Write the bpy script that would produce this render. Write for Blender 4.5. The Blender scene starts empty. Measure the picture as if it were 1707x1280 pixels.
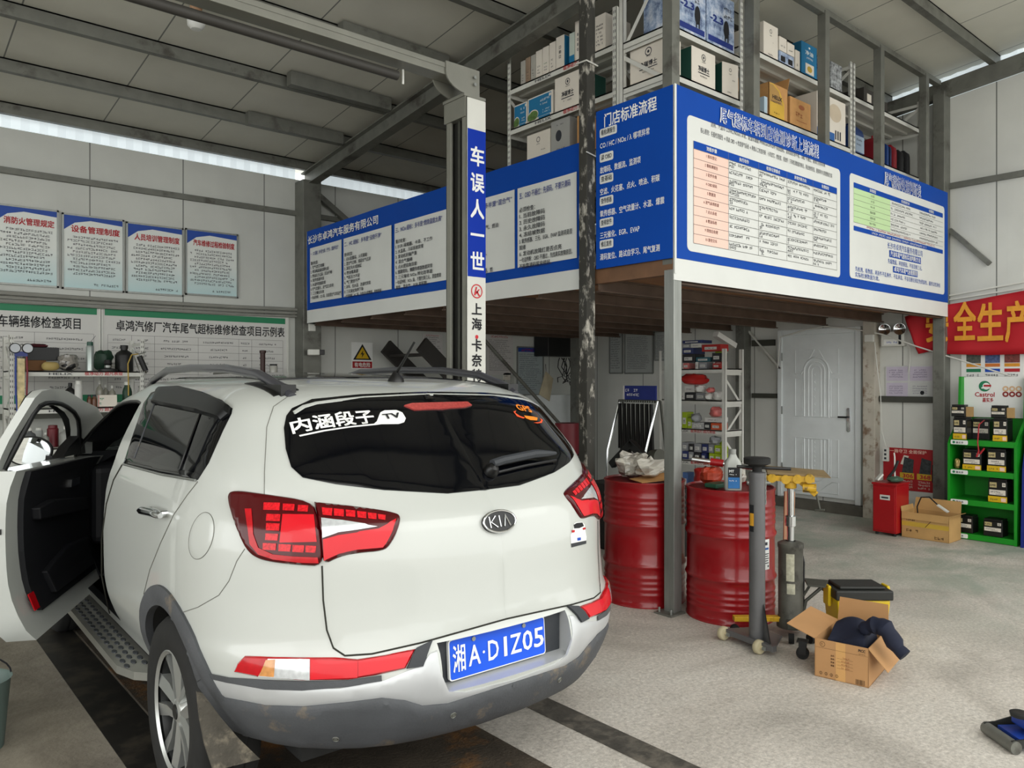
import bpy, bmesh, math, random
import numpy as np
from math import sin, cos, pi, radians, sqrt, tan
from mathutils import Vector, Matrix
from mathutils.bvhtree import BVHTree
from mathutils.geometry import delaunay_2d_cdt

SC = bpy.context.scene
COL = SC.collection
rnd = random.Random(11)
V = Vector

# ------------------------------------------------------------------ camera
F, CX, CY, H = 1288.0, 853.5, 634.0, 1.60
AZ = radians(40.48)
FW = V((sin(AZ), cos(AZ), 0)); RT = V((cos(AZ), -sin(AZ), 0)); CAM = V((0, 0, H))
cd = bpy.data.cameras.new('camera'); co = bpy.data.objects.new('camera', cd); COL.objects.link(co)
cd.sensor_fit = 'HORIZONTAL'; cd.sensor_width = 36.0; cd.lens = 36.0 * F / 1707.0
cd.shift_y = -(640.0 - CY) / 1707.0
cd.clip_start = 0.05; cd.clip_end = 200
co.location = CAM; co.rotation_euler = (radians(90), 0, -AZ)
SC.camera = co

# ------------------------------------------------------------------ world, light, exposure
SC.view_settings.view_transform = 'Standard'; SC.view_settings.look = 'None'
SC.view_settings.gamma = 1.0; SC.view_settings.use_curve_mapping = False
SC.view_settings.exposure = 0.5
W = bpy.data.worlds.new('overcast_sky'); SC.world = W; W.use_nodes = True
bg = W.node_tree.nodes['Background']; bg.inputs[0].default_value = (0.97, 0.98, 0.95, 1); bg.inputs[1].default_value = 1.7
try:
    SC.cycles.diffuse_bounces = 7; SC.cycles.max_bounces = 14
    SC.cycles.use_denoising = True
    SC.cycles.sample_clamp_indirect = 6.0
except Exception: pass

def area(name, loc, rot, sx, sy, power, col=(1, 1, 1), portal=False):
    l = bpy.data.lights.new(name, 'AREA'); l.shape = 'RECTANGLE'; l.size = sx; l.size_y = sy
    l.energy = power; l.color = col
    o = bpy.data.objects.new(name, l); COL.objects.link(o); o.location = loc; o.rotation_euler = rot
    if portal: l.cycles.is_portal = True
    return o
# daylight coming in through the open shop front behind the camera
area('daylight_front', (2.2, -1.7, 4.7), (radians(42), 0, 0), 12.5, 2.4, 80, (1.0, 0.99, 0.96))
area('side_fill', (-5.6, 2.6, 2.3), (radians(85), 0, radians(-90)), 7.5, 3.6, 65, (0.95, 0.98, 1.0))  # added fill lamp on the left, lifts the interior and the car's side

# ------------------------------------------------------------------ pixel helpers (1707 x 1280 frame)
def ray(u, v): return FW + RT * ((u - CX) / F) + V((0, 0, 1)) * ((CY - v) / F)
def P(u, v, X=None, Y=None, Z=None):
    d = ray(u, v)
    if X is not None: t = X / d.x
    elif Y is not None: t = Y / d.y
    else: t = (Z - H) / d.z
    return CAM + d * t

# ------------------------------------------------------------------ materials
def lin(c):
    if isinstance(c, str):
        c = c.lstrip('#'); c = [int(c[i:i + 2], 16) / 255 for i in (0, 2, 4)]
    return tuple(x / 12.92 if x <= 0.04045 else ((x + 0.055) / 1.055) ** 2.4 for x in c)
MC = {}
def mat(name, col, rough=0.5, metal=0.0, var=0.06, scale=6.0, bump=0.0, bscale=40.0, coat=0.0, emit=0.0,
        trans=0.0, ior=1.45, dirt=None, dirt_amt=0.4, dscale=3.0, spec=0.5, alpha=1.0, stretch=None, crackle=0):
    if name in MC: return MC[name]
    m = bpy.data.materials.new(name); m.use_nodes = True; MC[name] = m
    nt = m.node_tree; N = nt.nodes; L = nt.links; b = N['Principled BSDF']
    c = lin(col)
    b.inputs['Roughness'].default_value = rough; b.inputs['Metallic'].default_value = metal
    b.inputs['Specular IOR Level'].default_value = spec
    b.inputs['Coat Weight'].default_value = coat; b.inputs['Coat Roughness'].default_value = 0.04
    b.inputs['Transmission Weight'].default_value = trans; b.inputs['IOR'].default_value = ior
    b.inputs['Alpha'].default_value = alpha
    tc = N.new('ShaderNodeTexCoord'); mp = N.new('ShaderNodeMapping'); L.new(tc.outputs['Object'], mp.inputs[0])
    if stretch: mp.inputs['Scale'].default_value = stretch
    nz = N.new('ShaderNodeTexNoise'); nz.inputs['Scale'].default_value = scale; nz.inputs['Detail'].default_value = 5
    L.new(mp.outputs[0], nz.inputs[0])
    mr = N.new('ShaderNodeMapRange'); mr.inputs[1].default_value = 0.3; mr.inputs[2].default_value = 0.7
    mr.inputs[3].default_value = 1 - var; mr.inputs[4].default_value = 1 + var
    L.new(nz.outputs[0], mr.inputs[0])
    mx = N.new('ShaderNodeMix'); mx.data_type = 'RGBA'; mx.blend_type = 'MULTIPLY'; mx.inputs[0].default_value = 1.0
    mx.inputs[6].default_value = (*c, 1); L.new(mr.outputs[0], mx.inputs[7])
    out = mx.outputs[2]
    if dirt:
        n2 = N.new('ShaderNodeTexNoise'); n2.inputs['Scale'].default_value = dscale; n2.inputs['Detail'].default_value = 8
        n2.inputs['Roughness'].default_value = 0.65; L.new(mp.outputs[0], n2.inputs[0])
        r2 = N.new('ShaderNodeMapRange'); r2.inputs[1].default_value = 0.62 - 0.3 * dirt_amt; r2.inputs[2].default_value = 0.72 - 0.2 * dirt_amt
        L.new(n2.outputs[0], r2.inputs[0])
        m2 = N.new('ShaderNodeMix'); m2.data_type = 'RGBA'; L.new(r2.outputs[0], m2.inputs[0])
        L.new(out, m2.inputs[6]); m2.inputs[7].default_value = (*lin(dirt), 1); out = m2.outputs[2]
    L.new(out, b.inputs['Base Color'])
    if bump:
        n3 = N.new('ShaderNodeTexNoise'); n3.inputs['Scale'].default_value = bscale; n3.inputs['Detail'].default_value = 4
        L.new(mp.outputs[0], n3.inputs[0])
        bp = N.new('ShaderNodeBump'); bp.inputs['Strength'].default_value = bump; bp.inputs['Distance'].default_value = 0.01
        L.new(n3.outputs[0], bp.inputs['Height']); L.new(bp.outputs[0], b.inputs['Normal'])
    if emit:
        b.inputs['Emission Color'].default_value = (*c, 1); b.inputs['Emission Strength'].default_value = emit
    return m
def flat(col, rough=0.55, **k): return mat('c_%s_%d' % (col.lstrip('#'), int(rough * 100)), col, rough, **k)

# ------------------------------------------------------------------ mesh builder
def frame(o, ux, uy):
    o, ux, uy = V(o), V(ux), V(uy); return (o, ux, uy, ux.cross(uy))
TXT = {}
_tc = None
def text_mesh(s, bold):
    k = (s, bold)
    if k in TXT: return TXT[k]
    cu = bpy.data.curves.new('t', 'FONT'); cu.body = s; cu.size = 1.0; cu.offset = bold; cu.resolution_u = 2
    cu.fill_mode = 'FRONT'
    ob = bpy.data.objects.new('t', cu); COL.objects.link(ob)
    dg = bpy.context.evaluated_depsgraph_get()
    me = ob.evaluated_get(dg).to_mesh()
    vs = [(v.co.x, v.co.y) for v in me.vertices]; fs = [tuple(p.vertices) for p in me.polygons]
    ob.evaluated_get(dg).to_mesh_clear()
    bpy.data.objects.remove(ob); bpy.data.curves.remove(cu)
    if vs:
        xs = [a for a, b in vs]; ys = [b for a, b in vs]; bb = (min(xs), max(xs), min(ys), max(ys))
    else: bb = (0, 1, 0, 1)
    TXT[k] = (vs, fs, bb); return TXT[k]

SPLIT = ('lettering', 'print', 'logo', 'screw', 'socket', 'hinge', 'tie_wire')
class MB:
    def __init__(s): s.v = []; s.f = []; s.m = []; s.mats = []; s.M = Matrix(); s.ch = []
    def mi(s, m):
        if m not in s.mats: s.mats.append(m)
        return s.mats.index(m)
    def add(s, vs, fs, m, M=None):
        b = len(s.v); T = s.M if M is None else s.M @ M; s.ch.append((b, b + len(vs), len(s.f), len(s.f) + len(fs)))
        s.v += [tuple(T @ V(v)) for v in vs]; k = s.mi(m)
        for f in fs: s.f.append(tuple(i + b for i in f)); s.m.append(k)
        return s
    def box(s, a, b, m, M=None):
        x0, y0, z0 = a; x1, y1, z1 = b
        vs = [(x0, y0, z0), (x1, y0, z0), (x1, y1, z0), (x0, y1, z0), (x0, y0, z1), (x1, y0, z1), (x1, y1, z1), (x0, y1, z1)]
        return s.add(vs, [(0, 3, 2, 1), (4, 5, 6, 7), (0, 1, 5, 4), (1, 2, 6, 5), (2, 3, 7, 6), (3, 0, 4, 7)], m, M)
    def cbox(s, c, size, m, rz=0, M=None):
        T = Matrix.Translation(V(c)) @ Matrix.Rotation(rz, 4, 'Z')
        if M is not None: T = T @ M
        h = [x / 2 for x in size]
        return s.box((-h[0], -h[1], -h[2]), h, m, T)
    def bar(s, p, q, w, h, m, up=(0, 0, 1)):
        p, q = V(p), V(q); d = (q - p).normalized(); up = V(up)
        if abs(d.dot(up)) > 0.98: up = V((0, 1, 0))
        sx = d.cross(up).normalized(); sz = sx.cross(d).normalized()
        vs = []
        for e in (p, q):
            for a, b in ((-1, -1), (1, -1), (1, 1), (-1, 1)): vs.append(e + sx * a * w / 2 + sz * b * h / 2)
        return s.add(vs, [(0, 1, 2, 3), (7, 6, 5, 4), (0, 4, 5, 1), (1, 5, 6, 2), (2, 6, 7, 3), (3, 7, 4, 0)], m)
    def tube(s, pts, r, m, n=8, cap=True, closed=False):
        pts = [V(p) for p in pts]; N = len(pts); vs = []; fs = []
        rs = r if isinstance(r, (list, tuple)) else [r] * N
        prev = None
        for i, p in enumerate(pts):
            if closed: d = pts[(i + 1) % N] - pts[i - 1]
            else: d = pts[min(i + 1, N - 1)] - pts[max(i - 1, 0)]
            if d.length < 1e-9: d = V((0, 0, 1))
            d.normalize()
            if prev is None:
                a = V((0, 0, 1)) if abs(d.z) < 0.9 else V((1, 0, 0)); x = d.cross(a).normalized()
            else: x = (prev - d * prev.dot(d)).normalized()
            prev = x; y = d.cross(x)
            for k in range(n):
                t = 2 * pi * k / n; vs.append(p + (x * cos(t) + y * sin(t)) * rs[i])
        for i in range(N if closed else N - 1):
            j = (i + 1) % N
            for k in range(n):
                l = (k + 1) % n; fs.append((i * n + k, i * n + l, j * n + l, j * n + k))
        if cap and not closed: fs += [tuple(reversed(range(n))), tuple(range((N - 1) * n, N * n))]
        return s.add(vs, fs, m)
    def lathe(s, prof, m, n=24, c=(0, 0, 0), M=None, caps=True):
        vs = []; fs = []
        for r, z in prof:
            for k in range(n):
                t = 2 * pi * k / n; vs.append((r * cos(t), r * sin(t), z))
        for i in range(len(prof) - 1):
            for k in range(n):
                l = (k + 1) % n; fs.append((i * n + k, i * n + l, (i + 1) * n + l, (i + 1) * n + k))
        if caps: fs += [tuple(reversed(range(n))), tuple(range((len(prof) - 1) * n, len(prof) * n))]
        T = Matrix.Translation(V(c))
        if M is not None: T = T @ M
        return s.add(vs, fs, m, T)
    def poly(s, fr, pts, m, off=0.0, thick=0.0):
        o, ux, uy, n = fr; k = len(pts)
        top = [o + ux * x + uy * y + n * off for x, y in pts]
        if not thick: return s.add(top, [tuple(range(k))], m)
        bot = [p - n * thick for p in top]
        fs = [tuple(range(k)), tuple(reversed(range(k, 2 * k)))] + [(i, i + k, (i + 1) % k + k, (i + 1) % k) for i in range(k)]
        return s.add(top + bot, fs, m)
    def rect(s, fr, x0, y0, x1, y1, m, off=0.0, thick=0.0, rad=0.0):
        if rad:
            pts = []
            for cx, cy, a in ((x1 - rad, y0 + rad, -90), (x1 - rad, y1 - rad, 0), (x0 + rad, y1 - rad, 90), (x0 + rad, y0 + rad, 180)):
                for k in range(5):
                    t = radians(a + 22.5 * k); pts.append((cx + rad * cos(t), cy + rad * sin(t)))
        else: pts = [(x0, y0), (x1, y0), (x1, y1), (x0, y1)]
        return s.poly(fr, pts, m, off, thick)
    def disc(s, fr, cx, cy, rx, ry, m, off=0.0, n=24, thick=0.0):
        return s.poly(fr, [(cx + rx * cos(2 * pi * k / n), cy + ry * sin(2 * pi * k / n)) for k in range(n)], m, off, thick)
    def ring(s, fr, cx, cy, r0, r1, m, off=0.0, n=24, ry=1.0):
        o, ux, uy, nn = fr; vs = []
        for r in (r0, r1):
            vs += [o + ux * (cx + r * cos(2 * pi * k / n)) + uy * (cy + ry * r * sin(2 * pi * k / n)) + nn * off for k in range(n)]
        return s.add(vs, [(k, k + n, (k + 1) % n + n, (k + 1) % n) for k in range(n)], m)
    def text(s, fr, t, x, y, size, m, off=0.003, bold=0.0, width=None, align='l', shear=0.0):
        """x,y = lower-left / centre / right of the glyph box; size = glyph box height"""
        vs, fs, bb = text_mesh(t, 0.0)
        if not vs: return s
        sy = size / 0.95; sx = sy
        w = (bb[1] - bb[0])
        if width: sx = width / w
        dx = {'l': 0, 'c': -w * sx / 2, 'r': -w * sx}[align]
        o, ux, uy, n = fr
        e = bold * 0.5
        for i_, (p, q) in enumerate(((0, 0),) if bold < 0.012 else ((-e, -e), (e, -e), (e, e), (-e, e)) if bold < 0.06 else ((-e, -e), (e, -e), (e, e), (-e, e), (0, e), (0, -e), (e, 0), (-e, 0))):
            pts = [o + ux * (x + dx + (a + p - bb[0]) * sx) + uy * (y + (b + q + 0.12) * sy) + n * (off + i_ * .0002) for a, b in vs]
            s.add(pts, fs, m)
        return s
    def scrawl(s, fr, x, y, w, h, m, off=0.003, rng=rnd, dens=0.9):
        """a line of tiny illegible characters"""
        o, ux, uy, n = fr; c = h * 1.0; k = int(w / c)
        q = lambda a, b, e, d: s.add([o + ux * p + uy * r + n * off for p, r in ((a, b), (e, b), (e, d), (a, d))], [(0, 1, 2, 3)], m)
        for i in range(k):
            if rng.random() > dens: continue
            a = x + i * c; st = h * 0.15
            for t in rng.sample((0.0, 0.28, 0.55, 0.8), 2): q(a + 0.08 * c, y + t * h, a + 0.86 * c, y + t * h + st)
            e = a + rng.choice((0.1, 0.4, 0.65)) * c; q(e, y + 0.02 * h, e + st, y + 0.95 * h)
        return s
    def clusters(s):
        """groups of added shapes that lie close together"""
        v = np.array(s.v); ch = [c for c in s.ch if c[1] > c[0]]
        if len(ch) > 1500: return [ch]
        lo = np.array([v[a:b].min(0) for a, b, _, _ in ch]); hi = np.array([v[a:b].max(0) for a, b, _, _ in ch]); sz = np.sort(hi - lo, axis=1)[:, 1]
        gap = np.maximum(0, np.maximum(lo[:, None] - hi[None], lo[None] - hi[:, None])); near = np.sqrt((gap ** 2).sum(2)) <= np.maximum(.019, .45 * np.maximum(sz[:, None], sz[None]))
        seen = set(); out = []
        for i in range(len(ch)):
            if i in seen: continue
            st = [i]; seen.add(i); g = []
            while st:
                k = st.pop(); g.append(k)
                for j in np.nonzero(near[k])[0].tolist():
                    if j not in seen: seen.add(j); st.append(j)
            out.append([ch[k] for k in sorted(g)])
        return out
    def only(s, g):
        r = MB(); r.mats = list(s.mats)
        for a, b, c, d in g:
            o = len(r.v) - a; r.v += s.v[a:b]; r.f += [tuple(i + o for i in f) for f in s.f[c:d]]; r.m += s.m[c:d]
        return r
    def build(s, name, parent=None, smooth=False, bevel=0.0, seg=2, ang=40, world=False, sub=0):
        if name in SPLIT and len(s.ch) > 1:
            gs = s.clusters()
            if 1 < len(gs) < 25:
                return [s.only(g).build(name, parent, smooth, bevel, seg, ang, world, sub) for g in gs][0]
        us = sorted({i for f in s.f for i in f}); mp = {j: i for i, j in enumerate(us)}
        if len(us) < len(s.v): s.v = [s.v[j] for j in us]; s.f = [tuple(mp[i] for i in f) for f in s.f]
        me = bpy.data.meshes.new(name)
        vs = s.v
        if world and parent is not None:
            I = MW(parent).inverted(); vs = [tuple(I @ V(v)) for v in vs]
        me.from_pydata(vs, [], s.f)
        for m in s.mats: me.materials.append(m)
        me.polygons.foreach_set('material_index', s.m)
        if smooth:
            me.polygons.foreach_set('use_smooth', [True] * len(me.polygons))
            me.update(); me.set_sharp_from_angle(angle=radians(ang))
        me.update()
        o = bpy.data.objects.new(name, me); COL.objects.link(o)
        if parent is not None: o.parent = parent
        if bevel:
            b = o.modifiers.new('bevel', 'BEVEL'); b.width = bevel; b.segments = seg; b.limit_method = 'ANGLE'; b.angle_limit = radians(50)
        if sub:
            b = o.modifiers.new('sub', 'SUBSURF'); b.levels = sub; b.render_levels = sub
        return o
def MW(o):
    M = Matrix()
    while o is not None:
        M = Matrix.LocRotScale(o.location, o.rotation_euler, o.scale) @ M; o = o.parent
    return M
def tag(o, label, cat, group=None):
    o['label'] = label; o['category'] = cat
    if group: o['group'] = group
    return o
def thing(name, label, cat, loc=(0, 0, 0), rz=0.0, group=None):
    o = bpy.data.objects.new(name, None); COL.objects.link(o); o.empty_display_size = 0.1
    o.location = loc; o.rotation_euler = (0, 0, rz)
    return tag(o, label, cat, group)
def struct(o): o['kind'] = 'structure'; return o
def centred(o):
    """move a one-mesh thing's origin to its base centre"""
    me = o.data; xs = [v.co for v in me.vertices]
    c = V(((min(p.x for p in xs) + max(p.x for p in xs)) / 2, (min(p.y for p in xs) + max(p.y for p in xs)) / 2, min(p.z for p in xs)))
    me.transform(Matrix.Translation(-c)); o.location = o.location + c
    return o
def dup(o, loc=None, rz=None, label=None, parent=None):
    c = o.copy(); COL.objects.link(c)
    if parent is not None: c.parent = parent
    if loc is not None: c.location = loc
    if rz is not None: c.rotation_euler = (0, 0, rz)
    if label: c['label'] = label
    for ch in list(o.children): dup(ch, parent=c)
    return c
# ------------------------------------------------------------------ shared materials
M_steel = mat('grey_steel', '#6f7069', 0.45, 0.3, var=0.12, scale=9, dirt='#4e4c46', dirt_amt=0.25)
M_dark = mat('dark_steel', '#45463f', 0.5, 0.25, var=0.15, scale=8)
M_galv = mat('galvanised_steel', '#8d908c', 0.38, 0.55, var=0.1, scale=12, stretch=(3, 3, 0.4))
M_white = mat('white_enamel', '#cfcfc8', 0.45, var=0.05)
M_black = mat('black_plastic', '#131313', 0.45, var=0.1)
M_rubber = mat('rubber', '#1c1c1b', 0.8, var=0.2, scale=20)
M_chrome = mat('chrome', '#d5d8da', 0.12, 1.0, var=0.03)
M_red = mat('red_paint', '#9c1218', 0.35, var=0.06)
M_ink = mat('black_ink', '#17181c', 0.7, var=0.0)
M_blueink = mat('blue_vinyl', '#0f49b4', 0.5, var=0.03)
M_paper = mat('white_vinyl', '#e6e7e4', 0.5, var=0.02)
M_card = mat('cardboard', '#b98a55', 0.8, var=0.1, scale=14)

YB, XR = 9.10, 9.10
def zc(y): return 4.31 + 0.108 * (YB - y)      # underside of the roof sheets

# floor -----------------------------------------------------------------
def floor_mat():
    m = bpy.data.materials.new('concrete'); m.use_nodes = True; nt = m.node_tree; N = nt.nodes; L = nt.links; b = N['Principled BSDF']
    tc = N.new('ShaderNodeTexCoord')
    def noise(sc, det=6, ro=0.6, dist=0.0, st=None):
        mp = N.new('ShaderNodeMapping'); L.new(tc.outputs['Object'], mp.inputs[0])
        if st: mp.inputs['Scale'].default_value = st
        n = N.new('ShaderNodeTexNoise'); n.inputs['Scale'].default_value = sc; n.inputs['Detail'].default_value = det
        n.inputs['Roughness'].default_value = ro; n.inputs['Distortion'].default_value = dist; L.new(mp.outputs[0], n.inputs[0]); return n.outputs[0]
    def ramp(src, stops):
        r = N.new('ShaderNodeValToRGB'); L.new(src, r.inputs[0]); e = r.color_ramp.elements
        e[0].position, e[0].color = stops[0][0], (*lin(stops[0][1]), 1); e[1].position, e[1].color = stops[1][0], (*lin(stops[1][1]), 1)
        for p, c in stops[2:]:
            x = e.new(p); x.color = (*lin(c), 1)
        return r.outputs[0]
    def mix(fac, a, c, mode='MIX'):
        x = N.new('ShaderNodeMix'); x.data_type = 'RGBA'; x.blend_type = mode
        if isinstance(fac, float): x.inputs[0].default_value = fac
        else: L.new(fac, x.inputs[0])
        for i, s in ((6, a), (7, c)):
            if isinstance(s, str): x.inputs[i].default_value = (*lin(s), 1)
            else: L.new(s, x.inputs[i])
        return x.outputs[2]
    base = ramp(noise(0.9, 9, 0.62, 0.6), [(0.30, '#bab4aa'), (0.72, '#f0ebe1'), (0.5, '#e2dbd0')])
    fine = ramp(noise(48, 8, 0.85), [(0.36, '#7c7c7c'), (0.66, '#ffffff')])
    c = mix(0.7, base, fine, 'MULTIPLY')
    # dark worn / oily patches
    st = N.new('ShaderNodeMapRange'); st.inputs[1].default_value = 0.50; st.inputs[2].default_value = 0.80; L.new(noise(0.55, 8, 0.7, 1.2), st.inputs[0])
    c = mix(st.outputs[0], c, '#857f75')
    # older greenish floor beyond y > 3
    sx = N.new('ShaderNodeSeparateXYZ'); L.new(tc.outputs['Object'], sx.inputs[0])
    gm = N.new('ShaderNodeMapRange'); gm.inputs[1].default_value = 5.0; gm.inputs[2].default_value = 7.2; L.new(sx.outputs[0], gm.inputs[0])
    gn = N.new('ShaderNodeMapRange'); gn.inputs[1].default_value = 0.40; gn.inputs[2].default_value = 0.70; L.new(noise(1.3, 7, 0.65, 0.8), gn.inputs[0])
    mu = N.new('ShaderNodeMath'); mu.operation = 'MULTIPLY'; L.new(gm.outputs[0], mu.inputs[0]); L.new(gn.outputs[0], mu.inputs[1])
    c = mix(mu.outputs[0], c, '#8d9a8c')
    # darker brown-grey concrete towards the left of the lift
    lm = N.new('ShaderNodeMapRange'); lm.inputs[1].default_value = 1.5; lm.inputs[2].default_value = 0.7; L.new(sx.outputs[0], lm.inputs[0])
    lo = ramp(noise(2.2, 8, 0.7, 0.5), [(0.32, '#6b6358'), (0.7, '#a29a8a')])
    c = mix(lm.outputs[0], c, lo)
    L.new(c, b.inputs['Base Color']); b.inputs['Roughness'].default_value = 0.62
    bp = N.new('ShaderNodeBump'); bp.inputs['Strength'].default_value = 0.5; bp.inputs['Distance'].default_value = 0.008
    L.new(noise(26, 6, 0.65), bp.inputs['Height']); L.new(bp.outputs[0], b.inputs['Normal'])
    return m
mb = MB(); mb.box((-14, -16, -0.2), (9.4, 9.3, 0), floor_mat()); struct(mb.build('floor'))

def strip(name, x0, x1, y0, y1, m, z=0.004):
    b = MB(); b.box((x0, y0, 0.0005), (x1, y1, z), m); return struct(b.build(name))
M_strip = mat('worn_black_strip', '#4b4842', 0.75, var=0.25, scale=10, bump=0.4, dirt='#6d675d', dirt_amt=0.5, dscale=5)
M_strip2 = mat('oily_black_strip', '#211f1c', 0.55, var=0.25, scale=10, dirt='#3b362e', dirt_amt=0.45, dscale=5)
M_rust = mat('rusty_plate', '#453d33', 0.7, var=0.35, scale=5, bump=0.6, bscale=70, dirt='#85592a', dirt_amt=0.30, dscale=1.9)
strip('trim_1', 2.51, 2.66, -6, 8.6, M_strip)
strip('trim_2', 0.86, 1.07, -6, 8.6, M_strip2)
strip('trim_3', 1.08, 2.19, -6, 8.6, M_rust, 0.006)

# walls -----------------------------------------------------------------
def panel_mat(name, col, axis, seam=0.95, rib=0.16):
    """sandwich-panel sheet with pressed vertical ribs"""
    m = bpy.data.materials.new(name); m.use_nodes = True; nt = m.node_tree; N = nt.nodes; L = nt.links; b = N['Principled BSDF']
    tc = N.new('ShaderNodeTexCoord'); sp = N.new('ShaderNodeSeparateXYZ'); L.new(tc.outputs['Object'], sp.inputs[0])
    src = sp.outputs[axis]
    def groove(period, width):
        a = N.new('ShaderNodeMath'); a.operation = 'MULTIPLY'; a.inputs[1].default_value = 1 / period; L.new(src, a.inputs[0])
        f = N.new('ShaderNodeMath'); f.operation = 'FRACT'; L.new(a.outputs[0], f.inputs[0])
        c = N.new('ShaderNodeMath'); c.operation = 'LESS_THAN'; c.inputs[1].default_value = width / period; L.new(f.outputs[0], c.inputs[0]); return c.outputs[0]
    g1 = groove(seam, 0.012); g2 = groove(rib, 0.035)
    nz = N.new('ShaderNodeTexNoise'); nz.inputs['Scale'].default_value = 1.6; nz.inputs['Detail'].default_value = 6; L.new(tc.outputs['Object'], nz.inputs[0])
    mr = N.new('ShaderNodeMapRange'); mr.inputs[1].default_value = 0.3; mr.inputs[2].default_value = 0.7; mr.inputs[3].default_value = 0.9; mr.inputs[4].default_value = 1.04; L.new(nz.outputs[0], mr.inputs[0])
    mx = N.new('ShaderNodeMix'); mx.data_type = 'RGBA'; mx.blend_type = 'MULTIPLY'; mx.inputs[0].default_value = 1; mx.inputs[6].default_value = (*lin(col), 1); L.new(mr.outputs[0], mx.inputs[7])
    m2 = N.new('ShaderNodeMix'); m2.data_type = 'RGBA'; L.new(g1, m2.inputs[0]); L.new(mx.outputs[2], m2.inputs[6]); m2.inputs[7].default_value = (*lin('#6d6f6a'), 1)
    L.new(m2.outputs[2], b.inputs['Base Color']); b.inputs['Roughness'].default_value = 0.5
    bp = N.new('ShaderNodeBump'); bp.inputs['Strength'].default_value = 0.35; bp.inputs['Distance'].default_value = 0.004; L.new(g2, bp.inputs['Height']); L.new(bp.outputs[0], b.inputs['Normal'])
    return m
M_wallb = panel_mat('wall_sheet_back', '#c6c8c2', 0)
M_wallr = panel_mat('wall_sheet_right', '#cccdc7', 1)
M_ceil = panel_mat('roof_sheet', '#cac9bd', 0, 1.0, 0.2)
b = MB(); b.box((-8, YB, 0), (XR + 0.1, YB + 0.1, 4.11), M_wallb); struct(b.build('wall_back'))
b = MB(); b.box((-8, YB, 4.262), (XR + 0.1, YB + 0.1, 4.55), M_wallb); struct(b.build('trim_4'))
b = MB()
yy = [YB, 5.0, 1.0, -0.9]
b.box((XR, -0.9, 0), (XR + 0.1, YB, 4.05), M_wallr)
b.add([(XR, YB, 4.05), (XR, -0.9, 4.05), (XR, -0.9, 4.05 + 0.108 * (YB + 0.9)), (XR + 0.1, YB, 4.05), (XR + 0.1, -0.9, 4.05), (XR + 0.1, -0.9, 4.05 + 0.108 * (YB + 0.9))],
      [(0, 1, 2), (5, 4, 3), (1, 4, 5, 2), (0, 2, 5, 3)], M_wallr)
struct(b.build('wall_right'))
b = MB()
z0, z1 = zc(YB + 0.3), zc(-1.0)
b.add([(-8.2, YB + .3, z0), (XR + .3, YB + .3, z0), (XR + .3, -1.0, z1), (-8.2, -1.0, z1), (-8.2, YB + .3, z0 + .08), (XR + .3, YB + .3, z0 + .08), (XR + .3, -1.0, z1 + .08), (-8.2, -1.0, z1 + .08)],
      [(0, 3, 2, 1), (4, 5, 6, 7), (0, 1, 5, 4), (1, 2, 6, 5), (2, 3, 7, 6), (3, 0, 4, 7)], M_ceil)
struct(b.build('ceiling'))

# daylight strips under the eaves (translucent corrugated sheet lit from outside)
M_lit = mat('lit_fibreglass', '#e4eef2', 0.4, var=0.12, scale=3, emit=0.40)
def corrug(name, p0, p1, zb, zt, n, amp):
    b = MB(); d = V(p1) - V(p0); vs = []; nn = V((-d.y, d.x, 0)).normalized()
    for i in range(n + 1):
        q = V(p0) + d * (i / n) + nn * (amp if i % 2 else 0)
        vs += [(q.x, q.y, zb(q)), (q.x, q.y, zt(q))]
    b.add(vs, [(2 * i, 2 * i + 2, 2 * i + 3, 2 * i + 1) for i in range(n)], M_lit); return struct(b.build(name))
corrug('window_1', (-8, YB + 0.03, 0), (4.22, YB + 0.03, 0), lambda q: 4.10, lambda q: 4.27, 150, 0.018)
corrug('window_2', (4.45, YB + 0.03, 0), (XR, YB + 0.03, 0), lambda q: 4.10, lambda q: 4.27, 70, 0.018)
corrug('window_3', (XR + 0.02, YB, 0), (XR + 0.02, -0.9, 0), lambda q: 4.05 + .108 * (YB - q.y) - 0.01, lambda q: zc(q.y) + 0.01, 140, 0.02)

# roof steel: rafters, purlins, wall rails, columns
def rafter(name, x):
    b = MB(); y0, y1 = YB - 0.02, -0.9
    for dz, w, h in ((0.0, 0.12, 0.016), (-0.085, 0.012, 0.16), (-0.165, 0.12, 0.016)):
        b.bar((x, y0, zc(y0) - 0.13 + dz), (x, y1, zc(y1) - 0.13 + dz), w, h, M_steel)
    return struct(b.build(name))
rafter('trim_5', 4.33); rafter('trim_6', -1.6)
b = MB(); b.bar((XR - 0.07, YB, 4.14), (XR - 0.07, -0.9, 4.14 + .108 * (YB + 0.9) - 0.02), 0.1, 0.16, M_steel); struct(b.build('trim_7'))
k = 8
for y in (8.98, 8.05, 7.08, 6.02, 5.0, 3.95, 2.85, 1.8, 0.7, -0.5):
    b = MB(); z = zc(y)
    b.box((-8, y - 0.03, z - 0.012), (XR, y + 0.03, z), M_dark if 0 else M_steel)
    b.box((-8, y - 0.03, z - 0.10), (XR, y - 0.018, z), M_steel); b.box((-8, y - 0.03, z - 0.112), (XR, y + 0.035, z - 0.10), M_steel)
    struct(b.build('trim_%d' % k)); k += 1
for y in (7.98, 6.95, 5.93):      # lapped purlin pieces beside the rafter
    b = MB(); z = zc(y) - 0.112
    b.box((3.15, y - 0.045, z - 0.03), (4.25, y + 0.05, z + 0.10), M_steel); struct(b.build('trim_%d' % k)); k += 1
def rail(p, q, w=0.05, h=0.06, m=M_steel):
    global k
    b = MB(); b.bar(p, q, w, h, m); struct(b.build('trim_%d' % k)); k += 1
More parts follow.
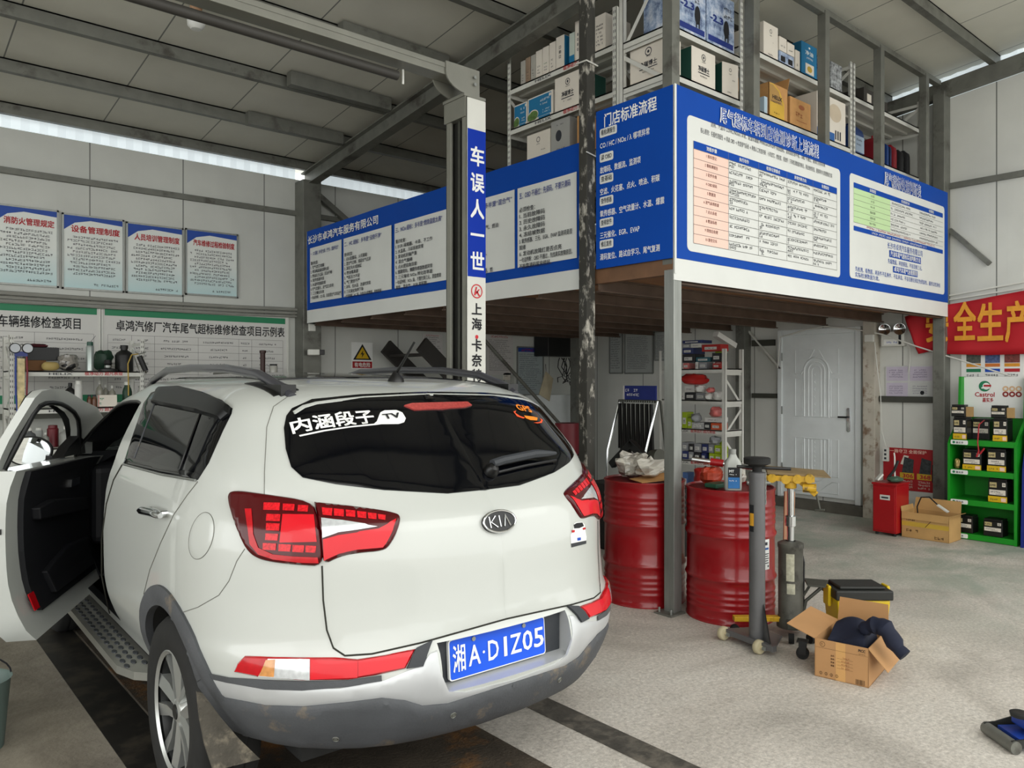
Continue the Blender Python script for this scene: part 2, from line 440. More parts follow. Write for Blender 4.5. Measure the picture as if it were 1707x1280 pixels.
rail((-8, YB - .025, 3.68), (XR, YB - .025, 3.68)); rail((-8, YB - .025, 1.24), (4.2, YB - .025, 1.24))
rail((XR - .025, 8.9, 3.71), (XR - .025, -0.9, 3.71)); rail((XR - .025, 4.05, 1.385), (XR - .025, 3.4, 1.385), 0.05, 0.07, M_dark)
rail((XR - .025, 5.72, 1.40), (XR - .025, 5.36, 1.40), 0.05, 0.06, M_dark); rail((XR - .025, 5.72, 2.09), (XR - .025, 5.40, 2.09), 0.05, 0.08, M_dark)
rail(P(1583, 383, X=XR - .03), P(1650, 440, X=XR - .03), 0.03, 0.05)
for a_, c_ in (((1580, 493), (1707, 470)), ((1580, 500), (1707, 480))): rail(P(*a_, X=XR - .03), P(*c_, X=XR - .03), .015, .015, M_white)
def column(x0, y0, x1, y1, z1, m=M_steel):
    global k
    b = MB(); b.box((x0, y0, 0), (x1, y1, z1), m); struct(b.build('trim_%d' % k, bevel=0.006)); k += 1
column(4.20, 8.86, 4.44, YB, 4.07); column(8.93, 3.30, 9.09, 3.42, 4.72)
M_chip = mat('chipped_paint_post', '#b3ada0', 0.7, var=0.1, dirt='#76614e', dirt_amt=0.35, dscale=8)
column(8.96, 4.06, XR, 4.20, 2.3, M_chip)
column(8.95, 5.76, XR, 5.90, 2.34, M_steel)
# diagonal brace at the back column and beside the right-hand wall
rail((4.40, 9.0, 3.98), (5.2, 9.0, 3.45), 0.05, 0.07, M_steel)
rail((XR - .04, 5.86, 2.35), (XR - .04, 5.3, 1.75), 0.04, 0.02, M_white)
# pipes / cable bundle across the left-hand wall
b = MB(); M_cable = mat('grey_cable', '#8b8b84', 0.6)
for i, (z, r) in enumerate(((2.47, .022), (2.425, .018), (2.385, .014))):
    b.tube([(-8, YB - .05, z), (0, YB - .05, z), (2.2, YB - .05, z - 0.012), (3.4, YB - .05, z - 0.004), (4.2, YB - .05, z + 0.01)], r, M_cable)
struct(b.build('trim_%d' % k, smooth=True)); k += 1

# steel security door in the right-hand wall -----------------------------
DY0, DY1 = 4.33, 5.28
M_door = mat('pale_grey_door', '#dadfdf', 0.42, var=0.04)
FR = frame((XR, 0, 0), (0, -1, 0), (0, 0, 1))          # x grows to the right as seen from the room, local x = -Y
d = thing('door_1', 'pale grey pressed-steel security door in right-hand wall', 'door', (XR, (DY0 + DY1) / 2, 0.17)); struct(d)
b = MB(); b.rect(FR, -DY1, 0.17, -DY0, 2.17, M_door, 0.035, 0.03)
b.build('leaf', d, bevel=0.004, world=True)
b = MB()
for (a, c, e, f) in ((-DY1 - .06, 0.12, -DY1, 2.24), (-DY0, 0.12, -DY0 + .07, 2.24), (-DY1, 2.17, -DY0, 2.24)): b.rect(FR, a, c, e, f, M_door, 0.06, 0.055)
b.build('frame', d, bevel=0.006, world=True)
b = MB(); cy = -(DY0 + DY1) / 2 - 0.02
def arch(x0, x1, y0, yt, rad, up=True):
    pts = []; cx = (x0 + x1) / 2; rx = (x1 - x0) / 2; s = 1 if up else -1
    pts.append((x0, y0))
    for i in range(13):
        t = pi - pi * i / 12; pts.append((cx + rx * cos(t), yt + s * rx * sin(t)))
    pts.append((x1, y0)); return pts
def embtube(pts, r, closed=True):
    q = [FR[0] + FR[1] * x + FR[2] * y + FR[3] * 0.034 for x, y in pts]
    b.tube(q, r, M_door, 6, closed=closed)
for up in (True, False):
    ya, yt = (1.15, 1.72) if up else (0.98 - 0.1, 0.52)
    for w, r in ((0.16, 0.013), (0.105, 0.010), (0.06, 0.008)): embtube(arch(cy - w, cy + w, ya, yt, w, up), r)
    for sx in (-1, 1):
        x0 = cy + sx * 0.185; x1 = cy + sx * 0.28
        y0, y1 = (1.15, 1.62) if up else (0.42, 0.88)
        embtube([(x0, y0), (x1, y0), (x1, y1), (x0, y1)], 0.008)
        y0, y1 = (1.68, 1.98) if up else (0.22, 0.36)
        embtube([(cy + sx * 0.03, y1 if up else y0), (x1, y1 if up else y0), (x1, y0 if up else y1), (cy + sx * (0.2), y0 if up else y1)], 0.008)
    for i in range(6):
        z = ya + (yt - ya) * (0.12 + 0.16 * i); embtube([(cy - .025, z), (cy, z + .03), (cy + .025, z), (cy, z - .03)], 0.006)
b.build('embossed_panel', d, smooth=True, world=True)
b = MB(); hx = -DY0 - 0.085
b.rect(FR, hx - .022, 0.98, hx + .022, 1.27, M_chrome, 0.05, 0.016, 0.02); b.build('lock_plate', d, bevel=0.003, world=True)
b = MB(); q = FR[0] + FR[1] * hx + FR[2] * 1.16 + FR[3] * 0.05
b.tube([q, q + V((-.05, 0, 0)), q + V((-.055, .10, 0))], 0.011, M_black); b.build('lever_handle', d, smooth=True, world=True)
b = MB()
for z in (0.45, 1.17, 1.85): b.tube([FR[0] + FR[1] * (-DY1 - .004) + FR[2] * z + FR[3] * .05, FR[0] + FR[1] * (-DY1 - .004) + FR[2] * (z + .1) + FR[3] * .05], 0.012, M_galv)
b.build('hinge', d, smooth=True, world=True)
b = MB(); b.box((8.98, 4.15, 0), (XR, 5.6, 0.12), mat('sill', '#5a574f', 0.7, var=0.2)); b.build('trim_%d' % k)['kind'] = 'structure'; k += 1
# ================================================================== CAR
M_paint = mat('white_car_paint', '#bdc0bb', 0.32, coat=.7, var=0.012, scale=2)
M_clad = mat('grey_cladding', '#4a4c4f', 0.62, var=0.12, scale=7, bump=0.15, bscale=120, dirt='#7d6f5c', dirt_amt=0.12, dscale=5)
M_clad2 = mat('dark_cladding', '#33363a', 0.6, var=0.1, bump=0.1, bscale=120)
M_silver = mat('silver_trim', '#c3c5c6', 0.35, 0.35, var=0.06)
M_gloss = mat('black_glass', '#05060a', 0.06, var=0.0, spec=0.4)
M_tint = mat('tinted_glass', '#0b0d10', 0.05, var=0.0, spec=0.3)
M_trimblk = mat('black_trim', '#0e0e0f', 0.35, var=0.0)
M_gap2 = mat('fine_line', '#6f6f69', .7, var=0)
M_gap = mat('shut_line', '#26261f', 0.8, var=0.0)
M_inner = mat('black_cabin_plastic', '#15161a', 0.6, var=0.1)
M_lensd = mat('dark_red_lens', '#4a060b', 0.18, var=0.05, coat=.3, spec=.3)
M_lens = mat('red_lens', '#b4101a', 0.2, var=0.12, scale=40, coat=.3, spec=.3)
M_lensb = mat('bright_red_lens', '#cf1a26', 0.2, var=0.05, coat=.3, spec=.3)
M_cell = mat('red_reflector_cell', '#cc1822', 0.25, var=0.35, scale=120, coat=.3, spec=.3)
M_clear = mat('clear_lens', '#c9ccce', 0.18, 0.3, var=0.15, scale=60, coat=1.0)
M_amber = mat('amber_lens', '#c98a4a', 0.2, var=0.2, scale=50, coat=1.0)

car = thing('car', 'white compact SUV with blue rear plate and its front left door open', 'car', (1.79, 2.08, 0), radians(-1.2))
CM = MW(car); CI = CM.inverted()
def pchip(xs, ys):
    xs = np.array(xs, float); ys = np.array(ys, float); h = np.diff(xs); d = np.diff(ys) / h; m = np.zeros(len(xs))
    m[0], m[-1] = d[0], d[-1]
    for i in range(1, len(xs) - 1):
        if d[i - 1] * d[i] > 0:
            w1, w2 = 2 * h[i] + h[i - 1], h[i] + 2 * h[i - 1]; m[i] = (w1 + w2) / (w1 / d[i - 1] + w2 / d[i])
    def f(x):
        i = int(np.clip(np.searchsorted(xs, x) - 1, 0, len(h) - 1)); t = (x - xs[i]) / h[i]
        return ((1 + 2 * t) * (1 - t) ** 2 * ys[i] + t * (1 - t) ** 2 * h[i] * m[i] + t * t * (3 - 2 * t) * ys[i + 1] + t * t * (t - 1) * h[i] * m[i + 1])
    return f
def tab(s):
    a = [[float(q) for q in p.split(':')] for p in s.split()]; return pchip([p[0] for p in a], [p[1] for p in a])
fw = tab('.33:.80 .42:.835 .5:.872 .6:.905 .7:.92 .9:.925 1.05:.918 1.15:.898 1.2:.88 1.3:.845 1.4:.795 1.5:.735 1.55:.68 1.585:.615 1.60:.56 1.615:.47 1.63:.31 1.638:.12')
fy0 = tab('.33:.16 .38:.09 .5:.02 .6:0 .68:.015 .74:.05 .85:.065 1.0:.075 1.1:.10 1.16:.15 1.2:.19 1.3:.285 1.4:.385 1.5:.49 1.55:.58 1.585:.72 1.60:.88 1.615:1.12 1.63:1.5 1.638:1.8')
fD = tab('.33:.80 .7:.80 1.1:.85 1.3:.75 1.5:.58 1.638:.35')
fn = tab('.33:2.45 .85:2.5 1.05:2.65 1.2:2.9 1.3:3.2 1.5:3.3 1.58:2.8 1.638:2.3')
fyf = tab('.33:4.25 .5:4.4 .65:4.44 .85:4.42 .98:4.3 1.05:4.0 1.09:3.7 1.13:3.52 1.2:3.38 1.3:3.18 1.4:2.98 1.5:2.75 1.55:2.56 1.585:2.50 1.60:2.44 1.615:2.36 1.63:2.2 1.638:2.02')
fDf = tab('.33:.8 .9:.8 1.05:1.1 1.13:.8 1.2:.6 1.5:.45 1.638:.2')
ZL = [.372 + (1.55 - .372) * i / 60 for i in range(61)] + [1.56, 1.57, 1.578, 1.585, 1.59, 1.595, 1.60, 1.606, 1.612, 1.618, 1.624, 1.63, 1.634, 1.638]
def shell(zl, m, dw=0.0, dr=0.0, df=0.0, yfmax=9, y0min=-9, zmap=None):
    NR, NS, NF = 30, 16, 22; rings = []
    for z in zl:
        w, y0, D, n = fw(z) - dw, max(fy0(z) + dr, y0min), fD(z), fn(z); yf = min(fyf(z) - df, yfmax); Df = fDf(z)
        D = min(D, (yf - y0) * 0.55); Df = min(Df, (yf - y0) * 0.4)
        h = []
        for i in range(NR):
            t = pi / 2 * (i / NR) ** 1.0; h.append((w * sin(t) ** (2 / n), y0 + D * (1 - cos(t) ** (2 / n))))
        for i in range(NS): h.append((w, y0 + D + (yf - Df - y0 - D) * i / NS))
        for i in range(NF + 1):
            t = pi / 2 * i / NF; h.append((max(0.0, w * cos(t) ** (2 / 2.6)) if i < NF else 0.0, yf - Df * (1 - max(0, sin(t)) ** (2 / 2.6))))
        full = [(x, y, z) for x, y in h] + [(-x, y, z) for x, y in reversed(h[1:-1])]
        rings.append(full)
    K = len(rings[0]); b = MB(); vs = [p for r in rings for p in r]; fs = []
    for i in range(len(rings) - 1):
        for k in range(K):
            l = (k + 1) % K; fs.append((i * K + k, i * K + l, (i + 1) * K + l, (i + 1) * K + k))
    HN = NR + NS + NF
    for base, rev in ((0, True), ((len(rings) - 1) * K, False)):
        for k in range(HN):
            a, c = k, k + 1; e, g = (K - k) % K, (K - k - 1) % K
            f = (base + a, base + c, base + g, base + e)
            f = tuple(dict.fromkeys(f)); fs.append(f if not rev else tuple(reversed(f)))
    b.add(vs, fs, m); return b
bb = shell(ZL, M_paint)
BV = BVHTree.FromPolygons([V(p) for p in bb.v], bb.f)
tmp_body = bb.build('body_tmp', smooth=True, ang=50)
bm = bmesh.new(); bm.from_mesh(tmp_body.data); bmesh.ops.recalc_face_normals(bm, faces=bm.faces); bm.to_mesh(tmp_body.data); bm.free()
cut_in = shell([.44 + .05 * i for i in range(22)] + [1.52, 1.545], M_inner, 0.075, 0.16, 0.2, yfmax=3.45).build('cut_in')
def prism_x(pts, x0, x1, m):
    b = MB(); k = len(pts)
    b.add([(x0, y, z) for y, z in pts] + [(x1, y, z) for y, z in pts],
          [tuple(range(k)), tuple(reversed(range(k, 2 * k)))] + [(i, i + k, (i + 1) % k + k, (i + 1) % k) for i in range(k)], m)
    bm = bmesh.new(); o = b.build('cut'); bm.from_mesh(o.data); bmesh.ops.recalc_face_normals(bm, faces=bm.faces); bm.to_mesh(o.data); bm.free(); return o
def circ(cy, cz, r, n=40): return [(cy + r * cos(2 * pi * i / n), cz + r * sin(2 * pi * i / n)) for i in range(n)]
WY = (0.93, 3.56); WZ = 0.355
DOOR = [(3.02, .40), (2.0, .40), (1.955, .46), (1.925, .75), (1.915, 1.05), (1.93, 1.2), (1.945, 1.40), (1.975, 1.52), (2.02, 1.55), (2.12, 1.558), (2.25, 1.556), (2.38, 1.545), (2.5, 1.525), (2.61, 1.494), (2.72, 1.45), (2.84, 1.385), (2.95, 1.31), (3.05, 1.23), (3.12, 1.17), (3.13, 1.08), (3.09, .9), (3.07, .6)]
cuts = [cut_in, prism_x([(-.2, .532), (-.2, .716), (.085, .716), (.10, .70), (.093, .562)], -.295, .295, M_silver)]
for y in WY:
    for s in (-1, 1): cuts.append(prism_x(circ(y, WZ, .405), s * 1.2, s * .58, M_rubber))
cuts.append(prism_x([(y + .03 if y < 2.0 else y - .03 * (y > 2.6 and z > 1.2), z + .03 if z < .5 else z - .06 * (z > 1.3)) for y, z in DOOR], -1.4, -.40, M_inner))
cuts.append(prism_x([(2.05, 1.22), (2.1, 1.50), (2.5, 1.48), (2.75, 1.39), (3.05, 1.20)], .45, 1.2, M_inner))
ws = MB(); ws.add([(-.681, 2.53, 1.173), (.683, 2.53, 1.173), (.521, 2.33, 1.484), (-.523, 2.33, 1.484), (-.681, 4.2, 1.173), (.683, 4.2, 1.173), (.521, 4.2, 1.484), (-.523, 4.2, 1.484)],
                  [(0, 3, 2, 1), (4, 5, 6, 7), (0, 1, 5, 4), (1, 2, 6, 5), (2, 3, 7, 6), (3, 0, 4, 7)], M_inner)
ows = ws.build('cutw'); bm = bmesh.new(); bm.from_mesh(ows.data); bmesh.ops.recalc_face_normals(bm, faces=bm.faces); bm.to_mesh(ows.data); bm.free(); cuts.insert(2, ows)
for o in cuts[:1]:
    bm = bmesh.new(); bm.from_mesh(o.data); bmesh.ops.recalc_face_normals(bm, faces=bm.faces); bm.to_mesh(o.data); bm.free()
for m in (M_inner, M_rubber, M_silver): tmp_body.data.materials.append(m)
for o in cuts:
    md = tmp_body.modifiers.new('b', 'BOOLEAN'); md.object = o; md.operation = 'DIFFERENCE'; md.solver = 'EXACT'; md.material_mode = 'TRANSFER'
dg = bpy.context.evaluated_depsgraph_get()
me = bpy.data.meshes.new_from_object(tmp_body.evaluated_get(dg)); me.name = 'body'
for o in cuts + [tmp_body]: bpy.data.objects.remove(o)
me.polygons.foreach_set('use_smooth', [True] * len(me.polygons)); me.update(); me.set_sharp_from_angle(angle=radians(38))
body = bpy.data.objects.new('body', me); COL.objects.link(body); body.parent = car

# ---- patches laid on the body surface
def pj_px(u, v):
    d = (CI.to_3x3() @ ray(u, v)).normalized(); return CI @ CAM, d
def pj_side(y, z): return V((-3, y, z)), V((1, 0, 0))
def pj_rear(x, z): return V((x, -3, z)), V((0, 1, 0))
def pj_top(x, y): return V((x, y, 4)), V((0, 0, -1))
def pj_front(x, z): return V((x, 8, z)), V((0, -1, 0))
def hit(pj, a, b):
    o, d = pj(a, b); h = BV.ray_cast(o, d)
    if h[0] is None: return None
    n = h[1]
    if n.dot(d) > 0: n = -n
    return h[0], n
def chaikin(p, it):
    for _ in range(it):
        q = []
        for i in range(len(p)):
            a, b = p[i], p[(i + 1) % len(p)]
            q += [(a[0] * .75 + b[0] * .25, a[1] * .75 + b[1] * .25), (a[0] * .25 + b[0] * .75, a[1] * .25 + b[1] * .75)]
        p = q
    return p
def patch(B, pts, m, off=0.004, thick=0.006, step=8.0, pj=pj_px, mirror=True, rnd_=0, edge=None, both=True, cull=None):
    """lay a polygon on the body: a thin solid panel that follows the surface"""
    if rnd_: pts = chaikin(pts, rnd_)
    bd = []
    for i in range(len(pts)):
        a, b = pts[i], pts[(i + 1) % len(pts)]; L = math.hypot(b[0] - a[0], b[1] - a[1]); k = max(1, int(L / step))
        bd += [(a[0] + (b[0] - a[0]) * j / k, a[1] + (b[1] - a[1]) * j / k) for j in range(k)]
    nb = len(bd)
    xs = [p[0] for p in bd]; ys = [p[1] for p in bd]; inn = []
    def inside(x, y):
        c = False
        for i in range(nb):
            (x1, y1), (x2, y2) = bd[i], bd[i - 1]
            if (y1 > y) != (y2 > y) and x < (x2 - x1) * (y - y1) / (y2 - y1) + x1: c = not c
        return c
    gx = min(xs) + step * .5
    while gx < max(xs):
        gy = min(ys) + step * .5
        while gy < max(ys):
            if inside(gx, gy) and min((gx - p[0]) ** 2 + (gy - p[1]) ** 2 for p in bd) > (step * (.45 if edge is None else .95)) ** 2: inn.append((gx, gy))
            gy += step
        gx += step
    if edge is not None:
        for i in range(nb):
            (x0, y0), (x1, y1) = bd[i - 1], bd[(i + 1) % nb]; L = math.hypot(x1 - x0, y1 - y0) or 1
            for s_ in (1, -1):
                q = (bd[i][0] - s_ * (y1 - y0) / L * step * .5, bd[i][1] + s_ * (x1 - x0) / L * step * .5)
                if inside(*q) and min((q[0] - p[0]) ** 2 + (q[1] - p[1]) ** 2 for p in bd) > (step * .4) ** 2: inn.append(q)
    r = delaunay_2d_cdt([V(p) for p in bd + inn], [(i, (i + 1) % nb) for i in range(nb)], [tuple(range(nb))], 1, 1e-5)
    vs, fs = r[0], r[2]
    H_ = [hit(pj, p.x, p.y) for p in vs]
    fs = [f for f in fs if all(H_[i] is not None for i in f)]
    eds = {}
    for f in fs:
        for i in range(len(f)):
            e = (f[i], f[(i + 1) % len(f)]); eds[tuple(sorted(e))] = eds.get(tuple(sorted(e)), []) + [e]
    bnd = [e[0] for e in eds.values() if len(e) == 1]; bset = {i for e in bnd for i in e}
    top = []; bot = []
    for i, h in enumerate(H_):
        if h is None: top.append(V((0, 0, 0))); bot.append(V((0, 0, 0))); continue
        o_ = off if (edge is None or i not in bset) else edge
        p = h[0] + h[1] * o_; q = h[0] + h[1] * (off - thick if edge is None else min(o_, off) - thick)
        if mirror == 'half' and abs(p.x) < 0.03 and i in bset: p.x = 0; q.x = 0
        top.append(p); bot.append(q)
    # orientation: normals outwards
    F2 = []
    for f in fs:
        a, b_, c = top[f[0]], top[f[1]], top[f[2]]
        F2.append(tuple(f) if (b_ - a).cross(c - a).dot(H_[f[0]][1]) > 0 else tuple(reversed(f)))
    k = len(top); faces = list(F2)
    if thick: faces += [(a, b_, b_ + k, a + k) for a, b_ in bnd]
    sides = [(1, False)] if not mirror else ([(1, False), (-1, True)] if both else [(-1, True)])
    for s, rev in sides:
        B.add([(p.x * s, p.y, p.z) for p in top + bot], [tuple(reversed(f)) if rev else f for f in faces], m)
    return B
def line3(pts, pj=pj_px, step=6.0, off=0.001):
    out = []
    for i in range(len(pts) - 1):
        a, b = pts[i], pts[i + 1]; k = max(1, int(math.hypot(b[0] - a[0], b[1] - a[1]) / step))
        for j in range(k + (i == len(pts) - 2)):
            h = hit(pj, a[0] + (b[0] - a[0]) * j / k, a[1] + (b[1] - a[1]) * j / k)
            if h: out.append(h[0] + h[1] * off)
    return out
def seam(B, pts, r=0.0022, m=None, mirror=True, pj=pj_px, off=0.001, step=6.0):
    q = line3(pts, pj, step, off)
    if len(q) > 1:
        B.tube(q, r, m or M_gap, 6)
        if mirror: B.tube([(-p.x, p.y, p.z) for p in q], r, m or M_gap, 6)
def floor_v(u, v=1100):
    while hit(pj_px, u, v + 1.0) and v < 1290: v += 1.0
    return v - 1.0
def sided(name, parent, items, ang=40, pj=pj_px):
    out = []
    for mir in (0, 1):
        B = MB()
        for it in items:
            kw = dict(it[2]) if len(it) > 2 else {}
            if kw.pop('seam', 0):
                n0 = len(B.v); seam(B, it[0], m=it[1], mirror=False, pj=pj, **kw)
                if mir:
                    for i in range(n0, len(B.v)): x, y, z = B.v[i]; B.v[i] = (-x, y, z)
            else: patch(B, it[0], it[1], mirror=bool(mir), both=False, pj=pj, **kw)
        out.append(B.build(name, parent[mir] if isinstance(parent, list) else parent, smooth=True, ang=ang))
    return out
PX = lambda s, u0, v0, sc: [(u0 + float(a.split(',')[0]) / sc, v0 + float(a.split(',')[1]) / sc) for a in s.split()]
PT = lambda s: [tuple(float(q) for q in a.split(',')) for a in s.split()]

# tailgate (left half drawn, mirrored)
TG = PT('480,662 456,678 445,712 441,788 441,824 522,836 537,943 539,1000 545,1050 556,1080 575,1093 620,1090 700,1070 846,1029 843,940 829,870 806,818 780,760 735,690 716,656 600,648')
B = MB(); patch(B, TG, M_paint, 0.004, 0.006, 14, mirror='half', edge=0.001)
seam(B, PT('482,660 456,678 445,712 441,788 441,824'), .0016, M_gap2); seam(B, PT('537,943 539,1000 545,1050 556,1080 575,1093 620,1090 700,1072 846,1031'), 0.003)
tailgate = B.build('tailgate', car, smooth=True)
# rear glass + black spoiler band
RG = PT('487,683 520,668 600,660 718,655 735,690 780,760 806,818 745,824 640,818 560,808 505,797 486,780 477,750 474,715 478,695')
B = MB(); patch(B, RG, M_gloss, 0.0105, 0.009, 14, mirror='half', edge=0.008); rg = B.build('rear_window', tailgate, smooth=True)
B = MB()
q = line3(PT('484,684 500,674 520,668 560,663 600,659 660,656 716,654'), off=0.0)
q = q + [V((-p.x, p.y, p.z)) for p in reversed(q)]
prof = [(0.07, 0.003), (-0.035, -0.003), (-0.045, -0.012), (0.03, -0.012)]
vs = [V((p.x, p.y + dy, p.z + dz)) for p in q for dy, dz in prof]; n_ = len(q)
B.add(vs, [(i * 4 + a, i * 4 + (a + 1) % 4, (i + 1) * 4 + (a + 1) % 4, (i + 1) * 4 + a) for i in range(n_ - 1) for a in range(4)] + [(0, 1, 2, 3), (n_ * 4 - 1, n_ * 4 - 2, n_ * 4 - 3, n_ * 4 - 4)], M_paint)
B.build('spoiler', tailgate, smooth=True, ang=60)
B = MB(); patch(B, PX('655,548 700,535 870,530 1015,526 1040,545 1000,556 850,566 715,573', 480, 520, 3.414), mat('brake_lens', '#a8433f', 0.2, var=0.2, scale=90, coat=1), 0.016, 0.01, 5, mirror=False)
B.build('high_brake_light', tailgate, smooth=True)
# wiper
B = MB(); h = hit(pj_px, 815, 790); a = h[0] + h[1] * 0.012
B.lathe([(0.0, 0), (.03, 0), (.028, .02), (.018, .035), (0, .04)], M_trimblk, 16, M=Matrix.Translation(a) @ h[1].to_track_quat('Z', 'Y').to_matrix().to_4x4(), caps=False)
q = line3(PT('812,785 830,779 880,768 915,766'), off=0.045); B.tube(q, [0.017] * (len(q) - 4) + [.015, .013, .010, .007], M_clad2, 8)
q = line3(PT('822,794 870,782 921,772'), off=0.022); B.tube(q, 0.006, M_trimblk, 6)
B.build('wiper', tailgate, smooth=True)
# white lettering sticker and small stickers on the glass
def glass_frame(u, v, u2, v2, off):
    h = hit(pj_px, u, v); h2 = hit(pj_px, u2, v2); o = h[0] + h[1] * off; ux = (h2[0] - h[0]).normalized(); n = h[1]
    uy = n.cross(ux).normalized(); return (o, ux, uy, ux.cross(uy)), (h2[0] - h[0]).length
def decal_text(B, s, u0, v0, u1, v1, hgt, m, bold=0.02, off=0.014, chord=0.0):
    """text following the body from pixel a to b, each glyph projected on the surface"""
    fr, L = glass_frame(u0, v0, u1, v1, off); n0 = len(B.v); B.text(fr, s, 0, 0, hgt, m, 0.0, bold, width=L)
    for i in range(n0, len(B.v)):
        p = V(B.v[i]); h = BV.ray_cast(p + V((0, -.3, .15)), V((0, .3, -.15)).normalized())
        if h[0] is not None: B.v[i] = tuple(h[0] + (h[1] if h[1].y < 0 else -h[1]) * off)
M_sw = mat('white_sticker', '#e8e9e6', 0.5, var=0.0)
B = MB(); decal_text(B, '内涵段子', 494, 729, 628, 711, 0.068, M_sw, 0.045)
patch(B, PX('500,635 520,585 545,574 610,572 645,585 664,618 655,640 625,650 480,652', 480, 520, 3.414), M_sw, 0.0135, 0.001, 4, mirror=False)
patch(B, PX('65,714 200,685 340,664 480,649 560,646 500,655 350,670 210,692 70,722', 480, 520, 3.414), M_sw, 0.0133, 0.001, 4, mirror=False)
decal_text(B, 'TV', 641, 706, 668, 703, 0.032, M_ink, 0.05, 0.0165)
B.build('lettering_sticker', rg)
B = MB(); M_or = mat('orange_sticker', '#f0861c', 0.5, var=0); decal_text(B, 'GPS', 863, 690, 886, 694, 0.05, M_or, 0.04)
patch(B, PX('1335,600 1385,606 1410,612 1408,628 1370,625 1345,615', 480, 520, 3.414), M_or, 0.013, 0.001, 3, mirror=False)
for s in ('1275,578 1290,572 1285,585 1310,602 1340,612 1330,617 1295,605', '1390,640 1420,638 1430,628 1425,615 1440,625 1435,642 1410,645'): patch(B, PX(s, 480, 520, 3.414), mat('red_sticker', '#e0532a', 0.5, var=0), 0.013, 0.001, 3, mirror=False)
B.build('tracker_sticker', rg)
# emblem
h = hit(pj_px, 829, 870); nrm = h[1]; ux = V((1, 0, 0)); ux = (ux - nrm * ux.dot(nrm)).normalized(); uy = nrm.cross(ux); EF = (h[0] + nrm * 0.006, ux, uy, nrm)
B = MB(); B.disc(EF, 0, 0, 0.074, 0.041, M_trimblk, 0.010, 40, 0.014); eo = B.build('emblem', tailgate, smooth=True, ang=30)
B = MB()
B.tube([EF[0] + ux * .072 * cos(t * pi / 20) + uy * .039 * sin(t * pi / 20) + nrm * .010 for t in range(40)], 0.0045, M_chrome, 8, closed=True); B.build('chrome_ring', eo, smooth=True)
B = MB()
def stroke(pts, w=.0034): B.tube([EF[0] + ux * x * 1.13 + uy * y * 1.13 + nrm * .0115 for x, y in pts], w, M_chrome, 6)
stroke([(-.040, -.018), (-.040, .018)]); stroke([(-.016, .018), (-.036, 0), (-.013, -.018)]); stroke([(0, -.018), (0, .018)]); stroke([(.013, -.018), (.025, .018), (.038, -.018)])
B.build('lettering', eo, smooth=True)
# little car-shaped sticker at the right of the tailgate
B = MB(); SK = lambda s, m, o_: patch(B, PX(s, 600, 590, 3.88), m, o_, 0.0008, 3, mirror=False)
SK('1380,1095 1395,1088 1430,1086 1445,1100 1452,1150 1458,1180 1455,1225 1360,1250 1355,1170 1370,1140', M_sw, 0.0055)
SK('1375,1105 1395,1093 1430,1090 1440,1112 1410,1126 1378,1128', M_ink, .0065); SK('1362,1140 1382,1137 1380,1152 1364,1155', M_lens, .0065); SK('1432,1125 1450,1120 1452,1133 1434,1137', M_lens, .0065)
SK('1398,1188 1420,1185 1420,1203 1399,1206', M_blueink, .0065); SK('1358,1225 1455,1205 1455,1225 1360,1250', M_clad2, .0065); B.build('car_sticker', tailgate)

# tail lights: outer lamp on the body, inner lamp on the tailgate
T3 = lambda s: PX(s, 360, 780, 4.2675)
def lamp(name, outline, bits, parent, lab):
    for both in (0, 1):
        B = MB(); patch(B, T3(outline), M_lensd, 0.014, 0.016, 6, mirror=bool(both), both=False, rnd_=2, edge=0.004)
        o = B.build(name, parent, smooth=True, ang=60)
        B = MB()
        for s, m in bits: patch(B, T3(s), m, 0.0165, 0.001, 5, mirror=bool(both), both=False)
        B.build('lens_pattern', o, smooth=True)
cells = [('%d,%d %d,%d %d,%d %d,%d' % (a, b, a + w, b + 4, a + w - 4, b + hh + 4, a - 2, b + hh), M_cell) for a, b, w, hh in
         ((355, 258, 112, 52), (488, 268, 80, 46), (590, 278, 72, 44), (374, 338, 96, 48), (374, 402, 92, 46), (370, 466, 88, 46), (352, 532, 92, 46), (462, 540, 84, 48), (556, 546, 80, 48), (646, 550, 72, 46))]
lamp('tail_light', '90,195 130,155 340,185 690,238 728,360 752,500 766,698 600,690 400,670 290,640 220,580 150,430 100,280',
     cells + [('485,340 700,345 722,525 465,530', M_lensb), ('225,300 270,300 285,470 320,565 420,610 560,625 728,632 735,672 600,668 420,645 320,612 260,540', M_lens)], body, '')
lamp('tailgate_light', '705,245 900,265 1100,290 1260,318 1318,345 1290,450 1240,545 1190,590 1000,605 880,630 758,692 748,500 724,350 698,244',
     [('%d,%d %d,%d %d,%d %d,%d' % (a, b, a + w, b + 7, a + w - 2, b + 7 + hh, a + 6, b + hh), M_cell) for a, b, w, hh in ((755, 296, 74, 52), (836, 304, 74, 50), (920, 313, 70, 46), (1000, 323, 66, 44), (1075, 334, 62, 40), (1145, 345, 55, 34))] +
     [('752,368 900,385 1145,425 1000,448 850,468 762,500', M_clear), ('765,510 870,480 1150,440 1275,375 1240,470 1205,535 1180,565 1000,580 880,605 772,655', M_lensb)], tailgate, '')

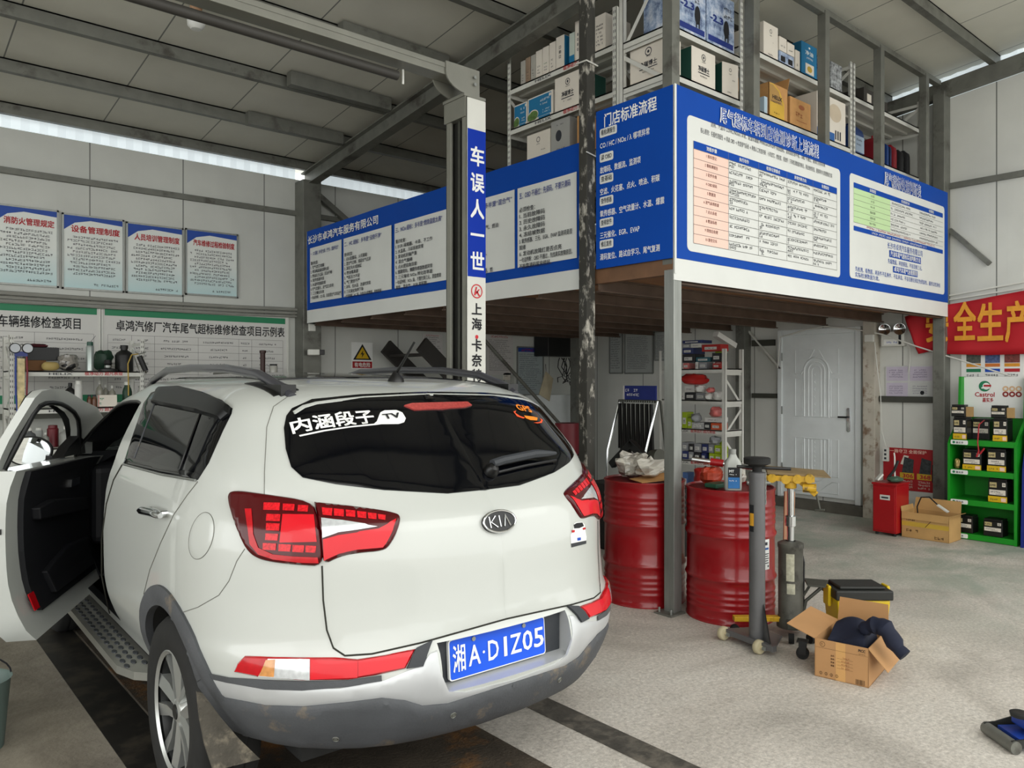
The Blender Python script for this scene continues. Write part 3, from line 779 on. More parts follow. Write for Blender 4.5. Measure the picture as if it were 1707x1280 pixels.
# bumper: silver band, grey cladding, plate recess, reflectors
Z4 = lambda s: PX(s, 200, 950, 3.283)
B = MB(); patch(B, PT('336,1119 385,1131 444,1142 505,1148 566,1147 640,1134 704,1108 716,1090 728,1084 734,1120 748,1152 775,1153 862,1131 862,1136 746,1171 704,1175 675,1166 636,1162 581,1169 505,1176 444,1174 371,1160 345,1140'), M_silver, 0.006, 0.008, 9, mirror='half', edge=0.003)
bumper = B.build('bumper_trim', car, smooth=True)
sided('bumper_strip', bumper, [(Z4('445,553 600,585 800,598 1000,606 1250,600 1430,575 1432,605 1250,635 1000,655 800,648 600,612 460,580'), M_clad, dict(off=0.008, thick=0.004, step=6))])
B = MB(); B.box((-.29, .084, .56), (.29, .092, .714), M_clad2); B.build('plate_recess', bumper)
BOT = ' '.join('%d,%.1f' % (u, floor_v(u)) for u in (850, 800, 750, 700, 650, 600, 550, 500, 460, 420, 390, 365)) + ' 350,1242 340,1185 330,1135'
B = MB(); patch(B, PT('345,1140 371,1160 444,1174 505,1176 581,1169 636,1162 675,1166 704,1175 746,1171 862,1134 ' + BOT + ' 314,1084 288,1026 300,1030 322,1085'), M_clad, 0.014, 0.018, 10, mirror='half', edge=0.006)
clad = B.build('bumper_cladding', car, smooth=True)
for u, v in ((753, 1187), (561, 1225)):
    h = hit(pj_px, u, v)
    for s in (1, -1):
        B = MB(); n = V((h[1].x * s, h[1].y, h[1].z)); p = V((h[0].x * s, h[0].y, h[0].z)) + n * .012
        B.lathe([(0, .006), (.0055, .006), (.006, .003), (.009, .003), (.0105, .005), (.012, 0)], M_steel, 16, M=Matrix.Translation(p) @ n.to_track_quat('Z', 'Y').to_matrix().to_4x4(), caps=False); B.build('parking_sensor', clad, smooth=True)
for both in (0, 1):
    B = MB(); patch(B, PT('392,1119 398,1105 410,1093 459,1095 520,1096 559,1096 596,1099 642,1092 692,1082 675,1114 626,1125 581,1132 505,1133 431,1127'), M_lens, 0.012, 0.012, 6, mirror=bool(both), both=False, edge=0.005)
    o = B.build('bumper_reflector', bumper, smooth=True)
    B = MB(); patch(B, PT('450,1098 518,1099 518,1132 434,1126'), M_clear, 0.0135, 0.001, 5, mirror=bool(both), both=False); patch(B, PT('447,1100 462,1099 460,1126 436,1124'), M_amber, 0.0145, 0.001, 5, mirror=bool(both), both=False)
    patch(B, PT('519,1100 596,1103 596,1128 519,1131'), M_lensb, 0.0133, 0.001, 5, mirror=bool(both), both=False); patch(B, PT('597,1103 687,1087 672,1112 597,1126'), M_lensb, 0.0135, 0.001, 5, mirror=bool(both), both=False); B.build('lens_pattern', o, smooth=True)
    B = MB(); patch(B, PT('693,1081 720,1068 704,1110 677,1114'), M_clad2, 0.012, 0.01, 6, mirror=bool(both), both=False); B.build('reflector_end_cap', bumper, smooth=True)
# number plate
PF_M = Matrix.Translation((-.018, .128, .634)) @ Matrix.Rotation(radians(-4), 4, 'X'); o0 = PF_M @ V((0, 0, 0)); PFr = (o0, V((1, 0, 0)), (PF_M.to_3x3() @ V((0, 0, 1))), (PF_M.to_3x3() @ V((0, -1, 0))))
M_plate = mat('plate_blue', '#0a52d6', 0.35, var=0.02)
B = MB(); B.rect(PFr, -.22, -.07, .22, .07, M_sw, 0.06, 0.012, 0.012); B.rect(PFr, -.216, -.066, .216, .066, M_plate, 0.0615, 0.0, 0.010)
B.rect(PFr, -.12, -.03, .12, .03, M_clad2, 0.049, 0.06)
pl = B.build('number_plate', car)
B = MB()
for s, x, w in (('湘', -.205, .052), ('A', -.138, .05), ('D', -.052, .046), ('1', .020, .012), ('Z', .050, .05), ('0', .108, .046), ('5', .163, .046)): B.text(PFr, s, x, -.047, .094, M_sw, .063, .022, width=w)
B.disc(PFr, -.072, 0, .005, .005, M_sw, .063, 12); B.build('lettering', pl)
B = MB()
for x in (-.115, .115): B.disc(PFr, x, .055, .008, .008, M_galv, .066, 12, .004)
B.build('screw', pl)

# side: rear door, window, handle, filler cap, arch trim, sill step
SW = PT('206,773 222,725 240,672 252,655 267,649 300,648 340,658 372,670 388,681 386,690 372,718 348,772 330,800 270,790')
sw = sided('rear_side_window', body, [(SW, M_gloss, dict(off=.006, thick=.008, step=9, edge=.002))])
sided('glass', sw, [(PT('222,764 254,676 335,692 304,783'), M_tint, dict(off=.010, thick=.004))]); sided('glass', sw, [(PT('309,784 340,693 366,700 352,722 324,788'), M_tint, dict(off=.010, thick=.004))])
sided('window_visor', sw, [(PT('262,654 268,648 300,647 340,657 374,671 386,680 384,692 372,702 335,690 256,674'), mat('smoked_visor', '#141516', 0.35, var=.05, spec=.3), dict(off=.026, thick=.02, step=7, edge=.014))])
sided('window_trim', sw, [(PT('207,774 270,791 328,801'), M_galv, dict(seam=1, r=.005, off=.006)), (PT('228,764 261,674'), M_clad, dict(seam=1, r=.004, off=.01)), (PT('303,784 337,692'), M_trimblk, dict(seam=1, r=.004, off=.01))])
sided('shut_line', body, [(PT('330,803 312,826 290,858 268,905 250,950 240,990'), M_gap2, dict(seam=1, r=.0018))])
sided('shut_line', body, [(PT('204,775 190,800 178,840 170,900 170,960 180,1010 190,1045'), M_gap, dict(seam=1, r=.004))])
sided('shut_line', body, [(PT('288,1026 330,1012 365,992 382,968 395,935 408,915'), M_gap2, dict(seam=1, r=.0013))])
B = MB(); cc = [(336 + 20 * cos(t * pi / 20) * 1.0 + 7 * sin(t * pi / 20), 893 - 39 * sin(t * pi / 20)) for t in range(41)]
patch(B, cc[:-1], M_paint, .003, .004, 6, mirror=False, edge=.001); seam(B, cc, .0013, M_gap2, mirror=False); B.build('filler_flap', body, smooth=True)
for s in (1, -1):
    q = line3(PT('246,851 258,853 272,856 283,861'), off=.034); q = [V((p.x * s, p.y, p.z)) for p in q]
    B = MB(); B.tube(q, [.008] + [.017] * (len(q) - 2) + [.010], M_chrome, 10)
    for p in (q[1], q[-2]): B.tube([p, p + V((.04 * s, 0, 0))], .011, M_chrome, 8)
    B.build('door_handle', body, smooth=True)
for yc in WY:
    for s in (-1, 1):
        pts = [(yc + .475 * cos(radians(a)), WZ + .475 * sin(radians(a))) for a in range(-8, 189, 6)] + [(yc + .40 * cos(radians(a)), WZ + .40 * sin(radians(a))) for a in range(188, -9, -6)]
        B = MB(); patch(B, pts, M_clad, .016, .03, .05, pj=pj_side, mirror=(s > 0), both=False, edge=.010); B.build('wheel_arch_trim', body, smooth=True)
for s in (-1, 1):
    B = MB(); B.box((-.80, 1.42, .30), (-.60, 3.08, .345), M_clad2, Matrix.Scale(-s, 4, (1, 0, 0))); B.build('sill', body, bevel=.01)
    B = MB(); n0 = 22
    T = Matrix.Scale(-s, 4, (1, 0, 0))
    out = [(-.72, 3.14), (-.82, 3.10), (-.90, 3.0), (-.94, 2.85), (-.94, 1.62), (-.90, 1.49), (-.84, 1.42), (-.72, 1.42)]
    vs = [T @ V((x, y, .345)) for x, y in out] + [T @ V((x, y, .31)) for x, y in out]; k8 = len(out)
    B.add(vs, [tuple(range(k8)), tuple(reversed(range(k8, 2 * k8)))] + [(i, (i + 1) % k8, (i + 1) % k8 + k8, i + k8) for i in range(k8)], mat('step_plate', '#8d8d86', .4, .5, var=.1))
    st = B.build('running_board', car)
    B = MB()
    for r_ in range(3):
        for i in range(18):
            y = 1.58 + i * .078 + (r_ % 2) * .039
            B.lathe([(.028, 0), (.026, .004), (.018, .005), (0, .005)], M_clad2, 8, M=T @ Matrix.Translation((-.835 - r_ * .036, y, .345)) @ Matrix.Diagonal((.42, 1, 1, 1)), caps=False)
    B.build('tread_pad', st)
B = MB(); q = [hit(pj_side, y - .035 * (y > 2.6), z - .066) for y, z in DOOR[7:19]]; B.tube([h[0] + V((.012, 0, 0)) for h in q if h], .011, M_trimblk, 8); B.build('door_opening_seal', body, smooth=True)
# mud flaps
for yc, in ((.93,), (3.56,)):
    for s in (-1, 1):
        T = Matrix.Scale(-s, 4, (1, 0, 0)); q = [(-.935, yc - .40, .57), (-.93, yc - .415, .48), (-.92, yc - .435, .40), (-.90, yc - .455, .32)]
        vs = []
        for x, y, z in q: vs += [T @ V((x, y, z)), T @ V((x + .015 + (.57 - z) * .55, y - .01, z - .005))]
        vs += [v + V((0, -.012, 0)) for v in vs]; n4 = 8
        B = MB(); B.add(vs, [(0, 1, 3, 2), (2, 3, 5, 4), (4, 5, 7, 6), (8, 10, 11, 9), (10, 12, 13, 11), (12, 14, 15, 13), (0, 2, 10, 8), (2, 4, 12, 10), (4, 6, 14, 12), (1, 9, 11, 3), (3, 11, 13, 5), (5, 13, 15, 7), (6, 7, 15, 14), (0, 8, 9, 1)],
                        mat('muddy_flap', '#4a463e', .85, var=.2, scale=20, bump=.5, bscale=90, dirt='#7a7263', dirt_amt=.35, dscale=14)); B.build('mud_flap', car)
# underbody
B = MB(); B.box((-.6, .45, .26), (.6, 4.1, .40), M_rubber); B.box((-.8, 1.45, .30), (.8, 3.0, .43), M_rubber)
B.build('underbody', car)
# roof: black glass panel, rails, aerial
B = MB(); patch(B, [(-.50, 1.02), (.50, 1.02), (.50, 2.35), (-.50, 2.35)], M_gloss, .006, .008, .12, pj=pj_top, mirror=False); B.build('roof_glass', body, smooth=True)
for s in (-1, 1):
    B = MB()
    def rz(y):
        h = hit(pj_top, s * .56, y); return h[0].z
    q = [(s * .545, .66, rz(.70) - .015), (s * .55, .74, rz(.74) + .012), (s * .56, .95, rz(.95) + .036), (s * .57, 1.3, rz(1.3) + .052), (s * .57, 1.8, rz(1.8) + .060), (s * .57, 2.2, rz(2.2) + .052), (s * .56, 2.5, rz(2.4) + .03), (s * .55, 2.7, rz(2.45) - .02)]
    sm = []
    for i in range(len(q) - 1):
        for j in range(4): sm.append(V(q[i]).lerp(V(q[i + 1]), j / 4))
    sm.append(V(q[-1])); B.tube(sm, .019, mat('rail_black', '#3a3a40', .3, var=.05, coat=.6), 10)
    for y in (.78, 2.42): B.box((s * .55 - .03, y - .10, rz(y) - .03), (s * .55 + .03, y + .10, rz(y) + .016), M_trimblk)
    B.build('roof_rail', car, smooth=True)
    B = MB(); patch(B, [(-.60, .70), (-.50, .70), (-.50, 1.0), (-.60, 1.0)], M_trimblk, .004, .005, .05, pj=pj_top, mirror=(s > 0), both=False); B.build('roof_strip', body, smooth=True)
B = MB(); h = hit(pj_top, .0, .82); q = h[0]
B.lathe([(.038, -.01), (.034, .012), (.018, .032), (.012, .045), (0, .048)], M_trimblk, 16, q, caps=False); an = B.build('aerial_base', car, smooth=True)
B = MB(); B.tube([q + V((0, .0, .035)), q + V((0, -.05, .075)), q + V((.0, -.15, .165))], [.008, .006, .005], M_trimblk, 8); B.build('aerial_whip', an, smooth=True)
# windscreen and front side glass
M_cg = mat('car_glass', '#8d9a98', 0.02, var=0, trans=1.0, ior=1.1, spec=.5)
B = MB(); patch(B, [(-.70, 1.165), (.70, 1.165), (.55, 1.495), (-.55, 1.495)], M_cg, .002, 0, .08, pj=pj_front, mirror=False); B.build('windscreen', body, smooth=True)
B = MB(); patch(B, [(2.03, 1.21), (2.08, 1.51), (2.5, 1.49), (2.77, 1.40), (3.08, 1.19)], M_cg, .002, 0, .08, pj=pj_side, mirror=True, both=False); B.build('front_side_window', body, smooth=True)
# front: headlamps, grille (hidden from the photo's side)
sided('headlamp', body, [([(-.80, .82), (-.45, .80), (-.42, .92), (-.78, .98)], M_clear, dict(off=.008, thick=.008, step=.05))], pj=pj_front)
B = MB(); patch(B, [(-.38, .70), (.38, .70), (.42, .88), (-.42, .88)], M_trimblk, .008, .008, .06, pj=pj_front, mirror=False); B.build('grille', body, smooth=True)
# wheels
TIRE = [(.205, -.10), (.235, -.112), (.29, -.116), (.335, -.108), (.352, -.085), (.357, -.05), (.357, .05), (.352, .085), (.335, .108), (.29, .116), (.235, .112), (.222, .10)]
M_alloy = mat('machined_alloy', '#b9bbb8', .3, .7, var=.06); M_alloyd = mat('dark_alloy', '#2b2c2c', .4, .5)
for yc in WY:
    for s in (-1, 1):
        Mx = Matrix.Translation((s * .795, yc, WZ)) @ Matrix.Rotation(s * pi / 2, 4, 'Y')
        w = bpy.data.objects.new('wheel', None); COL.objects.link(w); w.parent = car; w.location = (s * .795, yc, WZ)
        R_ = Matrix.Rotation(s * pi / 2, 4, 'Y')
        B = MB(); B.M = R_; B.lathe(TIRE, M_rubber, 48, caps=False)
        for g in (-.045, 0, .045): B.lathe([(.3575, g - .004), (.3585, g), (.3575, g + .004)], M_black, 48, caps=False)
        B.build('tyre', w, smooth=True, ang=50)
        B = MB(); B.M = R_; B.lathe([(.222, .100), (.231, .104), (.229, .094), (.212, .088), (.205, .06), (.20, -.06), (.0, -.06)], M_alloyd, 48, caps=False)
        B.lathe([(.231, .105), (.224, .108), (.212, .098)], M_alloy, 48, caps=False)
        B.lathe([(0, .092), (.03, .092), (.045, .085), (.06, .06), (.06, 0)], M_alloy, 24, caps=False)
        for i in range(5):
            for sd in (-1, 1):
                T = Matrix.Rotation(2 * pi * i / 5 + .3, 4, 'Z')
                a0, a1, a2, a3 = .014 * sd, .042 * sd, .030 * sd, .088 * sd
                vs = [(.035, a0, .088), (.035, a1, .082), (.13, a3 * .72, .078), (.218, a3, .094), (.218, a2 + .006 * sd, .098), (.13, a2 * .62, .088)]
                vs2 = [(x, y, z - .03) for x, y, z in vs]; fc = [tuple(range(6)), tuple(reversed(range(6, 12)))] + [(i_, i_ + 6, (i_ + 1) % 6 + 6, (i_ + 1) % 6) for i_ in range(6)]
                B.add(vs + vs2, fc if sd > 0 else [tuple(reversed(f)) for f in fc], M_alloy, T)
        B.build('alloy_rim', w, smooth=True, ang=30)
        B = MB(); B.M = R_; B.lathe([(0, .096), (.026, .096), (.03, .090)], M_alloyd, 20, caps=False); B.lathe([(.15, -.03), (.15, -.01), (.05, -.01)], M_steel, 32, caps=False); B.build('hub_cap', w, smooth=True)
# cabin: seats, dashboard, steering wheel
def seat(x, y, w, lean):
    T = Matrix.Translation((x, y, 0)); B = MB(); B.M = T
    B.box((-w / 2, -.25, .50), (w / 2, .27, .68), M_inner); B.box((-w / 2 + .03, -.33, .62), (w / 2 - .03, -.18, 1.24), M_inner, Matrix.Translation((0, -.25, .65)) @ Matrix.Rotation(radians(lean), 4, 'X') @ Matrix.Translation((0, .25, -.65)))
    B.box((-.12, -.50, 1.24), (.12, -.40, 1.42), M_inner); return B.build('seat', car, bevel=.04, seg=3)
seat(-.36, 2.40, .50, 16); seat(.36, 2.40, .50, 16); seat(0, 1.45, 1.3, 18)
B = MB(); B.box((-.78, 2.98, .62), (.78, 3.42, 1.10), M_inner); B.build('dashboard', car, bevel=.05, seg=3)
B = MB(); T = Matrix.Translation((-.36, 2.84, 1.02)) @ Matrix.Rotation(radians(62), 4, 'X')
B.tube([T @ V((.185 * cos(t * pi / 16), .185 * sin(t * pi / 16), 0)) for t in range(32)], .016, M_black, 8, closed=True); B.bar(T @ V((-.18, 0, 0)), T @ V((.18, 0, 0)), .05, .02, M_black); B.bar(T @ V((0, 0, 0)), T @ V((0, 0, -.2)), .06, .06, M_black)
B.build('steering_wheel', car, smooth=True)
# ---- open front door
HX, HY, DA = -.86, 3.05, radians(-26.5)
dr = bpy.data.objects.new('front_door', None); COL.objects.link(dr); dr.parent = car; dr.location = (HX, HY, 0); dr.rotation_euler = (0, 0, DA)
TD = Matrix.Translation((-HX, -HY, 0))
def sx(y, z):
    if z > 1.43: return sx(y, 1.43) + (z - 1.43) * .45
    h = hit(pj_side, y, z); return h[0].x if h else -.6
def dpanel(B, pts, m, d0, d1, step=.07, hole=None):
    """slab following the body side between inward depths d0 and d1"""
    bd = []
    for i in range(len(pts)):
        a, b = pts[i], pts[(i + 1) % len(pts)]; L = math.hypot(b[0] - a[0], b[1] - a[1]); k = max(1, int(L / step)); bd += [(a[0] + (b[0] - a[0]) * j / k, a[1] + (b[1] - a[1]) * j / k) for j in range(k)]
    nb = len(bd); inn = []; ys_ = [p[0] for p in bd]; zs2 = [p[1] for p in bd]
    def ins(x, y):
        c = False
        for i in range(nb):
            (x1, y1), (x2, y2) = bd[i], bd[i - 1]
            if (y1 > y) != (y2 > y) and x < (x2 - x1) * (y - y1) / (y2 - y1) + x1: c = not c
        return c
    for i in range(40):
        for j in range(40):
            q = (1.8 + i * step * .9, .35 + j * step * .9)
            if ins(*q) and min((q[0] - p[0]) ** 2 + (q[1] - p[1]) ** 2 for p in bd) > (step * .4) ** 2: inn.append(q)
    r = delaunay_2d_cdt([V(p) for p in bd + inn], [(i, (i + 1) % nb) for i in range(nb)], [tuple(range(nb))], 1, 1e-5)
    vs, fs = r[0], r[2]; A = [V((sx(p.x, p.y) + d0, p.x, p.y)) for p in vs]; C_ = [V((q.x + d1 - d0, q.y, q.z)) for q in A]; k = len(A); cnt = {}
    for f in fs:
        for i in range(len(f)): e = (f[i], f[(i + 1) % len(f)]); cnt[tuple(sorted(e))] = cnt.get(tuple(sorted(e)), []) + [e]
    bnd = [e[0] for e in cnt.values() if len(e) == 1]
    B.add(A + C_, [tuple(f) for f in fs] + [tuple(reversed([i + k for i in f])) for f in fs] + [(b_, a, a + k, b_ + k) for a, b_ in bnd], m, TD)
low = [p for p in DOOR if p[1] <= 1.18]; low = [(3.02, .40), (2.0, .40), (1.955, .46), (1.925, .75), (1.915, 1.05), (1.93, 1.19), (3.10, 1.15), (3.13, 1.08), (3.09, .9), (3.07, .6)]
B = MB(); dpanel(B, low, M_paint, 0.0, .125)
frm = [(1.93, 1.19)] + DOOR[6:19] + [(3.12, 1.16)]
inn_ = [(3.02, 1.17), (2.92, 1.25), (2.81, 1.325), (2.69, 1.388), (2.58, 1.43), (2.47, 1.462), (2.36, 1.48), (2.24, 1.49), (2.13, 1.49), (2.07, 1.478), (2.04, 1.44), (2.015, 1.19)]
dpanel(B, frm + inn_, M_paint, 0.0, .04); B.build('door_shell', dr, smooth=True, ang=35)
B = MB(); inp = [(2.98, .50), (2.14, .50), (2.10, .56), (2.06, .80), (2.045, 1.05), (2.05, 1.175), (3.04, 1.15), (3.04, .9), (3.02, .6)]
dpanel(B, inp, M_inner, .123, .15); trim_ = B.build('inner_trim', dr)
B = MB(); arm = [(2.90, .86), (2.16, .93), (2.14, .99), (2.35, 1.0), (2.90, .93)]; dpanel(B, arm, M_inner, .148, .19); dpanel(B, [(2.92, .54), (2.3, .54), (2.25, .66), (2.6, .72), (2.92, .70)], M_inner, .148, .178); B.build('armrest', trim_, bevel=.008)
B = MB(); dpanel(B, [(2.12, .52), (2.06, .52), (2.05, .60), (2.11, .60)], M_lens, .148, .154); B.build('door_reflector', trim_)
B = MB(); dpanel(B, [(2.80, 1.02), (2.66, 1.02), (2.66, 1.06), (2.80, 1.06)], M_chrome, .148, .165); B.build('inner_handle', trim_)
B = MB(); B.tube([TD @ V((sx(y, z) + .045, y, z)) for y, z in inn_], .012, M_trimblk, 8)
dpanel(B, [(3.05, 1.17), (2.78, 1.17), (2.86, 1.285), (2.94, 1.255)], M_trimblk, .0, .055)
q = [TD @ V((sx(y, z) + .10, y, z)) for y, z in ((1.945, 1.19), (1.94, 1.0), (1.95, .75), (1.975, .50), (2.03, .44), (2.4, .43), (2.98, .43))]; B.tube(q, .012, M_trimblk, 8); B.build('door_seal', dr, smooth=True)
B = MB(); M_vis = MC['smoked_visor']; vs = []
for y, z in DOOR[7:18]:
    d = V((0, 2.5 - y, 1.15 - z)).normalized(); p = V((sx(y, z), y, z)); q = p + d * .075; q.x = sx(q.y, q.z)
    vs += [TD @ (p + V((-.006, 0, 0))), TD @ (q + V((-.028, 0, 0))), TD @ (q + V((-.023, 0, 0))), TD @ (p + V((.0, 0, 0)))]
B.add(vs, [(i * 4 + a, i * 4 + (a + 1) % 4, (i + 1) * 4 + (a + 1) % 4, (i + 1) * 4 + a) for i in range(len(vs) // 4 - 1) for a in range(4)], M_vis); B.build('window_visor', dr, smooth=True)
B = MB(); e = TD @ V((sx(1.93, .92), 1.92, .92)); B.box(e + V((.04, -.006, -.07)), e + V((.085, .004, .07)), M_galv)
B.box(e + V((.03, -.008, -.012)), e + V((.11, .004, .012)), M_trimblk); B.build('door_latch', dr)
# door mirror
mr_ = V((-.19, -.13, 1.20)); B = MB()
B.lathe([(0, -.055), (.06, -.05), (.10, -.03), (.118, 0), (.118, .02), (.112, .028)], M_trimblk, 28, M=Matrix.Translation(mr_) @ Matrix.Rotation(-DA - radians(12), 4, 'Z') @ Matrix.Rotation(radians(90), 4, 'X') @ Matrix.Diagonal((1.0, .72, 1, 1)), caps=True)
B.bar(mr_ + V((.08, .0, -.05)), V((-.02, -.10, 1.14)), .10, .05, M_trimblk); mo = B.build('door_mirror', dr, smooth=True, ang=40)
dn = V((-.05, -1, -.02)).normalized()
B = MB(); B.lathe([(0, 0), (.104, 0), (.106, -.004)], mat('mirror_glass', '#e8eef0', .02, 1.0, var=0), 32, M=Matrix.Translation(mr_) @ Matrix.Rotation(-DA - radians(12), 4, 'Z') @ Matrix.Translation((0, -.0315, 0)) @ Matrix.Rotation(radians(90), 4, 'X') @ Matrix.Diagonal((1, .74, 1, 1)), caps=False); B.build('mirror_glass', mo)
# ================================================================== TWO-POST LIFT
M_lift = mat('lift_grey', '#7d7d74', 0.4, 0.1, var=0.08)
M_liftd = mat('lift_slot', '#2d2d2a', 0.5, 0.2)
FX = lambda y: frame((0, y, 0), (1, 0, 0), (0, 0, 1))          # faces -Y
FL = lambda x: frame((x, 0, 0), (0, -1, 0), (0, 0, 1))          # faces -X, local x = -Y
lift = thing('car_lift', 'grey two-post car lift with blue lettered sign on its post', 'car lift', (3.33, 4.42, 0))
def lift_post(x0, x1, s):
    b = MB(); y0, y1 = 4.29, 4.54; xi = x0 if s > 0 else x1; xo = x1 if s > 0 else x0
    t = .012
    b.box((min(x0, x1), y0, 0), (max(x0, x1), y0 + t, 3.58), M_lift); b.box((min(x0, x1), y1 - t, 0), (max(x0, x1), y1, 3.58), M_lift); b.box((min(xo, xo - s * t), y0, 0), (max(xo, xo - s * t), y1, 3.58), M_lift)
    for a in (y0, y1 - .06): b.box((min(xi, xi + s * .02), a, 0), (max(xi, xi + s * .02), a + .06, 3.58), M_lift)
    b.box((min(xi + s * .04, xi + s * .06), y0 + .02, 0), (max(xi + s * .04, xi + s * .06), y1 - .02, 3.5), M_liftd)
    b.box((min(xi + s * .02, xi + s * .04), y0 + .115, .1), (max(xi + s * .02, xi + s * .04), y0 + .135, 3.5), M_dark)
    b.box((x0 - .12, y0 - .1, .0), (x1 + .12, y1 + .1, .018), M_lift)
    return b.build('post', lift, bevel=.004, world=True)
lift_post(3.25, 3.41, 1); lift_post(.17, .33, -1)
b = MB(); b.box((.17, 4.33, 3.70), (3.36, 4.46, 3.775), M_lift); b.box((.17, 4.325, 3.745), (3.36, 4.33, 3.78), M_lift); b.build('crossbeam', lift, bevel=.004, world=True)
for x, s in ((3.33, 1), (.25, -1)):
    b = MB(); b.box((x - .09, 4.30, 3.44), (x + .075, 4.55, 3.58), M_lift); b.box((x - .1, 4.295, 3.58), (x + .09, 4.55, 3.60), M_lift)
    # curved gusset plates
    for y in (4.315, 4.47):
        pts = [(x + .05 * s, 3.79), (x + .05 * s, 3.60), (x - .04 * s, 3.60)] + [(x - .04 * s - .20 * s * sin(t * pi / 16), 3.72 - .12 * cos(t * pi / 16)) for t in range(9)] + [(x - .24 * s, 3.79)]
        if s < 0: pts = pts[::-1]
        b.poly(FX(y), pts, M_lift, 0, .012)
    for dz in (0, .05): b.disc(FX(4.30), x + .0, 3.68 + dz, .012, .012, M_galv, 0.004, 12, .006)
    b.build('beam_bracket', lift, world=True)
b = MB(); b.tube([(.62, 4.45, 3.648), (2.785, 4.45, 3.648)], .031, mat('padded_bar', '#3b3935', .6), 16); b.tube([(2.83, 4.45, 3.60), (2.83, 4.45, 3.70)], .008, M_white, 6); b.build('shut_off_bar', lift, smooth=True, world=True)
b = MB(); b.rect(FX(4.29), 3.25, .55, 3.41, 3.57, mat('sign_white', '#d2d2ca', .4, var=.03), .006, .006); b.rect(FX(4.29), 3.25, 2.325, 3.41, 3.355, mat('sign_blue', '#06309f', .5, var=.02, spec=.15), .0075, .0)
sg = b.build('sign_panel', lift, world=True)
F_ = FX(4.282)
for i, ch in enumerate('车误人一世'): b = MB(); b.text(F_, ch, 3.335, 3.10 - i * .184, .135, M_sw, .001, .045, width=.115, align='c'); b.build('character', sg, world=True)
b = MB(); b.ring(F_, 3.33, 2.225, .042, .05, mat('logo_red', '#c8202c', .5, var=0), .001, 28)
for q in ([(3.305, 2.195), (3.318, 2.195), (3.333, 2.255), (3.32, 2.255)], [(3.318, 2.21), (3.345, 2.24), (3.357, 2.24), (3.328, 2.205)], [(3.325, 2.222), (3.345, 2.192), (3.36, 2.192), (3.335, 2.228)]): b.poly(F_, q, MC['logo_red'], .001)
b.build('logo', sg, world=True); b = MB()
for i, ch in enumerate('上海'): b.text(F_, ch, 3.33, 2.055 - i * .105, .085, M_ink, .001, .045, width=.085, align='c')
b.disc(F_, 3.33, 1.905, .014, .014, MC['logo_red'], .001)
for i, ch in enumerate('卡奈特'): b.text(F_, ch, 3.33, 1.80 - i * .105, .088, M_ink, .001, .045, width=.085, align='c')
b.build('lettering', sg, world=True)
for x, s in ((3.25, -1), (.33, 1)):
    b = MB(); b.box((min(x, x + s * .05), 4.33, .12), (max(x, x + s * .05), 4.50, .62), M_lift)
    for y in ((-.75, .75) if s < 0 else ()): b.bar((x + s * .06, 4.415, .16), (x + s * .35, 4.415 + y, .16), .08, .09, M_lift)
    b.build('lift_carriage', lift, bevel=.004, world=True)

# ================================================================== MEZZANINE
CXm, CYm, XE, YE = 4.26, 3.29, 8.97, 8.82
M_plank = mat('brown_plank', '#8a6244', 0.75, var=0.25, scale=4, stretch=(.6, 6, 6))
M_joist = mat('rusty_joist', '#5a493d', 0.7, var=0.25, scale=6)
mz = thing('mezzanine', 'steel-framed mezzanine with brown plank floor over the corner of the shop', 'mezzanine', (6.6, 6, 0))
b = MB()
n = 26
for i in range(n):
    y0 = CYm + .02 + (YE + .2 - CYm) * i / n; b.box((CXm + .02, y0, 2.37), (XR - .05 if y0 > 4 else 8.95, y0 + (YE + .2 - CYm) / n - .008, 2.40), M_plank)
b.build('plank_decking', mz, world=True)
for i in range(9):
    y = CYm + .06 + i * .67; b = MB()
    for dz, w, h in ((0, .06, .012), (-.045, .008, .09), (-.09, .06, .012)): b.bar((CXm + .03, y, 2.364 + dz), (XR - (.06 if y > 4 else .16), y, 2.364 + dz), w, h, M_joist)
    b.build('joist', mz, world=True)
b = MB(); b.bar((CXm + .05, CYm + .02, 2.40), (CXm + .05, YE, 2.40), .06, .14, mat('rusty_edge', '#6b4d36', .7, var=.3, scale=5)); b.build('edge_beam', mz, world=True)
for x0, y0, z1 in ((CXm, CYm, 2.36),):
    b = MB(); b.box((x0, y0, .012), (x0 + .085, y0 + .085, z1), M_galv)
    b.box((x0 - .07, y0 - .03, 0), (x0 + .09, y0 + .12, .012), M_steel)
    for dx, dy in ((-.045, -.01), (-.045, .09)): b.tube([(x0 + dx, y0 + dy, .01), (x0 + dx, y0 + dy, .045)], .009, M_galv, 6)
    b.build('post', mz, bevel=.003, world=True)
def roofpost(x, y, w=.08): return b.box((x - w / 2, y, 2.40), (x + w / 2, y + w, zc(y) - .13), M_steel)
for u in (1125, 1260, 1378, 1470, 1545):
    x = P(u, 300, Y=CYm + .04).x; b = MB(); roofpost(x, CYm + .03, .085 if u < 1300 else .075); b.build('guard_post', mz, bevel=.003, world=True)
z = zc(CYm) - .16
b = MB(); b.box((4.3, CYm + .04, z), (8.92, CYm + .10, z + .05), M_steel); b.build('top_rail', mz, world=True)
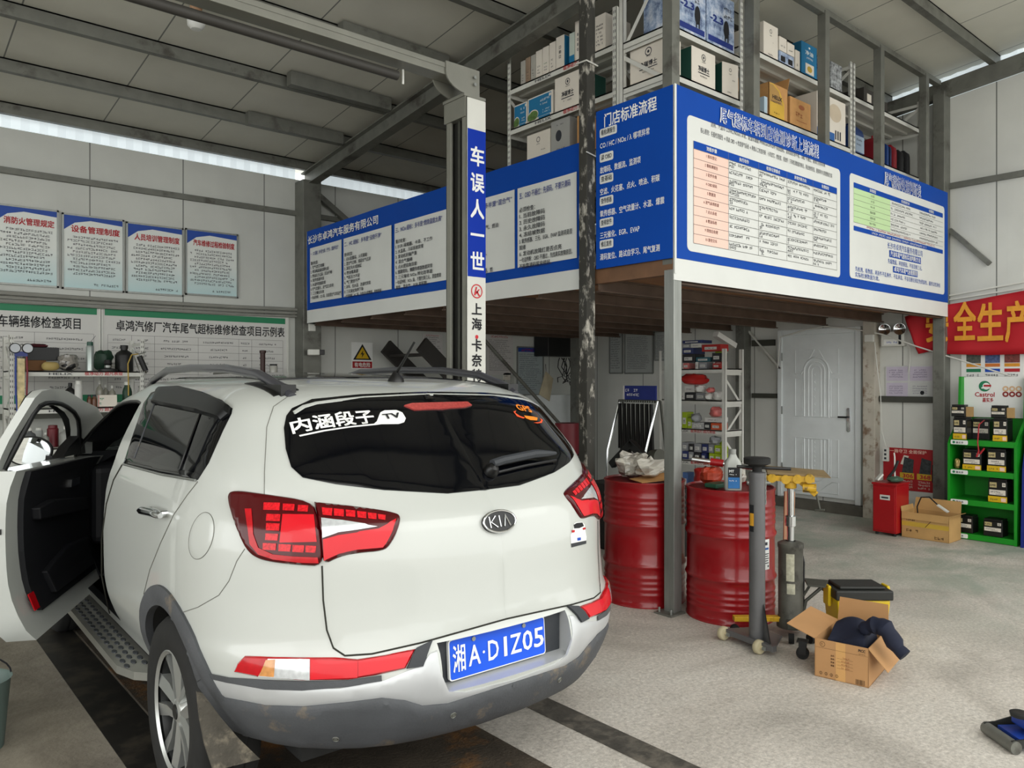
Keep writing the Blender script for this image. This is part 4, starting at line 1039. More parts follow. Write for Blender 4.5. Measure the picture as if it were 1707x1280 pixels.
# worn building post in front of the shelving
b = MB(); b.box((4.165, 4.02, 0), (4.255, 4.105, zc(4.0) - .15), mat('worn_black_post', '#35342f', .75, var=.15, scale=10, dirt='#b5b1a6', dirt_amt=.32, dscale=16, stretch=(1, 1, .5)))
o = b.build('worn_post', bevel=.004); tag(o, 'tall black steel post with flaking paint beside the corner sign', 'post'); centred(o)
b = MB(); b.tube([(4.15, 4.01, 3.98), (4.27, 4.01, 3.97), (4.27, 4.112, 3.975), (4.15, 4.112, 3.985), (4.15, 4.01, 3.98)], .006, M_white, 5); b.tube([(4.15, 4.01, 3.30), (4.27, 4.01, 3.28), (4.33, 4.0, 3.25)], .005, M_white, 5)
b.build('tie_wire', o)
for bw in o.children: bw.data.transform(Matrix.Translation(-o.location))

# ------------------------------------------------------------------ printed sign boards round the mezzanine
M_vin = mat('banner_blue', '#0a449f', 0.55, var=0.05, scale=2, spec=.15)
M_vinw = mat('banner_white', '#d6d8d4', 0.55, var=0.03, scale=3)
M_pink = mat('banner_pink', '#efc9ba', .55, var=.02); M_green = mat('banner_green', '#bcd9a4', .55, var=.02); M_grid = mat('grid_line', '#6b6b68', .6, var=0); M_txt = mat('print_grey', '#2d3038', .6, var=0)
def wavy_board(B, fr, x0, y0, x1, y1, m, off, amp=.006, n=24, thick=.006):
    o, ux, uy, nn = fr
    vs = []
    for s in (0, 1):
        for j in range(3):
            for i in range(n + 1):
                x = x0 + (x1 - x0) * i / n; y = y0 + (y1 - y0) * j / 2; d = amp * (sin(i * 1.7) * .5 + sin(i * .7 + j) * .5) if s == 0 else amp * (sin(i * 1.7) * .5 + sin(i * .7 + j) * .5)
                vs.append(o + ux * x + uy * y + nn * (off + d - s * thick))
    m1 = n + 1; T = 3 * m1; fs = []
    for j in range(2):
        for i in range(n): a = j * m1 + i; fs += [(a, a + 1, a + 1 + m1, a + m1), (T + a, T + a + m1, T + a + 1 + m1, T + a + 1)]
    for i in range(n): fs += [(i, T + i, T + i + 1, i + 1), (2 * m1 + i, 2 * m1 + i + 1, T + 2 * m1 + i + 1, T + 2 * m1 + i)]
    B.add(vs, fs, m)
# corner sign (faces the car)
A = FL(CXm); L0, L1 = -4.005, -CYm
cs = thing('corner_sign', 'blue workflow sign on the short side of the mezzanine corner', 'sign', (CXm, 3.65, 2.43))
b = MB(); b.rect(A, L0, 2.435, L1, 3.615, M_vin, .012, .012); bo = b.build('board', cs, world=True)
b = MB(); X = lambda f: L0 + (L1 - L0) * f
b.text(A, '门店标准流程', X(.12), 3.475, .10, M_sw, .0135, .03, width=.49)
ZT = iter((3.408, 3.224, 3.063, 2.90, 2.738, 2.578))
for tg, w, ln, lw in (('看检测报告', .17, 'CO / HC / NOx / λ 哪项异常', .47), ('读 OBD', .135, '故障码、数据流、监测项', .39), ('查基础', .135, '空滤、火花塞、点火、喷油、积碳', .56), ('查传感器', .135, '氧传感器、空气流量计、水温、爆震', .60), ('查排放件', .135, '三元催化、EGR、EVAP', .38), ('修后复检', .135, '清码复位、路试自学习、尾气复测', .56)):
    zz = next(ZT); b.rect(A, X(.055), zz, X(.055) + w, zz + .065, M_vinw, .0135, 0, .012); b.text(A, tg, X(.055) + w / 2, zz + .013, .042, M_txt, .0145, .02, width=w - .03, align='c')
    b.text(A, ln, X(.06), zz - .085, .05, M_sw, .0135, .015, width=lw)
b.build('lettering', bo, world=True)
# long sign towards the back wall
ls = thing('long_sign', 'long blue sign with white text panels along the mezzanine facing the lift', 'sign', (CXm - .02, 6.4, 2.3))
b = MB(); A2 = FL(CXm - .015); q0, q1 = -8.83, -4.165
wavy_board(b, A2, q0, 2.30, q1, 3.42, M_vinw, .01); bo = b.build('board', ls, smooth=True, world=True)
b = MB(); wavy_board(b, A2, q0 + .01, 2.455, q1 - .002, 3.42, M_vin, .013, thick=.002)
b.build('blue_ground', bo, smooth=True, world=True)
PAN = [(-8.72, -7.93), (-7.88, -6.86), (-6.80, -5.83), (-5.77, -4.915), (-4.875, -4.185)]
b = MB()
for x0, x1 in PAN: wavy_board(b, A2, x0, 2.54, x1, 3.20, M_vinw, .022, .003, 8, .004)
b.build('text_panel', bo, smooth=True, world=True)
b = MB(); Z = .0295; O_ = .030
b.text(A2, '长沙市卓鸿汽车服务有限公司', -8.78, 3.25, .10, M_sw, .022, .03, width=1.65)
def para(x0, title, lines, tsz, lsz, y, dy, w):
    b.text(A2, title, x0 + .03, y, tsz, mat('print_blue', '#2a3a86', .6, var=0), O_, .012, width=w); y -= .11; PW = (.62 if x0 > -5 else .80)
    for ln in lines: b.text(A2, ln, x0 + .03, y, lsz, M_txt, O_, .014, width=min(x0 * 0 + len(ln) * lsz * .92, PW)); y -= dy
para(PAN[4][0], '五、OBD 不通过：先读码，不要只清码', ['必须检查：', '1. 当前故障码', '2. 历史故障码', '3. 永久故障码', '4. 冻结帧数据', '5. 氧传感器、三元、EGR、EVAP 监测项是否', '就绪', '6. 发动机故障灯是否点亮', '一句话判断：OBD 不通过，先找真实故障原因，', '不能靠清码冒充修好。'], .055, .042, 3.10, .052, .60)
para(PAN[2][0], '三、NOx 超标：多半是“燃烧温度太高”', ['重点检查：', '1. EGR 阀堵塞、卡滞、不工作', '2. 水温高，冷却系统异常', '3. 发动机积碳严重', '4. 混合气偏稀', '5. 点火提前角异常', '6. 爆震倾向，爆震传感器数据异常', '7. 三元催化 NOx 转化效率差', '一句话判断：NOx 高，不要先换三元，要查燃烧', '温度、混合气、EGR 和积碳。'], .055, .042, 3.10, .052, .82)
para(PAN[1][0], '二、HC 超标：多半是“没烧干净”', ['重点检查：', '1. 点火能量弱、火花塞差', '2. 混合气过稀，或混合气过浓', '3. 某缸失火或缺缸', '4. 喷油嘴滴漏', '5. 气缸压力不足', '6. 气门密封不严', '7. 冷车、低水温、怠速时异常', '8. 三元催化效率下降', '一句话判断：HC 高，先查点火和燃烧，再查积碳'], .055, .042, 3.10, .052, .80)
para(PAN[0][0], '一、CO 超标：多半是“太浓、空气少、燃烧不充分”', ['重点检查：', '1. 空气滤芯堵塞', '2. 喷油嘴滴漏或雾化差', '3. 燃油压力过高、回油不畅', '4. 氧传感器失准', '5. 水温传感器异常', '6. 空气流量计、进气压力异常', '7. 三元催化失效', '一句话判断：CO 高，先查混合气浓和进气'], .05, .042, 3.10, .052, .70)
para(PAN[3][0], '四、黑烟 / 冒烟：多半是“混合气”', ['重点检查：', '1. 空滤脏、积碳多、漏气、燃油', '2. 喷油量大、点火差', '3. 缸压不足、烧机油', '4. 涡轮、中冷器异常、', '一句话判断：', '先查进气，再查喷油传感器，燃'], .05, .042, 3.10, .075, .80)
b.build('lettering', bo, world=True)
# front sign
A3 = FX(CYm)
fs_ = thing('front_sign', 'wide blue and white flow-chart sign across the mezzanine front', 'sign', (6.6, CYm, 2.29))
b = MB(); wavy_board(b, A3, CXm - .01, 2.285, XE, 3.62, M_vinw, .006, .003, 30); bo = b.build('board', fs_, smooth=True, world=True)
b = MB(); wavy_board(b, A3, CXm - .006, 2.435, XE - .004, 3.62, M_vin, .009, .003, 30, .002); b.rect(A3, CXm - .01, 2.33, CXm + .01, 3.62, M_vinw, .014, .002); b.build('blue_ground', bo, smooth=True, world=True)
def fx(u): return P(u, 400, Y=CYm).x
def fz(u, v): return P(u, v, Y=CYm).z
a0, a1 = fx(1143), fx(1398); z0, z1 = fz(1143, 418), fz(1143, 191)
b = MB(); b.rect(A3, a0, z0, a1, z1, M_vinw, .014, .003, .04)
c0, c1 = fx(1414), fx(1572); y0_, y1_ = fz(1414, 463), fz(1414, 288); b.rect(A3, c0, y0_, c1, y1_, M_vinw, .014, .003, .04); b.build('text_panel', bo, world=True)
b = MB(); O_ = .016
def outlined(t, x, y, sz, w):
    b.text(A3, t, x, y, sz, M_sw, .0145, .055, width=w + .02, align='c'); b.text(A3, t, x, y, sz, M_vin, .016, .0, width=w, align='c')
outlined('尾气超标车辆到店检测诊断上墙流程', (fx(1199) + fx(1361)) / 2, 3.465, .115, fx(1361) - fx(1199))
outlined('尾气超标快速判断表', (fx(1473) + fx(1532)) / 2, y1_ + .0, .13, fx(1532) - fx(1473))
tx0, tx1 = fx(1153), fx(1392); tz1 = z1 - .07; tz0 = z0 + .06
b.text(A3, '适用：汽油车 CO/HC/NOx/λ 异常，柴油车烟度 PM/NOx/OPF/DPF 排放超标，冒黑烟怠速不稳，OBD 不通过，故障灯亮等车辆', (tx0 + tx1) / 2, tz1 + .06 - .02, .04, M_txt, O_, .01, width=(tx1 - tx0) * .80, align='c')
b.text(A3, '核心原则：先看检测报告 → 再读 OBD → 检查排气系统 → 再做人工检查判断｜小到滤芯、燃烧室、排放件｜只有检测数据判断后，再出维修项目、更换零件与清理费用方案', (tx0 + tx1) / 2, tz1 - .03, .04, M_txt, O_, .01, width=(tx1 - tx0) * .92, align='c')
hd = tz1 - .10; b.rect(A3, tx0, hd - .055, tx1, hd, M_vin, .0165)
col = [0, .205, .40, .60, .80, 1.0]; cx_ = [tx0 + (tx1 - tx0) * c for c in col]
for i, t in enumerate(('流程步骤', '执行动作', '检测/记录重点', '异常判断方向', '处理结论')): b.text(A3, t, (cx_[i] + cx_[i + 1]) / 2, hd - .042, .03, M_sw, .018, .02, align='c')
rows_ = 10; rh = (hd - .055 - tz0) / rows_
b.rect(A3, tx0, tz0, cx_[1], hd - .055, M_pink, .0155)
rn = random.Random(5)
step_ = ['1 接车登记', '2 看检测报告', '3 初步外观', '4 OBD读码', '5 数据流', '6 进气系统检查', '7 点火系统', '8 燃油系统', '9 排放后处理', '10 复检交车']
for r in range(rows_ + 1):
    y = tz0 + r * rh; b.rect(A3, tx0, y - .0015, tx1, y + .0015, M_grid, .0168)
    if r == rows_: break
    b.text(A3, step_[rows_ - 1 - r], (tx0 + cx_[1]) / 2, y + rh * .42, .026, mat('print_brown', '#6a3a2c', .6, var=0), O_, .015, align='c')
    for i in range(1, 5):
        w = (cx_[i + 1] - cx_[i]) * rn.uniform(.55, .93)
        b.scrawl(A3, cx_[i] + .012, y + rh * .52, w, .022, M_txt, O_, rn)
        if rn.random() < .45: b.scrawl(A3, cx_[i] + .012, y + rh * .16, w * rn.uniform(.1, .4), .022, M_txt, O_, rn)
for x in cx_: b.rect(A3, x - .0015, tz0, x + .0015, hd, M_grid, .0168)
# right-hand panel
ux0, ux1 = c0 + .07, c1 - .05; Hp = y1_ - y0_; yf = lambda t: y1_ - Hp * t
b.rect(A3, ux0, yf(.13), ux1, yf(.08), M_vin, .0165)
cc_ = [ux0, ux0 + (ux1 - ux0) * .37, ux0 + (ux1 - ux0) * .70, ux1]
for i, t in enumerate(('异常类型', '优先检查方向', '处理建议')): b.text(A3, t, (cc_[i] + cc_[i + 1]) / 2, yf(.122), .03, M_sw, .018, .02, align='c')
b.rect(A3, ux0, yf(.46), cc_[1], yf(.13), M_green, .0155)
for r, t in enumerate(('CO 高', 'HC 高', 'NOx 高', '黑烟/冒烟', '蓝烟/白烟', 'OBD 不通过')):
    y = yf(.13 + (r + 1) * .055); b.rect(A3, ux0, y - .0012, ux1, y + .0012, M_grid, .0168); b.text(A3, t, (cc_[0] + cc_[1]) / 2, y + .016, .024, M_txt, O_, .01, align='c')
    for i in (1, 2): b.scrawl(A3, cc_[i] + .01, y + .016, (cc_[i + 1] - cc_[i]) * rn.uniform(.5, .8), .02, M_txt, O_, rn)
b.scrawl(A3, ux0 + .25, yf(.487), (ux1 - ux0) * .8, .02, mat('print_red', '#a23a3a', .6, var=0), O_, rn)
b.rect(A3, ux0, yf(.54), ux1, yf(.495), M_vin, .0165); b.scrawl(A3, ux0 + .35, yf(.53), (ux1 - ux0) * .62, .02, M_sw, .018, rn)
mx_ = (ux0 + ux1) / 2 + .08
b.text(A3, '长沙市卓鸿汽车服务有限公司', mx_, yf(.635), .065, M_vin, O_, .01, width=.80, align='c')
b.rect(A3, mx_ - .36, yf(.715), mx_ + .36, yf(.645), M_vin, .0165); b.text(A3, '汽油车尾气超标实战判断方法', mx_, yf(.707), .052, M_sw, .018, .02, width=.68, align='c')
b.text(A3, '先看数据、再查原因、不盲目换三元。', mx_, yf(.785), .048, M_vin, O_, .01, width=.78, align='c')
b.rect(A3, mx_ - .28, yf(.865), mx_ + .28, yf(.80), M_vin, .0165); b.text(A3, '卓鸿汽车尾气治理原则', mx_, yf(.858), .05, M_sw, .018, .02, width=.52, align='c')
b.text(A3, '先检测、看数据、再拆件不乱换件、不乱承诺、不盲目删去规定免费复检、最终以检测线', ux0 + .03, yf(.93), .046, M_vin, O_, .01, width=(ux1 - ux0) * .95)
b.text(A3, '实际检测数据为准。', ux0 + .03, yf(.985), .046, M_vin, O_, .01, width=.48)
b.build('lettering', bo, world=True)
# ================================================================== STORAGE RACKS
M_rack = mat('rack_white', '#c9c9c2', 0.45, var=0.06, scale=8)
M_hole = mat('rack_slot', '#4a4a47', .7, var=0)
def rack(label, loc, rz, L, D, hts, ph, sticker=None, brace=(0, 1), group=None, holes=True):
    """boltless rack; local x along the front, +y depth, front edge at y = 0"""
    t = thing('storage_rack', label, 'rack', loc, rz)
    for x in (0, L - .04):
        for y in (0, D - .04):
            b = MB(); b.box((x, y, 0), (x + .04, y + .003, ph), M_rack); b.box((x if x == 0 else x + .037, y, 0), (x + .003 if x == 0 else x + .04, y + .04, ph), M_rack)
            if y > 0: b.box((x, y + .037, 0), (x + .04, y + .04, ph), M_rack)
            if holes and y == 0:
                for i in range(int(ph / .05)):
                    z = .03 + i * .05; b.box((x + .009, -.0008, z), (x + .015, 0, z + .022), M_hole); b.box((x + .025, -.0008, z), (x + .031, 0, z + .022), M_hole)
            b.build('post', t)
    for z in hts:
        b = MB(); b.box((.005, .003, z - .05), (L - .005, .006, z), M_rack); b.box((.005, D - .006, z - .05), (L - .005, D - .003, z), M_rack)
        b.box((.004, .004, z - .05), (.007, D - .004, z), M_rack); b.box((L - .007, .004, z - .05), (L - .004, D - .004, z), M_rack)
        b.box((.004, .003, z - .012), (L - .004, D - .003, z), M_rack)
        for k in range(1, 3): b.box((.01, D * k / 3 - .02, z - .035), (L - .01, D * k / 3 + .02, z - .012), M_rack)
        s = b.build('shelf', t)
        if sticker and z in sticker:
            f = frame((0, .003, 0), (1, 0, 0), (0, 0, 1)); b = MB()
            b.text(f, '极净动力 超凡表现', L * .68, z - .042, .034, mat('sticker_red', '#b3262c', .5, var=0), .0015, .03, width=.34, align='c'); b.text(f, 'HELIX', L * .36, z - .042, .030, M_txt, .0015, .02, width=.20, align='c'); b.build('lettering', s)
    for e in brace:
        x = .02 if e == 0 else L - .02; hs = sorted(hts); b = MB()
        zs = [0.12] + [h - .06 for h in hs] + ([ph - .05] if ph - hs[-1] > .3 else [])
        for i in range(len(zs) - 1):
            a, c = (.02, D - .02) if i % 2 else (D - .02, .02); b.bar((x, a, zs[i]), (x, c, zs[i + 1] - .04), .004, .03, M_rack, up=(0, a - c, 1))
        for z in zs: b.bar((x, .01, z), (x, D - .01, z), .006, .03, M_rack)
        b.build('brace', t)
    return t
RA = rack('white steel rack behind the long sign loaded with slim cartons', (4.47, 5.30, 2.402), -pi / 2, 1.30, .45, (.35, .70, 1.03, 1.44, 1.80), 2.08, sticker=(1.44, 1.80))
RB = rack('white rack on the mezzanine corner, holding two snow-patterned boxes', (4.50, 3.52, 2.402), 0, .95, .48, (.5, 1.0, 1.445, 1.79), 2.4, brace=(0, 1))
RC = rack('wide white mezzanine rack with open brown carton and tall blue box', (5.47, 3.52, 2.402), 0, 1.83, .48, (.5, 1.0, 1.425, 1.915), 2.25, brace=(1,))
RD = rack('white mezzanine rack beside the side wall, holding oil bottles', (7.32, 3.52, 2.402), 0, 1.56, .48, (.5, 1.0, 1.405, 1.945), 2.25, brace=(1,))
M_cw = mat('carton_white', '#d9d2c6', .6, var=.03); M_cgreen = mat('carton_green', '#1d4a40', .55, var=.05); M_cb = mat('carton_blue', '#1a6f9c', .5, var=.08); M_snow = None
def snow_mat():
    m = bpy.data.materials.new('snow_print'); m.use_nodes = True; nt = m.node_tree; N = nt.nodes; L = nt.links; b = N['Principled BSDF']; tc = N.new('ShaderNodeTexCoord')
    n = N.new('ShaderNodeTexNoise'); n.inputs['Scale'].default_value = 9; n.inputs['Detail'].default_value = 8; n.inputs['Roughness'].default_value = .75; L.new(tc.outputs['Object'], n.inputs[0])
    r = N.new('ShaderNodeValToRGB'); L.new(n.outputs[0], r.inputs[0]); e = r.color_ramp.elements; e[0].position = .36; e[0].color = (*lin('#2c3f6e'), 1); e[1].position = .66; e[1].color = (*lin('#d8dce4'), 1)
    x = e.new(.5); x.color = (*lin('#93a5c0'), 1); L.new(r.outputs[0], b.inputs['Base Color']); b.inputs['Roughness'].default_value = .5; return m
M_snow = snow_mat()
BOX = frame((0, 0, 0), (1, 0, 0), (0, 0, 1))
def carton(label, loc, w, d, h, rz=0.0, m=None, prints=(), group=None, name='carton', cat='box', sidem=None, twist=0):
    """closed box, front bottom-left corner at loc (local x along the front)"""
    t = thing(name, label, cat, V(loc) + V((0, 0, .0015)), rz + twist, group)
    b = MB(); b.box((0, 0, 0), (w, d, h), m or M_cw)
    if sidem:
        b.box((-.0006, .004, .003), (0, d - .004, h - .003), sidem); b.box((w, .004, .003), (w + .0006, d - .004, h - .003), sidem)
    b.build('body', t, bevel=.002)
    if prints:
        b = MB()
        for o_, p in enumerate(prints):
            k = p[0]; o_ = .0012 + .00035 * o_
            if k == 't': b.text(BOX, p[1], p[2] * w, p[3] * h, p[4] * h, p[5], o_, p[6] if len(p) > 6 else .02, width=p[7] * w if len(p) > 7 else None, align='c')
            elif k == 'r': b.rect(BOX, p[1] * w, p[2] * h, p[3] * w, p[4] * h, p[5], o_)
            elif k == 'd': b.disc(BOX, p[1] * w, p[2] * h, p[3] * w, p[4] * h, p[5], o_)
            elif k == 'g': b.ring(BOX, p[1] * w, p[2] * h, p[3] * w, p[4] * w, p[5], o_)
            elif k == 's': b.scrawl(BOX, p[1] * w, p[2] * h, p[3] * w, p[4] * h, p[5], o_)
        b.build('print', t)
    return t
BRAND = [('g', .5, .80, .07, .09, M_txt), ('d', .5, .80, .03, .04, M_txt), ('s', .42, .66, .18, .035, M_txt), ('t', '净碳博士', .5, .40, .15, M_txt, .03, .46), ('r', .26, .35, .74, .375, M_txt), ('s', .34, .26, .34, .04, M_txt)]
PLAIN = [('g', .5, .80, .06, .08, M_txt), ('s', .42, .66, .18, .035, M_txt), ('s', .62, .48, .2, .035, M_txt), ('s', .3, .12, .35, .04, M_txt)]
def ax(u): return 5.30 - P(u, 150, X=4.516).y      # local x on the rack behind the long sign
def onA(u0, u1, zi, h, d, label, **k):
    x0, x1 = ax(u0), ax(u1); y = 5.30 - x0; return carton(label, (4.516, y, 2.402 + zi), max(.03, x1 - x0 - .004), d, h, -pi / 2, **k)
M_gr1 = mat('slim_grey', '#a9a69d', .6, var=.08); M_gr2 = mat('slim_brown', '#8f7a66', .6, var=.25, scale=12)
slim = [(868, 876, .225, M_gr1, 'plain grey'), (876.3, 884.5, .235, M_gr2, 'brown picture'), (885, 893, .235, M_gr1, 'pale brown'), (893.3, 904, .25, M_cw, 'white'), (904.3, 915.5, .255, M_cw, 'green lettered'), (916, 926.5, .265, M_cw, 'cream')]
pos_ = ['first', 'second', 'third', 'fourth', 'fifth', 'sixth']
for i, (u0, u1, h, m, d_) in enumerate(slim):
    onA(u0, u1, 1.80, h, .28, '%s slim carton, %s from the post end of the top shelf row' % (d_, pos_[i]), m=m, group='slim cartons on the top shelf',
        prints=[('s', .25, .3, .5, .05, M_txt), ('s', .25, .42, .5, .05, mat('print_green', '#2f6d4a', .6, var=0) if i == 4 else M_txt), ('s', .25, .2, .5, .05, M_txt)])
onA(927, 941, 1.80, .285, .30, 'white carton with a blue side ending the slim carton row', m=M_cw, sidem=M_cb, prints=[('t', '口', .5, .62, .1, M_txt), ('t', '助', .5, .48, .1, M_txt), ('t', '口', .5, .34, .1, M_txt)])
onA(949, 958, 1.80, .265, .28, 'pale green carton with blue foot on the top shelf', m=mat('carton_pale', '#b9c4ba', .6), prints=[('r', 0, 0, 1, .3, M_cb)])
onA(958.5, 969, 1.80, .34, .28, 'tall cream carton with black vertical lettering on the top shelf', m=M_cw, prints=[('t', '8', .5, .62, .1, M_txt), ('t', '0', .5, .5, .1, M_txt), ('t', '8', .5, .38, .1, M_txt), ('t', '0', .5, .26, .1, M_txt)])
onA(969.5, 974, 1.80, .35, .28, 'narrow pale carton next to the worn post', m=M_gr1)
onA(992, 1010, 1.80, .30, .3, 'white carton covered in fine text behind the worn post', m=M_cw, prints=[('s', .1, .2 + .1 * i, .75, .05, M_txt) for i in range(6)])
LEAF = mat('print_leaf', '#55713a', .6, var=.4, scale=30)
for (u0, u1, h, lb) in ((857, 879, .215, 'blue and white carton at the post end of the middle shelf'), (880, 922, .225, 'blue and white carton beside the big white carton, middle shelf')):
    onA(u0, u1, 1.44, h, .3, lb, m=M_cw, group='blue and white cartons', prints=[('r', .04, .16, .94, .95, M_cb), ('s', .5, .72, .4, .09, M_sw), ('s', .5, .58, .3, .06, M_sw), ('s', .6, .35, .3, .05, M_sw), ('s', .6, .25, .3, .05, M_sw), ('d', .9, .86, .045, .06, M_cw), ('d', .24, .3, .2, .2, M_cw), ('d', .24, .28, .18, .18, LEAF), ('d', .12, .24, .12, .15, LEAF), ('r', .45, .06, .9, .14, M_cb)])
onA(925, 969, 1.44, .30, .3, 'big white carton with green sides on the middle shelf', m=M_cw, sidem=M_cgreen, prints=BRAND + [('r', 0, 0, 1, .04, M_cgreen)])
onA(878.5, 917.5, 1.03, .315, .3, 'plain white carton with round emblem on the lower shelf', m=M_cw, prints=PLAIN)
onA(918.5, 950, 1.03, .36, .3, 'silver grey carton with a round black window on lower shelf', m=mat('carton_silver', '#a7a7a3', .45, .2), prints=[('d', .42, .62, .16, .13, M_txt), ('s', .3, .86, .4, .03, M_txt), ('s', .3, .3, .5, .03, M_txt)])
onA(962, 973, 1.03, .33, .3, 'brown carton behind the worn post on lower shelf', m=M_card)
YF = 3.56
def bx(u, v=150): return P(u, v, Y=YF).x
def onB(u0, u1, z, h, d, label, twist=0, **k):
    x0, x1 = bx(u0), bx(u1); return carton(label, (x0, YF, z), x1 - x0 - .006, d, h, 0, twist=twist, **k)
ZB = 2.402
for u0, u1, lb in ((1129, 1177, 'snow scene printed box beside the corner post, top shelf'), (1178, 1224.5, 'snow scene printed box with dark blue stripe near the rack post')):
    onB(u0, u1, ZB + 1.79, .44, .32, lb, m=M_snow, group='snow scene boxes', prints=[('r', .05, .10, .96, .20, mat('print_navy', '#1a2f7a', .5, var=0)), ('t', '-2.3', .35, .45, .16, MC['print_navy'], .06, .45), ('s', .6, .62, .35, .07, M_txt), ('s', .6, .76, .35, .06, M_txt), ('d', .7, .42, .10, .16, M_ink), ('r', .64, .2, .68, .45, M_ink), ('r', .74, .2, .78, .45, M_ink)])
t_ = onB(1153, 1193, ZB + 1.445, .285, .30, 'white carton with large dark lettering at middle of corner rack', m=M_cw, prints=BRAND, sidem=M_cgreen)
onB(1204, 1226, ZB + 1.445, .27, .16, 'white carton with green sides, turned askew on the corner rack', twist=radians(-10), m=M_cw, prints=PLAIN, sidem=M_cgreen)
carton('white carton seen end-on through the corner rack brace', (4.548, 3.93, ZB + 1.445), .36, .155, .28, -pi / 2, m=M_cw, prints=BRAND)
ZC = ZB
onB(1273, 1297.5, ZC + 1.915, .30, .34, 'plain white carton at the post end of the wide rack, top shelf', m=M_cw, prints=PLAIN)
for i, (u0, u1, zz_, h) in enumerate(((1299, 1324, 0, .12), (1299, 1312, .125, .12), (1312.5, 1325, .125, .105), (1326, 1334, 0, .20))):
    dk = zz_ == 0 and i == 0
    onB(u0, u1, ZC + 1.915 + zz_, h, .24, ['dark printed carton under two small white cartons', 'small white carton stacked over the dark printed one, post side', 'small white carton stacked over the dark printed one, blue box side', 'narrow white carton beside the tall blue box'][i],
        m=M_snow if dk else M_cw, prints=[('r', .1, .3, .4, .7, M_ink), ('r', .6, .3, .9, .7, M_ink)] if dk else [('s', .2, .3, .6, .12, M_txt)])
onB(1336, 1362, ZC + 1.915, .31, .28, 'tall teal blue carton with white lettering on top shelf', m=M_cb, sidem=mat('carton_blue_dk', '#155879', .5), prints=[('t', '净油', .5, .66, .13, M_sw, .02, .5), ('s', .25, .55, .5, .06, M_sw), ('r', .25, .12, .8, .42, M_cw), ('d', .52, .27, .16, .09, mat('print_gold', '#b99a3a', .5)), ('d', .5, .88, .06, .03, M_sw)])
onB(1363.5, 1375, ZC + 1.915, .25, .2, 'grey patterned carton partly behind a steel upright', m=M_snow)
onB(1385, 1404, ZC + 1.915, .27, .24, 'black and white patterned carton at the rack end', m=mat('print_scribble', '#8d9092', .5, var=.9, scale=30))
onB(1274, 1280, ZC + 1.425, .16, .2, 'small pale blue carton beside the open brown carton', m=mat('carton_paleblue', '#a9bcc8', .6))
# open brown carton printed with a yellow oil drop
t = thing('open_carton', 'open brown carton with yellow printed panel on the wide rack', 'box', (bx(1282), YF, ZC + 1.4265)); w = bx(1313) - bx(1282)
M_cardin = mat('cardboard_inside', '#9c7346', .85, var=.1)
def open_box(t, w, d, h, flaps, m=None, th=.004, angs=(50, 60, 40, 55)):
    m = m or M_card; b = MB()
    b.box((0, 0, 0), (w, d, .004), m)
    for a, c in (((0, 0, 0), (w, th, h)), ((0, d - th, 0), (w, d, h)), ((0, 0, 0), (th, d, h)), ((w - th, 0, 0), (w, d, h))): b.box(a, c, m)
    b.build('body', t)
    for i in range(4):
        if not flaps[i]: continue
        L = flaps[i]; a = radians(angs[i])
        if i == 0: p = [(0, 0), (w, 0)]; n = (0, -1)
        elif i == 1: p = [(w, 0), (w, d)]; n = (1, 0)
        elif i == 2: p = [(w, d), (0, d)]; n = (0, 1)
        else: p = [(0, d), (0, 0)]; n = (-1, 0)
        q = [V((x, y, h)) for x, y in p]; o = V((n[0] * cos(a), n[1] * cos(a), sin(a))) * L; e = (q[1] - q[0]).normalized() * .006
        b = MB(); vs = [q[0], q[1], q[1] + o - e, q[0] + o + e]; nn = (q[1] - q[0]).cross(o).normalized() * .0035
        b.add(vs + [v + nn for v in vs], [(0, 1, 2, 3), (7, 6, 5, 4), (0, 4, 5, 1), (1, 5, 6, 2), (2, 6, 7, 3), (3, 7, 4, 0)], m); b.build('flap', t)
open_box(t, w, .30, .30, (0, .12, .14, 0), angs=(0, 70, 80, 0))
b = MB(); b.poly(BOX, [(.01, .02), (w * .8, .02), (w * .8, .16), (w * .55, .26), (w * .2, .30), (.01, .29)], mat('print_yellow', '#c9a23a', .6, var=.1), .0015); b.poly(BOX, [(.012, .14), (w * .72, .14), (w * .5, .25), (w * .18, .29), (.012, .285)], mat('print_tan', '#a8834a', .6), .002)
b.text(BOX, 'HELIX', w * .42, .165, .045, M_ink, .003, .05, width=w * .5, align='c'); b.scrawl(BOX, w * .12, .14, w * .5, .018, M_ink, .003); b.scrawl(BOX, w * .2, .05, w * .4, .014, M_ink, .003); b.build('print', t)
onB(1317, 1352, ZC + 1.425, .26, .3, 'closed brown carton with faint red print on the wide rack', m=M_card, prints=[('s', .25, .4, .55, .16, mat('print_brick', '#9a5a36', .7, var=0)), ('d', .55, .76, .14, .08, MC['print_brick']), ('r', .3, .26, .8, .28, MC['print_brick'])])
onB(1362, 1410, ZC + 1.425, .42, .3, 'tall white carton with blue foot near the perforated rack post', m=M_cw, prints=[('r', 0, 0, .6, .22, mat('print_cobalt', '#2b5d9c', .5)), ('d', .62, .68, .22, .2, mat('print_beige', '#c4b59f', .6)), ('s', .1, .5, .1, .05, M_txt), ('r', .62, .1, .66, .3, M_txt), ('r', .7, .1, .74, .3, M_txt), ('r', .78, .1, .82, .3, M_txt)])
onB(1440, 1458, ZB + 1.945, .16, .24, 'dark carton with white label on the top shelf by the wall', m=mat('carton_dark', '#3a3733', .6), prints=[('r', .3, .2, .7, .7, M_cw)])
onB(1463, 1480, ZB + 1.945, .12, .24, 'low dark carton behind a steel upright by the wall', m=MC['carton_dark'])
